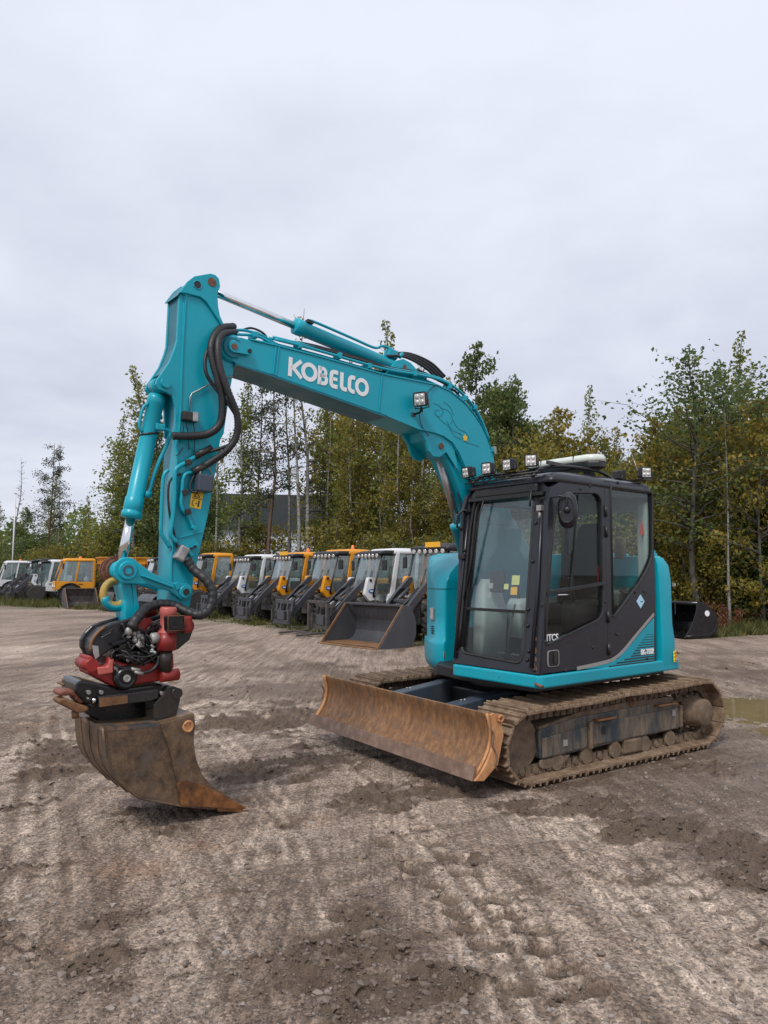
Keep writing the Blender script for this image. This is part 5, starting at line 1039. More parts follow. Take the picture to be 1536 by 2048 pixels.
# ---- bucket
vn_, vf_ = .265, -.335
side_px = [(206, 1455), (318, 1446), (388, 1427), (389.5, 1446), (386.5, 1484), (391, 1518), (404, 1550), (424, 1572), (461, 1595), (487, 1612.5), (489, 1618), (480, 1620), (429.5, 1616), (361, 1611), (278, 1596), (252, 1577), (223, 1546), (210.5, 1515), (207, 1480)]
BK = MB()
for a, b in ((vn_-.022, vn_), (vf_, vf_+.022)): BK.prism(UZ(side_px, vn_), a, b)
bko = BK.build('bucket', M['bucket'], EX, bevel=.004); tag(bko, 'rust brown digging bucket with its pointed lip just above the ground')
spx = UZ([(206, 1455), (207, 1480), (210.5, 1515), (223, 1546), (252, 1577), (278, 1596), (361, 1611), (429.5, 1616), (489, 1619)], vn_)
def shell(pts, lo, hi, th):
    mb = MB(); P = [Vector(p) for p in pts]; rings = []
    for i, p in enumerate(P):
        t = (P[min(i+1, len(P)-1)]-P[max(0, i-1)]).normalized(); n = Vector((t.y, -t.x)); rings.append([(p.x, lo, p.y), (p.x, hi, p.y), (p.x+n.x*th, hi, p.y+n.y*th), (p.x+n.x*th, lo, p.y+n.y*th)])
    return mb.loft(rings, True, True, False)
spq = [tuple(p)[:2] for p in spline([(a, b, 0) for a, b in spx], 4)]
shell(spq, vf_-.004, vn_+.004, .020).build('back_shell', M['bucket'], bko)
for k in (0, 1, 2):
    yv = vn_-.12-.17*k; shell(spq[:20], yv-.018, yv+.018, -.005).build('wear_strip', M['bucket'], bko)
tpz = UZ([(206, 1455), (318, 1446), (388, 1427)], vn_); shell([tuple(p) for p in tpz], vf_-.002, vn_+.002, -.024).build('top_plate', M['bucket_top'], bko)
ov = MB(); ov.prism(UZ([(318, 1447), (387, 1429), (389, 1446), (386.5, 1484), (391, 1518), (404, 1550), (424, 1572), (461, 1595), (487, 1612.5), (489, 1619), (362, 1611), (352, 1560), (338, 1500)], vn_), vn_, vn_+.012); ov.build('side_cutter', M['bucket'], bko, bevel=.004)
ov = MB(); ov.prism(UZ([(353, 1566), (372, 1560), (404, 1570), (440, 1586), (487, 1612.5), (489, 1619), (362, 1611)], vn_+.012), vn_+.0125, vn_+.0165); ov.build('lip_corner', M['bucket_tip'], bko, bevel=.002)
lip = MB(); lp0 = UZ([(429, 1611), (487, 1611), (493, 1617), (480, 1623.5), (436, 1623)], vn_); lip.prism(lp0, vf_, vn_+.014); lip.build('cutting_lip', M['bucket_tip'], bko, bevel=.004)
edge = MB(); edge.tube([Vector((V(a, b, vn_+.006).x, vn_+.006, V(a, b, vn_+.006).z)) for a, b in ((206, 1456), (208, 1482), (212, 1516), (224, 1547), (253, 1578), (279, 1597), (361, 1612), (430, 1617))], .008, 6); edge.build('edge_weld', M['bucket'], bko)
sp3 = V(376, 1453, vn_+.012)
MB().lathe((sp3.x, vn_+.010, sp3.z), (0, 1, 0), [(0, .040), (.008, .038), (.010, .026), (.004, .022), (.004, 0)], 18).build('lifting_eye', M['ochre'], bko)
MB().tube([(sp3.x+.03*cos(t), vn_+.016, sp3.z+.034*sin(t)) for t in np.linspace(.3, 4.6, 12)], .009, 6).build('weld_bead', M['ochre'], bko)
for yv in (V0+.222, V0-.16):
    g_ = MB(); ear = rpoly([(306, 1408), (326, 1388), (332, 1376), (347, 1371), (357, 1379), (359, 1394), (355, 1414), (350, 1432), (305, 1438)], 5, 3)
    g_.prism([(p.x, p.z) for p in (V(a, b, V0+.222) for a, b in ear)], yv-.02, yv+.02); g_.build('bucket_ear', M['sleeve'], bko, bevel=.008)
p = V(346, 1384, V0+.18); MB().cyl((p.x, V0-.19, p.z), (p.x, V0+.255, p.z), .036, 20).build('bucket_pin', M['sleeve'], bko)
g_ = MB(); g_.prism(UZ([(160, 1408), (215, 1408), (300, 1404), (300, 1440), (212, 1449), (180, 1432)], V0+.10), V0-.13, V0+.04); g_.build('ear_base', M['oil'], bko, bevel=.01)

# ---- cab
CL, CR = 1.14, .172
CAB = empty('cab', (0, 0, 0), 0, EX)
sd = lambda pts, off=0: UZ(pts, CL)
def side_fn(y): return lambda p, t: (p[0], y+t, p[1])
Au = lambda z: 1.165-.0735*(z-.84)             # line of the front corner post at the sides
# outlines in (u, z)
door_o = [(Au(.86)-.015, .862), (.262, .862), (.262, 2.415), (.87, 2.415), (.985, 2.36), (1.03, 2.24)]
win_all = rpoly([V2 for V2 in UZ([(1088, 1292), (1204, 1235), (1204, 1180), (1201, 1000), (1192, 986), (1132, 985), (1112, 1000), (1088, 1190)], CL)], [.05, .09, .0, .05, .05, .05, .05, .0], 4)
dr = MB(); ring_plate(dr, door_o, win_all, side_fn(CL), -.035, .012); door = dr.build('door', M['cabgrey'], CAB, bevel=.008)
mbx = MB(); a, b = V(1089, 1186, CL), V(1205, 1167, CL); mbx.bar((a.x, CL, a.z), (b.x, CL, b.z), .03, .05, (0, 1, 0)); mbx.build('window_bar', M['black'], door, bevel=.004)
# glass panes of the door
def pane(name, pts, y, mat, par, th=.004): return MB().prism(pts, y-th/2, y+th/2).build(name, mat, par)
pane('upper_window', UZ([(1093, 1184), (1206, 1166), (1204, 985), (1130, 983), (1108, 1000)], CL-.012), CL-.012, M['darkglass'], door)
pane('lower_window', UZ([(1086, 1295), (1092, 1189), (1207, 1170), (1207, 1236), (1120, 1302)], CL-.012), CL-.012, M['darkglass'], door)
a, b = V(1142, 1178, CL), V(1158, 990, CL); MB().bar((a.x, CL-.006, a.z), (b.x, CL-.006, b.z), .012, .012, (0, 1, 0)).build('window_divider', M['black'], door)
a = V(1128, 1190, CL+.01); MB().tube([V(1115, 1190, CL+.012), V(1128, 1189.5, CL+.02), V(1146, 1189, CL+.012)], .007, 6).build('window_latch', M['chrome'], door)
lo_ = V(1098, 1298, CL); hi_ = V(1098, 1333, CL); u0, u1 = V(1092, 1315, CL).x, V(1115, 1315, CL).x
hd = MB(); z0, z1 = V(1103, 1333, CL).z, V(1103, 1300, CL).z
hrect = rpoly([(u1, z0), (u0, z0), (u0, z1), (u1, z1)], .03, 3); hd.prism(hrect, CL+.012, CL+.018); hdo = hd.build('door_handle', M['silver'], door)
hd = MB(); hd.prism([((p[0]-(u0+u1)/2)*.86+(u0+u1)/2, (p[1]-(z0+z1)/2)*.92+(z0+z1)/2) for p in hrect], CL+.018, CL+.020); hd.build('handle_recess', M['black'], hdo)
MB().box(((u0+u1)/2-.012, CL+.024, (z0+z1)/2), (.028, .012, .085)).build('handle_grip', M['plastic'], hdo, bevel=.004)
for z in (1.0, 1.28, 2.02, 2.20):
    MB().cyl((.255, CL+.018, z-.05), (.255, CL+.018, z+.05), .013, 10).build('hinge', M['black'], door)
for a, b in ((1084, 1210), (1186, 1295), (1131, 1341), (1211, 1204), (1161, 978), (1180, 972)):
    p = V(a, b, CL+.012); MB().lathe((p.x, CL+.010, p.z), (0, 1, 0), [(0, .014), (.006, .013), (.009, .006), (.009, 0)], 10).build('bolt', M['black'], door)
# rear quarter with its window
quart_o = [(.258, .855), (-.488, .855), (-.505, 1.80), (-.478, 2.40), (-.43, 2.475), (.258, 2.475)]
qwin = rpoly(UZ([(1224, 1236), (1285, 1155), (1303, 1115), (1303, 985), (1219, 973)], CL), [.03, .12, .08, .05, .03], 4)
qm = MB(); ring_plate(qm, quart_o, qwin, side_fn(CL), -.035, .010); qo = qm.build('rear_quarter', M['cabgrey'], CAB, bevel=.008)
pane('quarter_window', qwin, CL-.01, M['sideglass'], qo)
rubber = MB(); rubber.tube([(a, CL+.008, b) for a, b in qwin+qwin[:1]], .012, 6); rubber.build('window_seal', M['rubber'], qo)
rubber = MB(); rubber.tube([(a, CL+.010, b) for a, b in win_all+win_all[:1]], .009, 6); rubber.build('window_seal', M['rubber'], door)
vis = MB(); vis.prism(UZ([(1219, 973), (1302, 985), (1303, 1005), (1288, 996), (1219, 993)], CL), CL-.028, CL-.014); vis.build('shade_band', M['black'], qo)
# turquoise corner graphic with pinstripes
gp_ = UZ([(1154, 1339), (1235, 1318), (1308, 1235), (1308, 1329)], CL+.011)
MB().prism(gp_, CL+.0105, CL+.0125).build('corner_graphic', M['teal'], qo)
sv = [V(a, b, CL+.013) for a, b in ((1154, 1337), (1200, 1327), (1225, 1319), (1245, 1303), (1270, 1273), (1308, 1228))]
MB().ribbon([Vector((p.x, CL+.0126, p.z)) for p in spline(sv, 5)], .030, (0, 1, 0), .0012).build('silver_stripe', M['silver'], qo)
ln = MB()
for k in range(14):
    y0 = 1268+4.9*k; x0 = 1308-(y0-1238)*.80 if y0 < 1312 else 1240-(y0-1312)*3.2
    p, q = V(x0+9, y0+ (1308-x0)*.0, CL+.013), V(1308, y0, CL+.013)
    ln.ribbon([Vector((p.x, CL+.0127, q.z)), Vector((q.x, CL+.0127, q.z))], .004+.0008*k, (0, 1, 0), .001)
ln.build('pinstripes', M['cabgrey'], qo)
o1 = V(1279, 1309, CL); o2 = V(1306, 1305, CL)
text_mesh('model_number', 'SK-75SR', .062, M['white'], qo, (o1.x, CL+.0150, o1.z), (-1, 0, 0), (0, 0, 1), .0035, .001)
dm_ = [V(a, b, CL+.012) for a, b in ((1281, 1189), (1289, 1203), (1281, 1217), (1273, 1203))]
MB().add([Vector((p.x, CL+.0105+t, p.z)) for t in (0, .003) for p in dm_], [(0,1,2,3),(7,6,5,4),(0,4,5,1),(1,5,6,2),(2,6,7,3),(3,7,4,0)]).build('diamond_sticker', M['skyblue'], qo)
p = V(1281, 1203, CL); MB().box((p.x, CL+.0142, p.z), (.045, .001, .010)).build('sticker_text', M['tealline'], qo)
p = V(1290, 1182, CL+.012); MB().box((p.x, CL+.011, p.z), (.055, .012, .035)).build('lock', M['black'], qo, bevel=.006)
for a, b in ((1234, 1268), (1270, 1184), (1294, 1317), (1236, 965)):
    p = V(a, b, CL+.012); MB().lathe((p.x, CL+.010, p.z), (0, 1, 0), [(0, .015), (.007, .014), (.010, .006), (.010, 0)], 10).build('bolt', M['black'], qo)
p = V(1089, 1288, CL); text_mesh('window_sticker', 'ITCS', .075, M['white'], door, (p.x-.035, CL-.0085, p.z+.02), (-1, 0, 0), (0, 0, 1), .002, .001)
MB().bar((p.x-.035, CL-.0085, p.z), (p.x-.17, CL-.0085, p.z), .002, .010, (0, 1, 0)).build('sticker_line', M['redprint'], door)
# right-hand side: one large window
rw_o = [(1.15, .86), (-.488, .86), (-.505, 1.80), (-.478, 2.44), (.88, 2.44), (1.0, 2.36), (1.05, 2.24)]; rw_i = rpoly([(1.02, 1.15), (-.25, 1.40), (-.38, 1.55), (-.40, 2.28), (.85, 2.28), (.98, 2.20)], .06, 4)
rw = MB(); ring_plate(rw, rw_o, rw_i, side_fn(CR), -.01, .03); rwo = rw.build('right_wall', M['cabgrey'], CAB, bevel=.006)
pane('right_window', rw_i, CR+.008, M['sideglass'], rwo)
# back wall with window
bw_o = [(CR, .86), (CL-.03, .86), (CL-.03, 2.44), (CR, 2.44)]; bw_i = rpoly([(.28, 1.50), (1.00, 1.50), (1.00, 2.25), (.28, 2.25)], .07, 4)
bw = MB(); ring_plate(bw, bw_o, bw_i, lambda p, t: (-.49+t, p[0], p[1]), 0, .03); bwo = bw.build('back_wall', M['interior'], CAB, bevel=.006)
MB().prism(bw_i, -.482, -.478, 0).build('rear_window', M['sideglass'], bwo)
# front frame on the slanted plane
def fpt(p, t):                                   # p = (v, z); t along the outward normal
    n = Vector((1.61, 0, .22)).normalized(); u = 1.17-(p[1]-.84)*.1366; return Vector((u, p[0], p[1]))+n*t
fo = [(CR-.004, .852), (CL+.006, .852), (CL+.006, 2.30), (1.02, 2.44), (.28, 2.44), (CR-.004, 2.32)]
fi = rpoly([(.272, .955), (.945, .925), (.975, 1.00), (.962, 2.27), (.92, 2.315), (.35, 2.315), (.285, 2.25)], [.05, .05, .05, .05, .04, .10, .10], 4)
ff = MB(); ring_plate(ff, fo, fi, fpt, -.06, .006); ffo = ff.build('front_frame', M['cabgrey'], CAB, bevel=.012, seg=3)
up_ = [p for p in fi]
def clip(poly, z, above):
    out = []
    for i in range(len(poly)):
        a, b = poly[i], poly[(i+1) % len(poly)]; ia = (a[1] >= z) == above; ib = (b[1] >= z) == above
        if ia: out.append(a)
        if ia != ib: t = (z-a[1])/(b[1]-a[1]); out.append((a[0]+(b[0]-a[0])*t, z))
    return out
def fpane(nm, poly, mat): n = len(poly); return MB().add([fpt(p, t) for t in (-.020, -.014) for p in poly], [tuple(range(n)), tuple(range(2*n-1, n-1, -1))]+[(i, i+n, (i+1) % n+n, (i+1) % n) for i in range(n)]).build(nm, mat, ffo)
fpane('windshield', clip(fi, 1.352, True), M['windshield']); fpane('lower_windshield', clip(fi, 1.328, False), M['sideglass'])
MB().bar(fpt((.24, 1.34), -.005), fpt((1.0, 1.34), -.005), .026, .024).build('window_bar', M['black'], ffo, bevel=.003)
MB().tube([fpt(p, .002) for p in fi+fi[:1]], .013, 6).build('window_seal', M['rubber'], ffo)
for pts, r in (([(.21, .90), (.205, 1.6), (.215, 2.30)], .017), ([(1.075, .90), (1.08, 1.6), (1.06, 2.28)], .016)):
    MB().tube([fpt(p, .018) for p in pts], r, 8).build('guard_post', M['cabgrey'], ffo)
MB().tube(spline([fpt(p, .02) for p in ((.245, 1.0), (.25, 1.8), (.27, 2.22), (.33, 2.35))], 5), .014, 8).build('guard_post', M['black'], ffo)
for v_, z in ((.215, .95), (.212, 1.22), (.21, 1.45), (.212, 1.95), (.215, 2.15), (1.02, .96), (1.00, 1.23), (.99, 1.36), (1.0, 1.75), (1.0, 2.07), (.995, 2.2), (1.03, 1.03), (1.10, .89)):
    MB().lathe(fpt((v_, z), .004), (1.61, 0, .22), [(0, .016), (.012, .015), (.018, .008), (.018, 0)], 10).build('bolt', M['black'], ffo)
hd_ = MB(); hd_.bar(fpt((.30, 2.36), .03), fpt((1.02, 2.36), .03), .05, .075); hd_.build('wiper_housing', M['black'], ffo, bevel=.015)
MB().tube([fpt((.42, 2.33), .04), fpt((.38, 2.15), .05), fpt((.30, 1.55), .03)], .008, 6).build('wiper_arm', M['black'], ffo)
MB().tube([fpt((.36, 2.02), .035), fpt((.26, 1.42), .03)], .007, 6).build('wiper_blade', M['rubber'], ffo)
MB().tube([fpt((.965, 2.36), .05), fpt((.965, 2.24), .06), fpt((.965, 2.20), .055)], .010, 6).build('handle', M['black'], ffo)
MB().tube([fpt((.25, 2.20), .02), fpt((.20, 2.22), .08), fpt((.165, 2.16), .11), fpt((.165, 2.06), .10), fpt((.20, 2.02), .02)], .012, 6).build('grab_rail', M['black'], ffo)
MB().box(fpt((.20, 1.80), .03), (.05, .08, .05)).build('bracket', M['black'], ffo, bevel=.008)
MB().box(fpt((.20, 1.86), .03), (.03, .10, .02)).build('bracket', M['black'], ffo, bevel=.004)
MB().box(fpt((1.055, 2.185), .03), (.05, .05, .05)).build('mirror_clamp', M['zinc'], ffo, bevel=.006)
MB().cyl(fpt((1.055, 2.15), .03), fpt((1.055, 2.10), .03), .014, 8).build('clamp_nut', M['zinc'], ffo)
# corner post of rusty paint
for k_, (v_, z, a_, b_) in enumerate(((1.085, 1.20, .006, .040), (1.09, 1.13, .009, .020), (1.10, 1.04, .007, .030), (1.105, .975, .010, .020), (1.10, .93, .006, .018), (1.115, .90, .012, .014))):
    P_ = [(v_+a_*cos(t)*(1+.35*sin(3*t+k_)), z+b_*sin(t)*(1+.3*sin(2*t+k_))) for t in np.linspace(0, 2*pi, 11)[:-1]]
    MB().add([fpt(p, .0075) for p in P_], [tuple(range(10))]).build('rust_chip', M['rust'], ffo)
# roof
rr = []
def rrect(u0, u1, v0, v1, z, r): return [(a, b, z) for a, b in rpoly([(u1, v0), (u1, v1), (u0, v1), (u0, v0)], r, 4)]
rf2 = MB(); rf2.loft([rrect(-.49, .985, CR-.002, CL+.012, 2.405, .05), rrect(-.497, .975, CR-.004, CL+.014, 2.44, .06), rrect(-.48, .93, CR+.005, CL+.004, 2.478, .07), rrect(-.44, .86, CR+.04, CL-.035, 2.502, .08), rrect(-.36, .74, CR+.10, CL-.10, 2.512, .1)], True, True, True)
rfo = rf2.build('roof', M['cabgrey'], CAB)
MB().loft([rrect(-.20, .70, CR+.14, CL-.12, 2.50, .12), rrect(-.18, .68, CR+.16, CL-.14, 2.535, .12), rrect(-.10, .60, CR+.22, CL-.20, 2.545, .12)], True, True, True).build('roof_hatch', M['black'], rfo)
# lamp rack of thin tubes above the front edge
for du, dz in ((.99, 2.50), (.93, 2.53), (1.02, 2.47)):
    MB().tube([(du, CR+.02, dz), (du, CL-.12, dz)], .008, 6).build('rack_tube', M['black'], rfo)
for k in range(11):
    y = CR+.05+.078*k; MB().tube([(1.02, y, 2.47), (.93, y+.05, 2.53), (.99, y+.05, 2.50)], .006, 5).build('rack_tube', M['black'], rfo)
for y in (CR+.10, CL-.16): MB().tube(spline([(1.02, y, 2.46), (.9, y, 2.54), (.6, y, 2.585), (.1, y, 2.585), (-.16, y, 2.51)], 5), .016, 8).build('rack_rail', M['black'], rfo)
MB().bar((.55, CL-.20, 2.60), (.90, CL-.10, 2.585), .02, .03).build('rack_bracket', M['sleeve'], rfo)
for k, (v_, z, d_) in enumerate(((.18, 2.575, (1, -.15, -.12)), (.433, 2.582, (1, .12, -.05)), (.683, 2.587, (1, -.05, -.05)), (.925, 2.595, (.9, .5, -.05)))):
    work_lamp('roof_lamp', rfo, (.96, v_, z+.01), d_, .105, .10)
work_lamp('roof_lamp', rfo, (-.40, CL-.01, 2.60), (.42, .9, -.02), .105, .09)
work_lamp('roof_lamp', rfo, (-.38, CL-.27, 2.60), (-.9, .3, 0), .105, .09)
MB().box((-.36, CL-.08, 2.530), (.12, .26, .014)).build('lamp_bracket', M['sleeve'], rfo)
MB().tube([(-.43, CL-.06, 2.52), (-.47, CL-.20, 2.87)], [.0035, .002], 5).build('antenna', M['steel'], rfo)
# light bar
bp = [(.10, .36), (.22, .36), (.30, .42), (.30, .98), (.22, 1.05), (.10, 1.05), (.04, .98), (.04, .42)]
bp = [((a-.17)*.8+.13, (b-.70)*1.22+.62) for a, b in bp]
lb_ = MB(); lb_.loft([[(a, b, 2.61) for a, b in bp], [(a, b, 2.67) for a, b in bp]], True, True, False); lbo = lb_.build('light_bar', M['black'], rfo, bevel=.012)
l2 = MB(); l2.loft([[((a-.13)*s_+.13, (b-.62)*(1-(1-s_)*.4)+.62, z) for a, b in bp] for z, s_ in ((2.671, 1.0), (2.712, .97), (2.735, .86))], True, True, True); l2.build('lens', M['barlens'], lbo)
for y in (.42, .80): MB().bar((.13, y-.004, 2.700), (.13, y+.004, 2.700), .206, .066).build('lens_joint', M['black'], lbo)
for y in (.45, .90): MB().box((.13, y, 2.575), (.10, .05, .10)).build('foot', M['black'], lbo)
# mirror on its arm
mir = empty('mirror', (0, 0, 0), 0, CAB)
mc = V(1135, 1020, CL+.12); mf = Vector((.80, .42, .0)).normalized()
mr_ = Vector((-.42, .80, 0)).normalized()
def mring(t, s_): return [mc+mf*t+mr_*x*.078*s_+Vector((0, 0, 1))*z*.145*s_ for x, z in rpoly([(-1, -1), (1, -1), (1, 1), (-1, 1)], [.95]*4, 7)]
mo = MB(); mo.loft([mring(-.035, .88), mring(-.030, .98), mring(-.005, 1.02), mring(.012, .94), mring(.022, .74), mring(.026, .72)], True, True, True); mo.build('mirror_housing', M['cabgrey'], mir)
MB().tube([p for p in mring(.024, .70)]+[mring(.024, .70)[0]], .008, 6).build('housing_rib', M['plastic'], mir)
MB().lathe(mc+mf*.02, mf, [(0, .03), (.02, .028), (.03, .015), (.032, 0)], 14).build('ball_joint', M['black'], mir)
mb_ = fpt((1.055, 2.20), .03)
MB().tube([mb_, mb_+Vector((.01, .01, .06)), V(1120, 992, CL+.10), V(1133, 994, CL+.14), mc+mf*.04+Vector((0, 0, .03)), mc+mf*.03], .009, 8).build('mirror_arm', M['black'], mir)
# interior
MB().box((.33, .65, .86), (1.58, .90, .02)).build('cab_floor', M['mat'], CAB)
st_ = MB(); st_.loft([rrect(-.02, .48, .46, .92, z, r) for z, r in ((1.22, .08), (1.26, .10), (1.34, .10), (1.37, .08))], True, True, True); seat = st_.build('operator_seat', M['seat'], CAB)
bk_ = MB()
rings = []
for t, w_, dp_ in ((0, .22, .10), (.15, .25, .11), (.45, .25, .10), (.62, .21, .09), (.72, .13, .08), (.78, .14, .08), (.95, .13, .07), (1.0, .09, .05)):
    c = Vector((.02-.20*t, .69, 1.33+.80*t)); rings.append([c+Vector((x*dp_, y*w_, 0)) for x, y in rpoly([(-.6, -1), (.6, -1), (.6, 1), (-.6, 1)], .35, 3)])
bk_.loft(rings, True, True, True); bk_.build('seat_back', M['seat'], seat)
MB().box((.22, .69, 1.10), (.40, .40, .22)).build('seat_base', M['plastic'], seat, bevel=.02)
MB().bar((.02, .90, 1.55), (.06, .93, 1.72), .02, .05).build('seat_belt_guide', M['redprint'], seat, bevel=.006)
for y, nm in ((.36, 'right_console'), (.98, 'left_console')):
    c_ = MB(); c_.loft([rrect(-.05, .56, y-.08, y+.08, 1.06, .03), rrect(-.05, .60, y-.085, y+.085, 1.36, .04), rrect(.0, .56, y-.075, y+.075, 1.42, .04)], True, True, True); co = c_.build('console', M['interior'] if y < .5 else M['plastic'], CAB)
    MB().tube([(.50, y, 1.42), (.52, y, 1.52), (.54, y+.005, 1.62)], [.018, .016, .024], 8).build('joystick', M['plastic'], co)
ft = MB(); ft.loft([rrect(.66, .98, .21, .34, .88, .03), rrect(.62, .96, .20, .35, 1.30, .05), rrect(.68, .92, .20, .32, 1.52, .05), rrect(.74, .86, .20, .28, 1.60, .04)], True, True, True); fto = ft.build('dash_pillar', M['interior'], CAB)
for k in range(6): MB().box((.945-.010*k, .27, 1.34+.030*k), (.012, .09, .012)).build('vent_slot', M['black'], fto)
MB().box((.86, .43, 1.58), (.05, .16, .20)).build('monitor', M['plastic'], CAB, bevel=.015)
for y in (.58, .74):
    MB().tube([(.92, y, .88), (.88, y, 1.15), (.80, y, 1.38)], .010, 6).build('travel_lever', M['plastic'], CAB)
    MB().box((.90, y, .93), (.20, .09, .02), Matrix.Rotation(-.4, 3, 'Y')).build('pedal', M['plastic'], CAB, bevel=.004)
MB().box((-.40, .66, 1.18), (.14, .86, .62)).build('rear_shelf', M['interior'], CAB, bevel=.03)
MB().box((-.30, 1.02, 1.05), (.34, .16, .38)).build('storage_box', M['interior'], CAB, bevel=.03)
MB().lathe((-.30, .98, 1.49), (.2, .3, 1), [(0, .075), (.012, .075), (.014, .05), (.004, .05), (.004, 0)], 20).build('air_vent', M['plastic'], CAB)
MB().box((-.455, 1.06, 1.95), (.04, .10, .75)).build('pillar_trim', M['interior'], CAB, bevel=.02)
MB().prism([(-.44, 2.02), (-.37, 2.02), (-.40, 2.16)], CL-.052, CL-.046).build('warning_triangle', M['redprint'], CAB)
for (v_, z, s_, mm) in ((.80, 1.60, .085, 'notice'), (.70, 1.545, .05, 'notice'), (.79, 1.51, .07, 'plate'), (.52, 1.55, .05, 'silver'), (.51, 1.47, .05, 'silver')):
    o = MB(); q = fpt((v_, z), -.028); o.box(q, (.002, s_, s_*.95), Matrix.Rotation(-.136, 3, 'Y')); o.build('notice_sticker', M[mm], ffo)
MB().prism(rpoly([(1.02, .22), (1.02, 1.08), (.2, 1.08), (.2, .22)], .02, 2), 2.30, 2.33, 2).build('headliner', M['black'], CAB)
# ------------------------------------------------------------------ parked machines
YM = .62
def face(px_, depth): 
    p = at_depth(px_, 1147, depth); return Vector((p.x, p.y, 0))
def wheel_proto():
    r = .47; w_ = .36
    t = MB(); t.lathe((0, -w_/2, 0), (0, 1, 0), [(0, .25), (.0, .40), (.03, .445), (.07, .455), (w_-.07, .455), (w_-.03, .445), (w_, .40), (w_, .25)], 28)
    for k in range(20):
        a = 2*pi*k/20
        for s_ in (1, -1):
            aa = a+(0 if s_ > 0 else pi/20); c = Vector((cos(aa)*.462, s_*.085, sin(aa)*.462))
            R = Matrix.Rotation(-aa, 3, 'Y') @ Matrix.Rotation(s_*.55, 3, 'X'); t.box(c, (.035, .19, .05), R)
    return t
def rim_proto():
    m = MB()
    for s_ in (1, -1): m.lathe((0, 0, 0), (0, s_, 0), [(.05, .0), (.05, .09), (.09, .10), (.10, .20), (.15, .24), (.178, .258), (.178, .245)], 24)
    return m
_wheel = None
def add_wheels(root, pos, rimmat, sc=1.0):
    global _wheel
    for p in pos:
        if _wheel is None or _wheel[2] is not rimmat:
            ty = wheel_proto().build('tyre', M['tyre'], None); ri = rim_proto().build('rim', rimmat, None)
            if _wheel is None: _wheel = (ty.data, ri.data, rimmat)
            else: _wheel = (_wheel[0], ri.data, rimmat)
            bpy.data.objects.remove(ty); bpy.data.objects.remove(ri)
        wo = empty('wheel', p, 0, root); wo.scale = (sc,)*3
        for nm, me in (('tyre', _wheel[0]), ('rim', _wheel[1])):
            o = bpy.data.objects.new(nm, me); col.objects.link(o); o.parent = wo
def oval(mb, c, rx, rz, y0, y1): mb.prism([(c[0]+rx*cos(2*pi*k/20), c[1]+rz*sin(2*pi*k/20)) for k in range(20)], y0, y1)
LR = random.Random(12)
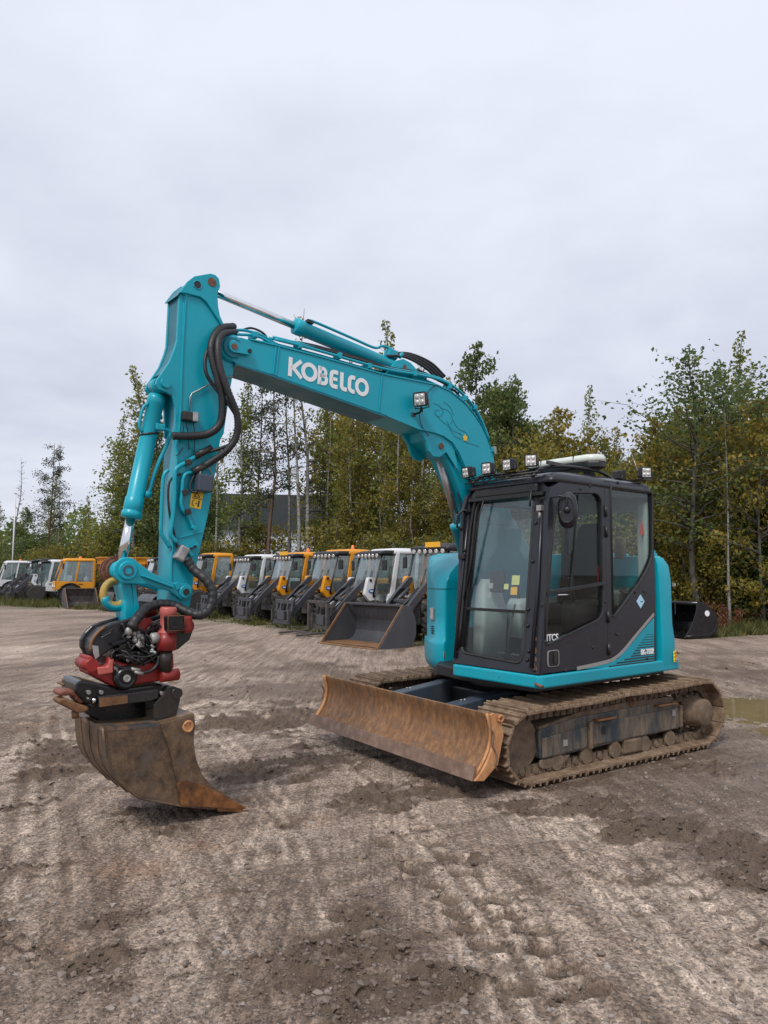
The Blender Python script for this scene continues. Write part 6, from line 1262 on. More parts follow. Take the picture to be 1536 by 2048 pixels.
def make_loader(label, body, loc, yaw=YM, front='carriage', roof='body', beacon=False, plate=False, arm_up=0.0, group='compact loaders parked in a row', cabglass='machineglass'):
    B = M[body]; z_g = 0
    yaw = yaw+(LR.uniform(-.09, .09) if yaw == YM else 0); t = empty('compact_loader', loc, yaw+pi); t.scale = (LR.uniform(.97, 1.03), LR.uniform(.97, 1.03), LR.uniform(.965, 1.03)); tag(t, label, 'loader', group)
    ch = MB(); ch.box((.75, 0, .62), (1.1, .62, .42)); ch.box((-.85, 0, .66), (1.5, .80, .46)); ch.cyl((.85, -.55, .47), (.85, .55, .47), .10, 12); ch.cyl((-.85, -.55, .47), (-.85, .55, .47), .10, 12); ch.build('chassis', M['dirtysteel'], t, bevel=.03)
    hd = MB(); hd.loft([[(a, b, z) for a, b in rpoly([(u1, -.66), (u1, .66), (u0, .66), (u0, -.66)], .12, 3)] for z, u0, u1 in ((.86, -1.75, -.5), (1.25, -1.78, -.5), (1.45, -1.70, -.55), (1.50, -1.55, -.6))], True, True, True); hd.build('engine_hood', B, t)
    for s_ in (1, -1):
        f_ = MB(); f_.prism(rpoly([(-.35, .95), (-.42, .78), (-.55, .62), (-.40, .56), (.30, .58), (.44, .92), (.40, 1.12), (-.45, 1.12)], .04, 2), *sorted((s_*.60, s_*.70))); f_.build('side_panel', B, t, bevel=.01)
        # curved mudguards
        g = MB(); rings = []
        for k in range(9):
            a = radians(10+160*k/8); rings.append([(-.85+.56*cos(a), s_*y, .47+.56*sin(a)+dz) for y, dz in ((.46, 0), (.82, 0), (.82, .02), (.46, .02))])
        g.loft(rings, True, True, False); g.build('mudguard', M['plastic'], t)
    # cab: posts, doors, glass
    cab = empty('cab', (0, 0, 0), 0, t)
    for s_ in (1, -1):
        ya, yb = sorted((s_*.66, s_*.715))
        po = MB(); po.prism(rpoly([(.43, .60), (.30, 1.12), (.10, 2.27), (-.66, 2.27), (-.72, 1.10), (-.50, 1.08), (-.30, .60)], .03, 2)[:0] or [(.43, .60), (.36, 1.05), (.14, 2.28), (.02, 2.28), (.20, 1.12), (-.48, 1.08), (-.52, .98), (-.18, .62)], ya, yb); po.build('door_frame', B, cab, bevel=.012)
        rp = MB(); rp.prism([(-.56, 1.0), (-.66, 2.28), (-.56, 2.28), (-.46, 1.0)], ya, yb); rp.build('rear_post', B, cab, bevel=.01)
        ap = MB(); ap.tube([(.86, s_*.62, 1.08), (.80, s_*.63, 1.40), (.56, s_*.63, 2.26)], .028, 8); ap.build('front_post', M['black'], cab)
        dg = MB(); dg.prism([(.19, 1.13), (.02, 2.24), (-.56, 2.24), (-.48, 1.12)], s_*.685-.003, s_*.685+.003); dg.build('side_window', M['machineglass'], cab)
        qg = MB(); qg.prism([(.84, 1.10), (.36, 1.08), (.14, 2.26), (.56, 2.26), (.80, 1.40)], s_*.66-.003, s_*.66+.003); qg.build('quarter_window', M['machineglass'], cab)
        MB().bar((.28, s_*.735, 1.02), (.08, s_*.735, 1.02), .012, .03).build('door_handle', M['black'], cab)
        wd = MB(); wd.tube([(.50, s_*.64, 2.16), (.66, s_*.84, 2.12), (.66, s_*.86, 2.0)], .012, 6); mo = wd.build('mirror', M['black'], cab)
        MB().box((.66, s_*.88, 1.93), (.07, .17, .30), Matrix.Rotation(.25*s_, 3, 'Z')).build('mirror_head', M['plastic'], mo, bevel=.03)
    ws = MB(); ws.loft([[(.83, -.60, 1.10), (.83, .60, 1.10)], [(.79, -.61, 1.40), (.79, .61, 1.40)], [(.55, -.61, 2.22), (.55, .61, 2.22)]], False, False, False); ws.build('windshield', M[cabglass], cab)
    MB().box((.83, 0, 1.06), (.07, 1.26, .06)).build('cowl', M['black'], cab, bevel=.01)
    for y in (.18, -.15): MB().tube([(.86, y, 1.10), (.80, y+.06, 1.45), (.70, y+.10, 1.78)], .010, 5).build('wiper', M['black'], cab)
    MB().prism([(-.60, 1.05), (-.66, 2.20)]+[(-.65, 2.20), (-.59, 1.05)], -.6, .6).build('rear_window', M['machineglass'], cab)
    rf = MB(); rf.loft([[(a, b, z) for a, b in rpoly([(u1, -.70+i), (u1, .70-i), (u0, .70-i), (u0, -.70+i)], .10, 3)] for z, u0, u1, i in ((2.24, -.70, .26, 0), (2.33, -.72, .24, 0), (2.40, -.66, .18, .06), (2.42, -.55, .1, .12))], True, True, True); rf.build('roof', B if roof == 'body' else M['black'], cab)
    vz = MB(); vz.loft([[(a, b, z) for a, b in rpoly([(u1, -.68), (u1, .68), (.10, .68), (.10, -.68)], .08, 3)] for z, u1 in ((2.20, .66), (2.29, .70), (2.35, .50))], True, True, True); vz.build('visor', M['black'], cab)
    for y in (-.52, -.32, -.12, .08, .28, .50):
        MB().lathe((.67, y, 2.20), (1, 0, -.15), [(-.07, .03), (-.03, .055), (.02, .058), (.022, .05), (.016, 0)], 12).build('work_lamp', M['headlamp'], cab)
    MB().box((.0, 0, 1.25), (.45, .45, .30)).build('seat', M['seat'], cab, bevel=.05); MB().box((-.24, 0, 1.62), (.14, .45, .62)).build('seat_back', M['seat'], cab, bevel=.05)
    MB().tube([(.50, .22*cos(a), 1.45+.20*sin(a)) for a in np.linspace(0, 2*pi, 13)], .018, 6).build('steering_wheel', M['plastic'], cab)
    if beacon:
        MB().lathe((-.1, .45, 2.40), (0, 0, 1), [(0, .07), (.03, .07), (.03, .055), (.12, .05), (.15, .03), (.155, 0)], 14).build('beacon', M['beacon'], cab)
    if plate: MB().box((.72, .20, 2.36), (.02, .52, .13)).build('roof_plate', M['plate'], cab, bevel=.004)
    # towers, lift arms, cylinders
    for s_ in (1, -1):
        y = s_*.50; ya, yb = sorted((s_*.44, s_*.58))
        tw = MB(); tw.prism(rpoly([(.66, .80), (.62, 1.05), (.86, 1.58), (1.0, 1.58), (1.12, 1.10), (.78, .72)], .05, 3), ya, yb); tw_ = tw.build('tower', B, t, bevel=.012)
        e = MB(); oval(e, (.89, 1.20), .11, .06, *sorted((s_*.58, s_*.588))); eo = e.build('emblem', M['blueoval'], tw_); e2 = MB(); oval(e2, (.89, 1.20), .07, .022, *sorted((s_*.588, s_*.592))); e2.build('emblem_mark', M['white'], tw_)
        MB().cyl((.93, s_*.42, 1.50), (.93, s_*.60, 1.50), .04, 14).build('pivot_pin', M['black'], tw_)
        al = MB(); al.prism(rpoly([(.88, 1.56), (1.02, 1.55), (1.62, 1.03), (2.12, .52), (2.16, .36), (2.02, .34), (1.92, .48), (1.45, .93), (.90, 1.44)], .03, 2), *sorted((s_*.33, s_*.43))); al.build('lift_arm', M['armgrey'], t, bevel=.012)
        MB().cyl((.82, s_*.37, .72), (1.28, s_*.37, .98), .055, 12).build('lift_cylinder', M['dirtysteel'], t); MB().cyl((1.28, s_*.37, .98), (1.55, s_*.37, 1.04), .03, 10).build('cylinder_rod', M['chrome'], t)
        MB().cyl((1.15, s_*.20, 1.28), (1.62, s_*.20, .95), .05, 12).build('tilt_cylinder', M['armgrey'], t); MB().cyl((1.62, s_*.20, .95), (2.0, s_*.20, .68), .026, 10).build('cylinder_rod', M['chrome'], t)
        MB().bar((1.86, s_*.20, .92), (2.12, s_*.20, .42), .05, .09, (0, 1, 0)).build('tilt_lever', M['dirtysteel'], t, bevel=.01)
        for k in range(3):
            MB().tube(spline([(1.0, s_*(.26+.03*k), 1.05), (1.3, s_*(.28+.03*k), 1.30-.03*k), (1.7, s_*(.27+.02*k), .98), (2.0, s_*.2, .72)], 5), .014, 6).build('hose', M['hose'], t)
    MB().bar((1.55, -.36, .98), (1.55, .36, .98), .10, .10).build('cross_tube', M['armgrey'], t, bevel=.02)
    ng = MB(); ng.loft([[(a, b, z) for a, b in rpoly([(u1, -.40), (u1, .40), (.6, .40), (.6, -.40)], .06, 2)] for z, u1 in ((.62, 1.25), (.92, 1.30), (1.02, 1.22), (1.06, 1.0))], True, True, True); ngo = ng.build('front_console', M['dirtysteel'], t)
    for k in range(5): MB().cyl((1.18, -.28+.12*k, 1.0), (1.32, -.28+.12*k, 1.10), .028, 8).build('coupling', M['zinc'], ngo)
    MB().box((1.02, .14, 1.12), (.16, .30, .10)).build('relay_box', B if body == 'orange' else M['plate'], ngo, bevel=.01)
    MB().box((1.10, -.22, 1.10), (.18, .22, .10)).build('relay_box', M['silver'], ngo, bevel=.01)
    add_wheels(t, [(.85, .60, .47), (.85, -.60, .47), (-.85, .60, .47), (-.85, -.60, .47)], B)
    if front in ('carriage', 'fork'):
        c = empty('attachment_frame', (0, 0, 0), 0, t); mm = M['armgrey'] if front == 'carriage' else M['dirtysteel']
        for y in (-.42, .42):
            MB().bar((2.16, y, .16), (2.02, y, .86), .07, .09, (0, 1, 0)).build('upright', mm, c, bevel=.008)
            MB().bar((2.12, y*.45, .40), (2.06, y*.45, .80), .05, .07, (0, 1, 0)).build('upright', mm, c, bevel=.008)
        for z, h in ((.20, .12), (.50, .09), (.80, .12)): MB().box((2.22-.20*z, 0, z), (.06, .98, h)).build('crossbar', mm, c, bevel=.008)
        MB().box((2.20, 0, .40), (.05, .40, .26)).build('plate', M['bucketgrey'], c, bevel=.008)
        for y in (-.46, .46): MB().box((2.22, y, .40), (.08, .06, .34)).build('hook', M['dirtysteel'], c, bevel=.01)
        if front == 'fork':
            for y in (-.55, .55):
                MB().bar((2.28, y, .10), (2.28, y, .92), .08, .10, (0, 1, 0)).build('upright', mm, c, bevel=.008); MB().bar((2.28, y, .10), (3.2, y, .06), .10, .05).build('fork_tine', mm, c, bevel=.008)
            MB().box((2.28, 0, .90), (.08, 1.2, .08)).build('crossbar', mm, c, bevel=.008); MB().box((2.75, 0, .09), (.07, 1.15, .06)).build('crossbar', mm, c, bevel=.008)
    elif front == 'brush':
        c = empty('sweeper', (0, 0, 0), 0, t); b_ = MB(); b_.lathe((2.45, -.80, .34), (0, 1, 0), [(0, .05)]+[(.04+.06*k, .33 if k % 2 else .29) for k in range(26)]+[(1.6, .05)], 20); b_.build('brush_roller', M['plastic'], c)
        h_ = MB(); rings = []
        for k in range(8): a = radians(20+130*k/7); rings.append([(2.45+.40*cos(a), y, .36+.40*sin(a)+dz) for y, dz in ((-.85, 0), (.85, 0), (.85, .02), (-.85, .02))])
        h_.loft(rings, True, True, False); h_.build('hood', M['orange'] if body != 'orange' else M['armgrey'], c)
        for y in (-.3, .3): MB().bar((2.05, y, .45), (2.35, y, .72), .06, .08, (0, 1, 0)).build('bracket', M['dirtysteel'], c)
    elif front == 'plough':
        c = empty('snow_plough', (0, 0, 0), 0, t); b_ = MB(); b_.loft([[(2.55+.10*cos(z*3)-.06*abs(y), y, .05+z) for y in (-1.05, -.5, 0, .5, 1.05)] for z in (0, .2, .4, .6, .78)], False, False, True); po = b_.build('mouldboard', M['dirtysteel'], c); sd_ = po.modifiers.new('thickness', 'SOLIDIFY'); sd_.thickness = .03
        for y in (-.35, .35): MB().bar((2.05, y, .42), (2.55, y, .42), .08, .10).build('strut', M['armgrey'], c)
    elif front == 'bucket':
        make_bucket(t, (2.12, 0, 0))
    return t
def make_bucket(parent, off, W_=2.05, mat='bucketgrey', floor='bucketfloor', grid=True):
    b = empty('bucket', off, 0, parent); h = W_/2
    prof = [(1.05, .02), (.30, .02), (.10, .10), (.0, .28), (.0, .55), (.10, .86), (.16, .92)]
    def inn(th): return [(p[0]+th*(1 if p[0] < .5 else 0), p[1]+th*(1 if p[1] < .5 else -.2)) for p in prof]
    s = MB(); a = prof; i_ = [(1.05, .045), (.31, .045), (.125, .115), (.028, .285), (.028, .55), (.125, .845), (.175, .90)]
    s.loft([[(p[0], y, p[1]) for p in a]+[(p[0], y, p[1]) for p in i_[::-1]] for y in (-h, h)], True, True, False); s.build('shell', M[mat], b)
    f = MB(); f.prism([(1.06, .046), (.33, .046), (.33, .050), (1.06, .052)], -h+.02, h-.02); f.build('floor_rust', M[floor], b)
    for y in (-h, h):
        p = MB(); p.prism(rpoly([(1.10, .0), (.30, .0), (.08, .08), (-.03, .28), (-.03, .56), (.12, .92), (.36, .94)], .03, 2), *sorted((y, y+(.03 if y > 0 else -.03)))); p.build('side_plate', M[mat], b, bevel=.006)
        MB().bar((1.10, y, .02), (.37, y, .93), .05, .022, (0, 1, 0)).build('rusty_edge', M['bucketfloor'], b)
    MB().box((1.11, 0, .02), (.16, W_+.06, .025)).build('cutting_edge', M['bucketfloor'], b, bevel=.004)
    for k in range(7): MB().cyl((1.04, -h+.15+k*(W_-.3)/6, .045), (1.04, -h+.15+k*(W_-.3)/6, .058), .02, 6).build('bolt', M['bucketfloor'], b)
    if grid:
        MB().bar((.34, -h, .93), (.34, h, .93), .05, .05).build('top_bar', M[mat], b, bevel=.006)
        for k in range(12):
            y = -h+.05+k*(W_-.1)/12
            MB().bar((.14, y, .90), (.34, y+.14, .925), .014, .014).build('grid_bar', M[mat], b); MB().bar((.14, y+.14, .90), (.34, y, .925), .014, .014).build('grid_bar', M[mat], b)
    return b
def gpos(x, y): return (x, y, gz(x, y)-.01)
def place(px_, d): q = face(px_, d); return gpos(q.x, q.y)
make_loader('orange compact loader with yellow roof plate and wide grey bucket in front', 'orange', gpos(1.63, 19.0), yaw=.71, front='bucket', roof='black', plate=True)
make_loader('white compact loader with blue oval emblem, beside the loader with the wide grey bucket', 'bodywhite', gpos(.10, 21.3), front='fork')
make_loader('orange compact loader with blue oval emblem and grey lift arm, standing beside two white loaders', 'orange', gpos(-1.35, 23.7), front='carriage', beacon=True)
make_loader('orange compact loader with roof plate and beacon, second of two orange ones side by side', 'orange', gpos(-2.95, 25.6), front='carriage', beacon=True, plate=True)
make_loader('white compact loader with a step frame in front, just right of the excavator arm', 'bodywhite', gpos(-4.85, 28.2), front='carriage')
make_loader('orange compact loader mostly hidden behind the lower excavator arm', 'orange', gpos(-7.2, 30.8), front='brush')
make_loader('orange compact loader with orange beacon seen between bucket cylinder and excavator arm', 'orange', gpos(-9.9, 33.4), front='plough', beacon=True)
make_loader('white roofed compact loader with many dark hydraulic arms, left of the orange spreader truck', 'bodywhite', gpos(-18.9, 42.2), front='carriage', roof='body')
make_loader('dark compact loader with tinted windshield, next to the white truck', 'armgrey', gpos(-20.3, 43.8), front='plough', roof='black')
# orange truck with spreader hopper, and the white truck
def make_truck(label, body, loc, hopper, yaw, nm):
    B = M[body]; t = empty(nm, loc, yaw+pi); tag(t, label, 'truck')
    ch = MB(); ch.box((-.9, 0, .68), (4.2, .8, .30)); ch.cyl((.75, -.7, .5), (.75, .7, .5), .1, 10); ch.cyl((-2.1, -.7, .5), (-2.1, .7, .5), .1, 10); ch.build('chassis', M['dirtysteel'], t, bevel=.02)
    cab = empty('cab', (0, 0, 0), 0, t)
    for s_ in (1, -1):
        ya, yb = sorted((s_*.80, s_*.86))
        d = MB(); d.prism([(1.45, .80), (1.42, 1.20), (.30, 1.16), (-.36, 1.16), (-.36, .62), (.22, .62), (.32, .92), (.60, 1.08), (.95, 1.08), (1.20, .92), (1.28, .78)], ya, yb); d.build('lower_door', B, cab, bevel=.015)
        for pts in ([(1.42, 1.18), (1.33, 1.18), (1.02, 2.24), (1.12, 2.24)], [(.58, 1.14), (.50, 1.14), (.34, 2.24), (.42, 2.24)], [(-.28, 1.14), (-.36, 1.14), (-.36, 2.26), (-.28, 2.26)]):
            MB().prism(pts, ya, yb).build('post', B, cab, bevel=.01)
        MB().prism([(.51, 1.16), (.34, 2.22), (-.30, 2.22), (-.30, 1.16)], s_*.83-.003, s_*.83+.003).build('side_window', M['machineglass'], cab)
        MB().prism([(1.34, 1.18), (.58, 1.16), (.42, 2.22), (1.03, 2.22)], s_*.83-.003, s_*.83+.003).build('quarter_window', M['machineglass'], cab)
        MB().bar((.38, s_*.87, 1.05), (.18, s_*.87, 1.05), .012, .03).build('door_handle', M['black'], cab)
        MB().box((1.15, s_*.98, 1.95), (.07, .16, .30)).build('mirror', M['plastic'], cab, bevel=.02)
        MB().lathe((1.47, s_*.55, .92), (1, 0, 0), [(-.02, .09), (.02, .09), (.03, .06), (.03, 0)], 14).build('headlamp', M['headlamp'], cab)
        g = MB(); rings = []
        for k in range(9):
            a = radians(0+180*k/8); rings.append([(.75+.60*cos(a), s_*y, .5+.60*sin(a)+dz) for y, dz in ((.45, 0), (.88, 0), (.88, .025), (.45, .025))])
        g.loft(rings, True, True, False); g.build('mudguard', M['plastic'], t)
    MB().loft([[(1.46, -.82, .72), (1.46, .82, .72)], [(1.47, -.82, 1.15), (1.47, .82, 1.15)], [(1.44, -.82, 1.20), (1.44, .82, 1.20)]], False, False, True).build('front_panel', B, cab)
    MB().loft([[(1.42, -.78, 1.20), (1.42, .78, 1.20)], [(1.08, -.78, 2.22), (1.08, .78, 2.22)]], False, False, False).build('windshield', M['machineglass'], cab)
    MB().loft([[(a, b, z) for a, b in rpoly([(u1, -.86+i), (u1, .86-i), (u0, .86-i), (u0, -.86+i)], .12, 3)] for z, u0, u1, i in ((2.20, -.40, 1.14, 0), (2.28, -.42, 1.12, 0), (2.36, -.36, 1.0, .08))], True, True, True).build('roof', B, cab)
    MB().box((-.38, 0, 1.6), (.05, 1.66, 1.3)).build('back_wall', B, cab); MB().box((.35, .35, 1.3), (.5, .5, .5)).build('seat', M['seat'], cab, bevel=.05); MB().box((.1, .35, 1.7), (.14, .5, .6)).build('seat_back', M['seat'], cab, bevel=.05)
    MB().lathe((.2, -.4, 2.34), (0, 0, 1), [(0, .09), (.04, .09), (.12, .07), (.15, 0)], 14).build('beacon', M['beacon'], cab)
    for y in (.3, -.3): MB().tube([(1.44, y, 1.2), (1.36, y+.1, 1.45), (1.25, y+.2, 1.75)], .012, 5).build('wiper', M['black'], cab)
    if hopper:
        h = MB(); h.loft([[(a, b, z) for a, b in ((-.75+g*.25, -.9*s_), (-.75+g*.25, .9*s_), (-3.2-g*.25, .9*s_), (-3.2-g*.25, -.9*s_))] for z, s_, g in ((1.15, .45, -1.2), (1.75, .95, 0), (2.45, 1.0, .3))], True, True, False); ho = h.build('spreader_hopper', M['orange'], t, bevel=.02)
        for z in (1.80, 2.10, 2.42): MB().box((-1.98, 0, z), (2.75, 1.92, .06)).build('hopper_rib', M['orange'], ho, bevel=.01)
        for k in range(4): MB().bar((-.95-.7*k, .93, 1.75), (-.95-.7*k, .96, 2.45), .05, .05, (1, 0, 0)).build('hopper_rib', M['orange'], ho)
        fr = MB(); fr.box((-1.9, 0, 1.0), (2.6, 1.1, .25)); fr.build('spreader_frame', M['dirtysteel'], t, bevel=.02)
    else: MB().box((-1.9, 0, 1.0), (2.6, 1.6, .18)).build('load_bed', M['dirtysteel'], t, bevel=.02)
    add_wheels(t, [(.75, .66, .5), (.75, -.66, .5), (-2.1, .66, .5), (-2.1, -.66, .5)], M['dirtysteel'], 1.08)
    return t
q = place(170, 38.5); make_truck('orange municipal truck with a large orange spreader hopper on its bed', 'orange', q, True, .50, 'spreader_truck')
q = place(48, 46.5); make_truck('white municipal truck with blue tinted windows at the end of the row', 'bodywhite', q, False, .55, 'municipal_truck')
# loose attachments on the grass
def loose(nm, label, px_, py_, yaw, W_, mat, cat, grid):
    g0 = ground_at(px_, py_); t = empty(nm, gpos(g0.x, g0.y), yaw+pi); tag(t, label, cat); make_bucket(t, (-.9, 0, 0), W_, mat, 'bucketfloor', grid); return t
loose('loader_bucket', 'rust stained dark steel bucket resting on the grass before the orange truck', 165, 1217, 2.2, 1.35, 'dirtysteel', 'bucket', False)
g0 = ground_at(52, 1199); pl_ = empty('plough_plate', gpos(g0.x, g0.y), YM+pi); tag(pl_, 'grey steel plough plate with yellow bracket standing on the grass', 'plough')
MB().box((0, 0, .45), (.06, 1.2, .75)).build('plate', M['bucketgrey'], pl_, bevel=.01); MB().box((0, 0, .06), (.09, 1.2, .12)).build('edge', M['bucketfloor'], pl_, bevel=.01); MB().box((-.12, .75, .40), (.12, .40, .30)).build('bracket', M['plate'], pl_, bevel=.02); MB().bar((0, -.6, .85), (0, .75, .85), .08, .06).build('top_rail', M['dirtysteel'], pl_, bevel=.01)
g0 = ground_at(17, 1192); cr_ = MB(); cr_.lathe((0, -.45, .36), (0, 1, 0), [(0, .30), (0, .38), (.55, .38), (.55, .30), (0, .30)], 24); o = cr_.build('brush_drum', M['concrete'], None, loc=gpos(g0.x, g0.y), rz=YM+pi-.5); tag(o, 'pale hollow drum lying on the grass by the white truck', 'drum')
# black bucket by the bushes
g0 = ground_at(1372, 1272); bb = empty('grading_bucket', gpos(g0.x, g0.y), .35); bb.scale = (.84, .84, .84); tag(bb, 'glossy black grading bucket lying on the gravel before the bushes', 'bucket')
prof = [(-.95, .06), (-.10, .06), (.22, .20), (.30, .48), (.20, .80), (-.28, 1.10), (-.40, 1.08)]
s = MB(); s.loft([[(p[0], y, p[1]) for p in prof]+[(p[0]-.02, y, p[1]-.03 if i > 1 else p[1]+.025) for i, p in list(enumerate(prof))[::-1]] for y in (-1.0, 1.0)], True, True, False); s.build('shell', M['blackbucket'], bb)
for y in (-1.0, 1.0):
    MB().prism(rpoly([(-1.0, .04), (-.08, .04), (.26, .18), (.34, .48), (.24, .82), (-.26, 1.14), (-.46, 1.12), (-.52, .80), (-.70, .40)], .05, 3), *sorted((y, y*1.03))).build('side_plate', M['blackbucket'], bb, bevel=.01)
    MB().tube([(-.95, y*1.035, .10), (-.1, y*1.035, .12), (.16, y*1.035, .24), (.25, y*1.035, .46)], .02, 6).build('weld_rib', M['blackbucket'], bb)
    MB().cyl((-.10, y*1.03, .78), (-.10, y*1.045, .78), .09, 16).build('reflector', M['white'], bb)
MB().cyl((-.40, -1.0, 1.08), (-.40, 1.0, 1.08), .06, 14).build('top_tube', M['blackbucket'], bb)
# flagpole at the yard's far end
q = face(24, 52); fpz = MB(); top = CH+(1147-990)/F*52; fpz.tube([(0, 0, 0), (0, 0, top)], [.06, .045], 10); fpz.lathe((0, 0, top), (0, 0, 1), [(0, .07), (.05, .075), (.09, .04), (.1, 0)], 10); o = fpz.build('flagpole', M['bodywhite'], None, loc=gpos(q.x, q.y)); tag(o, 'bare white flagpole against the dark trees', 'flagpole')
# hall behind the trees
def make_hall():
    c = face(545, 84); t = empty('warehouse', (c.x, c.y, 0), radians(8)); tag(t, 'long white sheet metal hall with dark roof band behind the birches', 'building')
    Wd = 26; hw = 6.6
    MB().box((0, 5, hw/2), (Wd, 10, hw)).build('wall', M['wallwhite'], t)
    for k in range(27): MB().box((-Wd/2+k*Wd/26, -.03, hw/2), (.10, .06, hw)).build('wall_rib', M['wallwhite'], t)
    MB().prism([(-Wd/2-.5, hw), (Wd/2+.5, hw), (Wd/2+.5, hw+4.0), (-Wd/2-.5, hw+4.0)], -.35, 10.6).build('roof', M['roofdark'], t, bevel=.05)
    MB().box((0, -.42, hw+.1), (Wd+1.1, .12, .25)).build('gutter', M['roofdark'], t)
make_hall()
c = face(458, 56); t = empty('garden_hut', (c.x, c.y, 0), .1); tag(t, 'small dark green hut among the tree trunks', 'hut')
MB().box((0, 0, 2.1), (2.1, 1.6, 2.2)).build('wall', M['hutgreen'], t)
for k in range(11): MB().box((0, -.82, 1.1+.2*k), (2.12, .03, .17)).build('plank', M['hutgreen'], t)
MB().prism([(-1.25, 3.2), (1.25, 3.2), (1.25, 3.35), (-1.25, 3.35)], -1.1, 1.0).build('roof', M['roofdark'], t, bevel=.02)
for x in (-.9, .9): MB().bar((x, -.5, 0), (x, -.5, 1.0), .12, .12, (1, 0, 0)).build('post', M['hutgreen'], t)
# ------------------------------------------------------------------ trees and undergrowth
class Leaves:
    def __init__(s): s.c = []; s.n = []; s.s = []; s.t = []
    def add(s, c, size, tone): s.c.append(c); s.s.append(size); s.t.append(tone)
    def mesh(s, name, mat, seed=0, aspect=.62):
        rs = np.random.RandomState(seed); C = np.array(s.c); n = len(C); S = np.array(s.s)[:, None]
        d = rs.randn(n, 3); d[:, 2] -= .55; d /= np.linalg.norm(d, axis=1)[:, None]
        e = np.cross(d, rs.randn(n, 3)); e /= np.linalg.norm(e, axis=1)[:, None]; nn = np.cross(d, e)
        # a kite-shaped leaf (spray) folded along its rib: four corners
        V_ = np.stack([C-d*S*.5, C+e*S*aspect*.5+nn*S*.12, C+d*S*.55, C-e*S*aspect*.5+nn*S*.12], 1).reshape(-1, 3)
        f = np.arange(n*4).reshape(-1, 4)
        me = bpy.data.meshes.new(name); me.vertices.add(len(V_)); me.vertices.foreach_set('co', V_.ravel()); me.loops.add(f.size); me.loops.foreach_set('vertex_index', f.ravel().astype(np.int32)); me.polygons.add(n); me.polygons.foreach_set('loop_start', np.arange(0, f.size, 4, dtype=np.int32)); me.update(calc_edges=True)
        at = me.attributes.new('tone', 'FLOAT', 'FACE'); at.data.foreach_set('value', np.clip(np.array(s.t), 0, 1).astype(np.float32)); me.materials.append(mat); return me
def grow(seed, H, crown0, spread, nbr, leafn, lsize, kind):
    R = random.Random(seed); tr = MB(); lv = Leaves()
    bend = [Vector((R.uniform(-.02, .02), R.uniform(-.02, .02), 0))*H for _ in range(5)]
    def trunk(t): 
        x = t*4; i = min(3, int(x)); f = x-i; b = bend[i]*(1-f)+bend[i+1]*f; return Vector((b.x, b.y, t*H))
    r0 = .011*H*(1.0 if kind != 'bush' else .4)
    stems = [Vector((0, 0, 0))] if kind != 'bush' else [Vector((R.uniform(-.5, .5), R.uniform(-.5, .5), 0)) for _ in range(5)]
    for st in stems: tr.tube([trunk(k/10)+st*(1+k/10) for k in range(11)], [max(.012, r0*(1-.9*(k/10)**.8)) for k in range(11)], 7)
    tr.cm = 1
    def clump(c, r, n):
        base = R.random()*.55+R.random()*.25
        for _ in range(n):
            while True:
                d = Vector((R.uniform(-1, 1), R.uniform(-1, 1), R.uniform(-1, 1)))
                if d.length < 1: break
            dz = .75 if kind != 'birch' else 1.25
            lv.add((c.x+d.x*r, c.y+d.y*r, c.z+d.z*r*dz-(r*.35*R.random() if kind == 'birch' else 0)), lsize*R.uniform(.6, 1.35), base+R.gauss(0, .13))
    for k in range(nbr):
        t = crown0+(1-crown0)*((k+R.random())/nbr)**.92; q = (t-crown0)/(1-crown0)
        if kind == 'pine': prof = (.55+.45*sin(pi*min(1, q*1.1)))*(1-q*.35)
        elif kind == 'birch': prof = max(.10, (1-q)**.75)*(.55+.6*min(1, q*5))
        elif kind == 'round': prof = max(.2, sin(pi*(.12+.84*q)))
        elif kind == 'sparse': prof = .5*(1-q*.6)
        else: prof = max(.25, sin(pi*(.25+.7*q)))
        a = R.uniform(0, 2*pi)+k*2.4; L = spread*prof*R.uniform(.65, 1.15); el = R.uniform(.15, .75) if kind != 'pine' else R.uniform(-.1, .4)
        p0 = trunk(t*(.97)); d = Vector((cos(a)*cos(el), sin(a)*cos(el), sin(el))); n = 5; P = [p0]
        for i in range(1, n+1):
            dd = d+Vector((R.uniform(-.22, .22), R.uniform(-.22, .22), R.uniform(-.16, .16)-(.12*i if kind == 'birch' else 0))); P.append(P[-1]+dd*L/n)
        rb = max(.010, r0*(1-t)*.55+.008); tr.tube(P, [rb*(1-.8*i/n) for i in range(n+1)], 5)
        for i in range(2, n+1):
            m = max(1, int(leafn*(L/spread)*R.uniform(.5, 1.4)/(n-1)))
            if R.random() < (.12 if kind != 'sparse' else .35): continue
            clump(P[i]+Vector((R.uniform(-.2, .2), R.uniform(-.2, .2), R.uniform(-.1, .1)))*L*.35, (.26+.16*L)*R.uniform(.75, 1.3), m)
            # a side twig
            q2 = P[i]+Vector((R.uniform(-1, 1), R.uniform(-1, 1), R.uniform(-.3, .5)))*L*.30; tr.tube([P[i], q2], [rb*.35, rb*.12], 4)
            clump(q2, (.20+.12*L)*R.uniform(.7, 1.2), max(1, int(m*.6)))
    if kind == 'birch' or kind == 'round': 
        for k in range(5): clump(trunk(1-.04*k)+Vector((R.uniform(-.1, .1), R.uniform(-.1, .1), 0))*(1+k*.6), .22+.05*k, max(2, int(leafn*.35)))
    return tr, lv
PROTO = {}
def proto(key, seed, H, c0, spread, nbr, ln, ls, kind, bark_, leaf):
    tr, lv = grow(seed, H, c0, spread, nbr, ln, ls, kind)
    to = tr.build('trunk', [M[bark_], M['bark_grey'] if bark_ == 'bark_birch' else M[bark_]]); PROTO[key] = (to.data, lv.mesh(key, M[leaf], seed), H, spread); bpy.data.objects.remove(to)
    return len(lv.c)
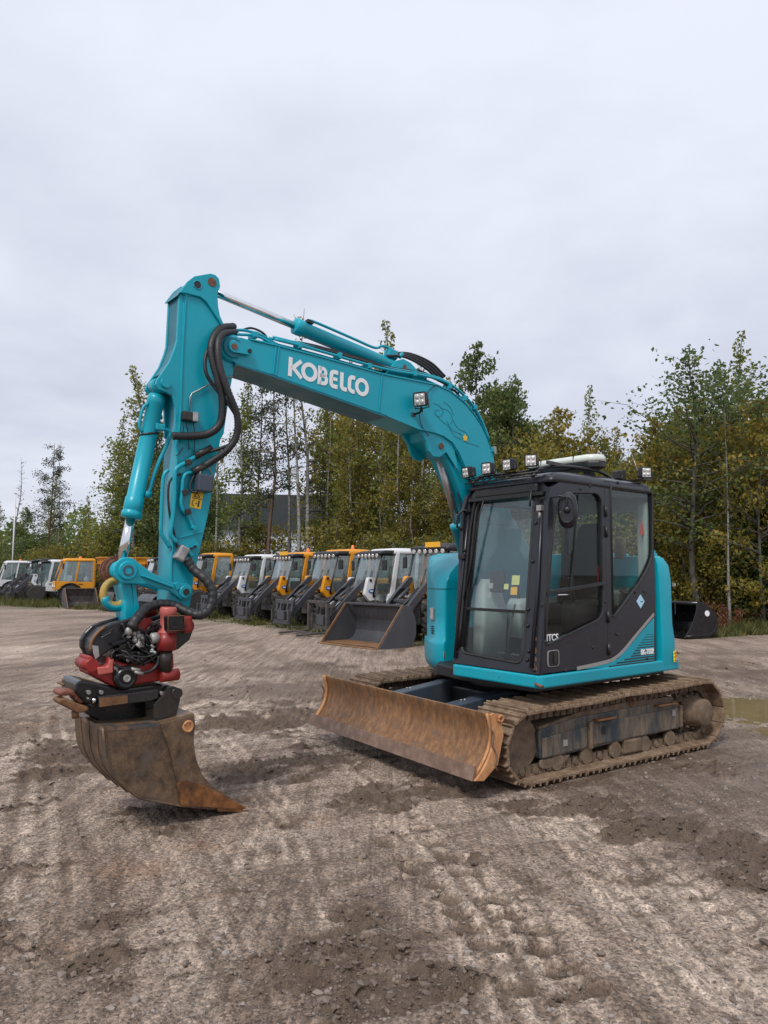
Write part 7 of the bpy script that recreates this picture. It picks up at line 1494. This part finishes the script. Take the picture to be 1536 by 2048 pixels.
proto('birchA', 1, 15, .16, 2.5, 60, 102, 0.185, 'birch', 'bark_birch', 'leaf_birch')
proto('birchB', 2, 14, .12, 2.3, 60, 98, 0.178, 'birch', 'bark_birch', 'leaf_olive')
proto('birchC', 3, 13, .30, 2.0, 42, 78, 0.170, 'birch', 'bark_birch', 'leaf_birch')
proto('aspen', 4, 12, .10, 3.0, 62, 125, 0.200, 'round', 'bark_grey', 'leaf_dark')
proto('alder', 5, 9, .04, 2.7, 58, 125, 0.178, 'round', 'bark_grey', 'leaf_olive')
proto('pine', 6, 15, .38, 2.4, 40, 119, 0.148, 'pine', 'bark_pine', 'leaf_pine')
proto('sparse', 7, 15, .45, 1.9, 34, 23, 0.148, 'sparse', 'bark_birch', 'leaf_olive')
proto('bare', 8, 15, .30, 1.9, 44, 11, 0.133, 'sparse', 'bark_birch', 'leaf_olive')
proto('rowan', 9, 9, .28, 2.6, 46, 74, 0.126, 'round', 'bark_grey', 'leaf_dark')
proto('bushA', 10, 2.6, .02, 1.6, 44, 88, 0.104, 'bush', 'bark_grey', 'leaf_dark')
proto('bushB', 11, 2.4, .02, 1.5, 44, 88, 0.104, 'bush', 'bark_grey', 'leaf_olive')
proto('bushY', 12, 2.2, .02, 1.2, 34, 74, 0.081, 'bush', 'bark_grey', 'leaf_yellow')
LABEL = {'birchA': 'leafy green birch with pale trunk in the wood behind the machines', 'birchB': 'birch with yellowing olive leaves in the wood behind the machines', 'birchC': 'slim birch with a high narrow crown in the wood', 'aspen': 'dense dark green aspen in the wood behind the machines', 'alder': 'low bushy tree with olive brown autumn leaves', 'pine': 'pine with reddish bare trunk and dark needles', 'sparse': 'thin birch with few leaves between the pines', 'bare': 'almost leafless thin birch rising above the wood', 'rowan': 'slender grey trunked tree with airy dark leaves at the wood edge', 'bushA': 'dense dark green shrub at the foot of the wood', 'bushB': 'olive brown shrub at the foot of the wood', 'bushY': 'bright yellow leaved shrub at the foot of the wood'}
NAME = {'birchA': 'birch_tree', 'birchB': 'birch_tree', 'birchC': 'birch_tree', 'aspen': 'aspen_tree', 'alder': 'alder_tree', 'pine': 'pine_tree', 'sparse': 'birch_tree', 'bare': 'birch_tree', 'rowan': 'rowan_tree', 'bushA': 'shrub', 'bushB': 'shrub', 'bushY': 'shrub'}
TR_R = random.Random(77)
def tree(key, x, y, H=None, wide=1.0, label=None, rz=None):
    td, ld, h0, sp = PROTO[key]; t = empty(NAME[key], (x, y, (gz(x, y) if y < 60 else 0)-.08), TR_R.uniform(0, 6.28) if rz is None else rz)
    s = (H or h0)/h0; t.scale = (s*wide, s*wide, s); bush = 'bush' in key
    tag(t, label or LABEL[key], 'shrub' if bush else 'tree', ('shrubs' if bush else 'trees')+': '+LABEL[key])
    for nm, me in (('stems' if bush else 'trunk', td), ('foliage' if bush else 'crown', ld)):
        o = bpy.data.objects.new(nm, me); col.objects.link(o); o.parent = t
    return t
def tree_px(key, px_, top, depth, wide=1.0, label=None):
    p = at_depth(px_, 1147, depth); H = CH+(1147-top)/F*depth; return tree(key, p.x, p.y, H, wide, label)
def edge(px_): return float(np.interp(px_, [-200, 0, 150, 400, 700, 1000, 1300, 1536, 1800, 2400], [62, 58, 54, 47, 39, 32, 27, 24, 22, 18]))
ENV_X = [-150, 0, 40, 100, 150, 200, 225, 270, 310, 350, 430, 470, 600, 700, 770, 830, 900, 960, 1010, 1050, 1100, 1190, 1250, 1300, 1400, 1500, 1600]
ENV_Y = [940, 950, 935, 930, 985, 990, 880, 790, 820, 870, 780, 770, 740, 750, 700, 760, 780, 730, 770, 780, 830, 810, 870, 830, 760, 770, 800]
PROM = {268: 'tall airy birch standing behind the orange spreader truck', 95: 'pine with a broad open head rising behind the dark compact loader', 30: 'bare thin birch beside the white flagpole', 605: 'leafless birch top reaching above every other tree', 768: 'slim birch whose leafy tip rises above the excavator boom', 538: 'pine with straight red brown trunk in front of the white hall', 590: 'thin white trunked birch in front of the white hall', 955: 'tall dark aspen behind the excavator boom bend', 1035: 'rounded dark aspen beside the tall aspen behind the boom bend', 1188: 'wind bent slim birch rising behind the excavator cab roof', 1392: 'grey forked tree with airy round crown behind the black grading bucket', 1455: 'airy tree beside the forked grey tree behind the black bucket', 1500: 'thin birch with drooping tip standing out above the wood edge shrubs', 1530: 'yellow green bushy tree at the wood edge near the withered weeds', 1462: 'thin pale trunk standing in the shrubs behind the withered weeds', 480: 'leafy birch close to the small green hut', 432: 'thin birch stem beside the small green hut'}
# trees that can be told apart in the photograph
for a in (('birchA', 268, 728, 50, 1.25), ('birchC', 232, 840, 52, 1.1), ('aspen', 305, 830, 48, .9), ('pine', 95, 885, 56, 1.0), ('bare', 30, 915, 60, .9), ('bare', 112, 880, 58, .6),
          ('bare', 605, 602, 44, .9), ('birchC', 768, 632, 42, 1.15), ('sparse', 590, 690, 41, 1.0), ('pine', 538, 690, 43, .95), ('birchA', 480, 735, 45, .9), ('pine', 515, 720, 48, .8), ('sparse', 575, 700, 46, .9), ('sparse', 432, 760, 46, .8),
          ('birchB', 700, 705, 41, .9), ('birchA', 655, 730, 46, .9), ('birchB', 800, 730, 38, .9), ('birchC', 850, 720, 39, 1.1), ('aspen', 955, 676, 34, .78), ('aspen', 1035, 752, 33, .85), ('birchC', 1188, 768, 31, .9), ('alder', 1120, 815, 31, 1.0), ('birchB', 900, 750, 36, .9),
          ('rowan', 1392, 688, 24.5, 1.25), ('rowan', 1455, 715, 26, 1.15), ('birchC', 1500, 655, 27, 1.1), ('alder', 1530, 790, 23.5, .9), ('alder', 1320, 835, 26.5, .9), ('birchB', 1240, 850, 29, .9), ('sparse', 1462, 800, 23.2, .7), ('birchC', 345, 860, 47, 1.0)):
    tree_px(*a, label=PROM.get(a[1]))
# the wood: three loose rows behind its edge
for row, (off, step) in enumerate(((1.5, 62), (6, 58), (13, 60))):
    px_ = -140+row*20
    while px_ < 2250:
        px_ += step*TR_R.uniform(.7, 1.3); d = edge(px_)+off+TR_R.uniform(-1.5, 2.5); top = np.interp(px_, ENV_X, ENV_Y)+TR_R.uniform(5, 90)+(row == 0)*55
        gap = 425 < px_ < 650
        if gap and TR_R.random() < .85: continue
        ks = ['birchB', 'alder', 'birchB', 'birchA', 'birchC'] if px_ > 640 else ['birchA', 'aspen', 'birchC', 'aspen', 'birchA', 'pine']
        if px_ > 940: ks = ['alder', 'birchB', 'aspen', 'alder', 'birchA']
        if gap: ks = ['sparse', 'pine', 'birchC']
        tree_px(TR_R.choice(ks), px_, top, d, TR_R.uniform(.8, 1.1))
# undergrowth
for row, (off, step, hh) in enumerate(((-1.6, 40, 2.0), (-.2, 44, 2.9), (2.0, 52, 3.6))):
    px_ = -140
    while px_ < 2200:
        px_ += step*TR_R.uniform(.7, 1.3); d = edge(px_)+off+TR_R.uniform(-.8, .8)+(1.8 if px_ > 1250 else 0); p = at_depth(px_, 1147, d)
        if 425 < px_ < 650 and TR_R.random() < .85: continue
        if px_ < 1240 and row == 0 and TR_R.random() < .5: continue
        tree(TR_R.choice(['bushA', 'bushB', 'bushA', 'bushB'] if px_ < 1250 else ['bushA', 'bushB', 'bushB', 'bushA']), p.x, p.y, hh*TR_R.uniform(.7, 1.25), TR_R.uniform(.9, 1.3))
for px_, d, h_ in ((1352, 25.2, 2.9), (1375, 24.8, 1.6), (1290, 26.5, 2.4)): p = at_depth(px_, 1147, d); tree('bushY', p.x, p.y, h_, .7)
# far wood closing the horizon
def far_wood():
    R = np.random.RandomState(9); lv = Leaves(); 
    for k in range(26000):
        px_ = R.uniform(-400, 1900); d = R.uniform(95, 120); top = 5.5+2.5*sin(px_*.011)+1.8*sin(px_*.043+1)+R.rand()*1.2; z = top*R.rand()**.7
        p = at_depth(px_, 1147, d); lv.add((p.x, p.y, z), R.uniform(.5, 1.0), R.rand())
    o = bpy.data.objects.new('far_woodland', lv.mesh('far_woodland', M['leaf_dark'], 3)); col.objects.link(o); tag(o, 'distant dark wood closing off the view behind the trees', 'woodland', kind='stuff')
far_wood()
# grass along the row of machines and at the foot of the bushes
def grass():
    R = np.random.RandomState(4); n = 60000
    px_ = R.uniform(-60, 1560, n); d = np.empty(n); e = np.interp(px_, [-200, 0, 150, 400, 700, 1000, 1300, 1536, 1800], [62, 58, 54, 47, 39, 32, 27, 24, 22])
    s0 = np.interp(px_, [-100, 0, 150, 300, 420, 560, 700, 850, 1000, 1340, 1420, 1560], [37, 36, 33, 29, 25.5, 21.5, 18.6, 17.0, 17.0, 20.5, 19.4, 21.0])
    d = s0+(e-s0)*R.rand(n)**1.5; X = (px_-768)/F*d; Y = d
    cl = fbm(X, Y, 1.1, 3, 7); keep = (R.rand(n) < sm(cl, .40, .58)*.95+.06) & (R.rand(n) < np.clip((d-s0)/1.6+.15, 0, 1)); X, Y = X[keep], Y[keep]; n = len(X)
    Z = ground_fields(X, Y)[0]; h = np.clip(.10+.10*R.randn(n)+.10*sm(Y, 22, 40), .05, .42)*np.where(X > 6, 1.3, 1); w_ = .012+.0004*Y
    lean = R.randn(n, 2)*.35*h[:, None]; a = R.rand(n)*6.28; ox, oy = np.cos(a)*w_, np.sin(a)*w_
    m = 3; V_ = np.zeros((n, m*3, 3)); 
    for k in range(m):
        jx, jy = R.randn(n)*.05, R.randn(n)*.05; kx, ky = lean[:, 0]*R.uniform(.3, 1.6), lean[:, 1]*R.uniform(.3, 1.6)
        V_[:, k*3] = np.stack([X+jx-ox, Y+jy-oy, Z-.01], -1); V_[:, k*3+1] = np.stack([X+jx+ox, Y+jy+oy, Z-.01], -1); V_[:, k*3+2] = np.stack([X+jx+kx, Y+jy+ky, Z+h*R.uniform(.6, 1.1)], -1)
    f = np.arange(n*m*3).reshape(-1, 3); me = bpy.data.meshes.new('grass'); me.from_pydata(V_.reshape(-1, 3).tolist(), [], f.tolist())
    at = me.attributes.new('tone', 'FLOAT', 'FACE'); at.data.foreach_set('value', np.repeat(np.clip(R.rand(n)*.9+.1*R.rand(n), 0, 1), m).astype(np.float32)); me.materials.append(M['grass'])
    o = bpy.data.objects.new('grass', me); col.objects.link(o); tag(o, 'rough green and straw coloured grass under the parked machines', 'grass', kind='stuff')
grass()
# dry reddish weeds in front of the bushes
def weed(px_, py_, h, seed):
    R = random.Random(seed); mb = MB(); lv = Leaves(); g0 = ground_at(px_, py_); top = Vector((R.uniform(-.12, .12), R.uniform(-.1, .1), h))
    for s_ in range(3):
        b = Vector((R.uniform(-.08, .08), R.uniform(-.08, .08), 0)); tp = top*R.uniform(.7, 1)+b*2; mb.tube([b, (b+tp)/2+Vector((R.uniform(-.03, .03), 0, 0)), tp], [.008, .006, .003], 4)
        for k in range(46): t = R.uniform(.15, 1); c = b+(tp-b)*t; r = .10*(1.1-t*.7); lv.add((c.x+R.gauss(0, r), c.y+R.gauss(0, r), c.z+R.gauss(0, .03)), R.uniform(.05, .11), R.random())
    t = empty('willowherb', gpos(g0.x, g0.y)); tag(t, 'withered reddish brown weed stalk standing before the bushes', 'weed', 'withered weeds by the bushes')
    mb.build('stem', M['weedred'], t); o = bpy.data.objects.new('leaves', lv.mesh('weed_leaves', M['weedred'], seed, .35)); col.objects.link(o); o.parent = t
for k, (a, b, h) in enumerate(((1426, 1262, 1.1), (1440, 1258, .95), (1447, 1264, .8), (1458, 1258, .9), (1470, 1256, .75), (1483, 1258, .7), (1505, 1254, .6), (1520, 1250, .7), (1432, 1268, .6), (1494, 1252, .6))): weed(a, b, h, 40+k)
# ------------------------------------------------------------------ keep every thing to thing > part > sub-part
for o in list(bpy.data.objects):
    if o.name.split('.')[0] in ('roof_lamp', 'light_bar', 'boom_work_lamp', 'quick_coupler'): o.parent = EX
def chain_of(o):
    c = [o]
    while c[-1].parent is not None: c.append(c[-1].parent)
    return c[::-1]
for o in list(bpy.data.objects):
    c = chain_of(o)
    if len(c) > 3: o['_to'] = c[1].name
for o in list(bpy.data.objects):
    if '_to' in o: o.parent = bpy.data.objects[o['_to']]; del o['_to']
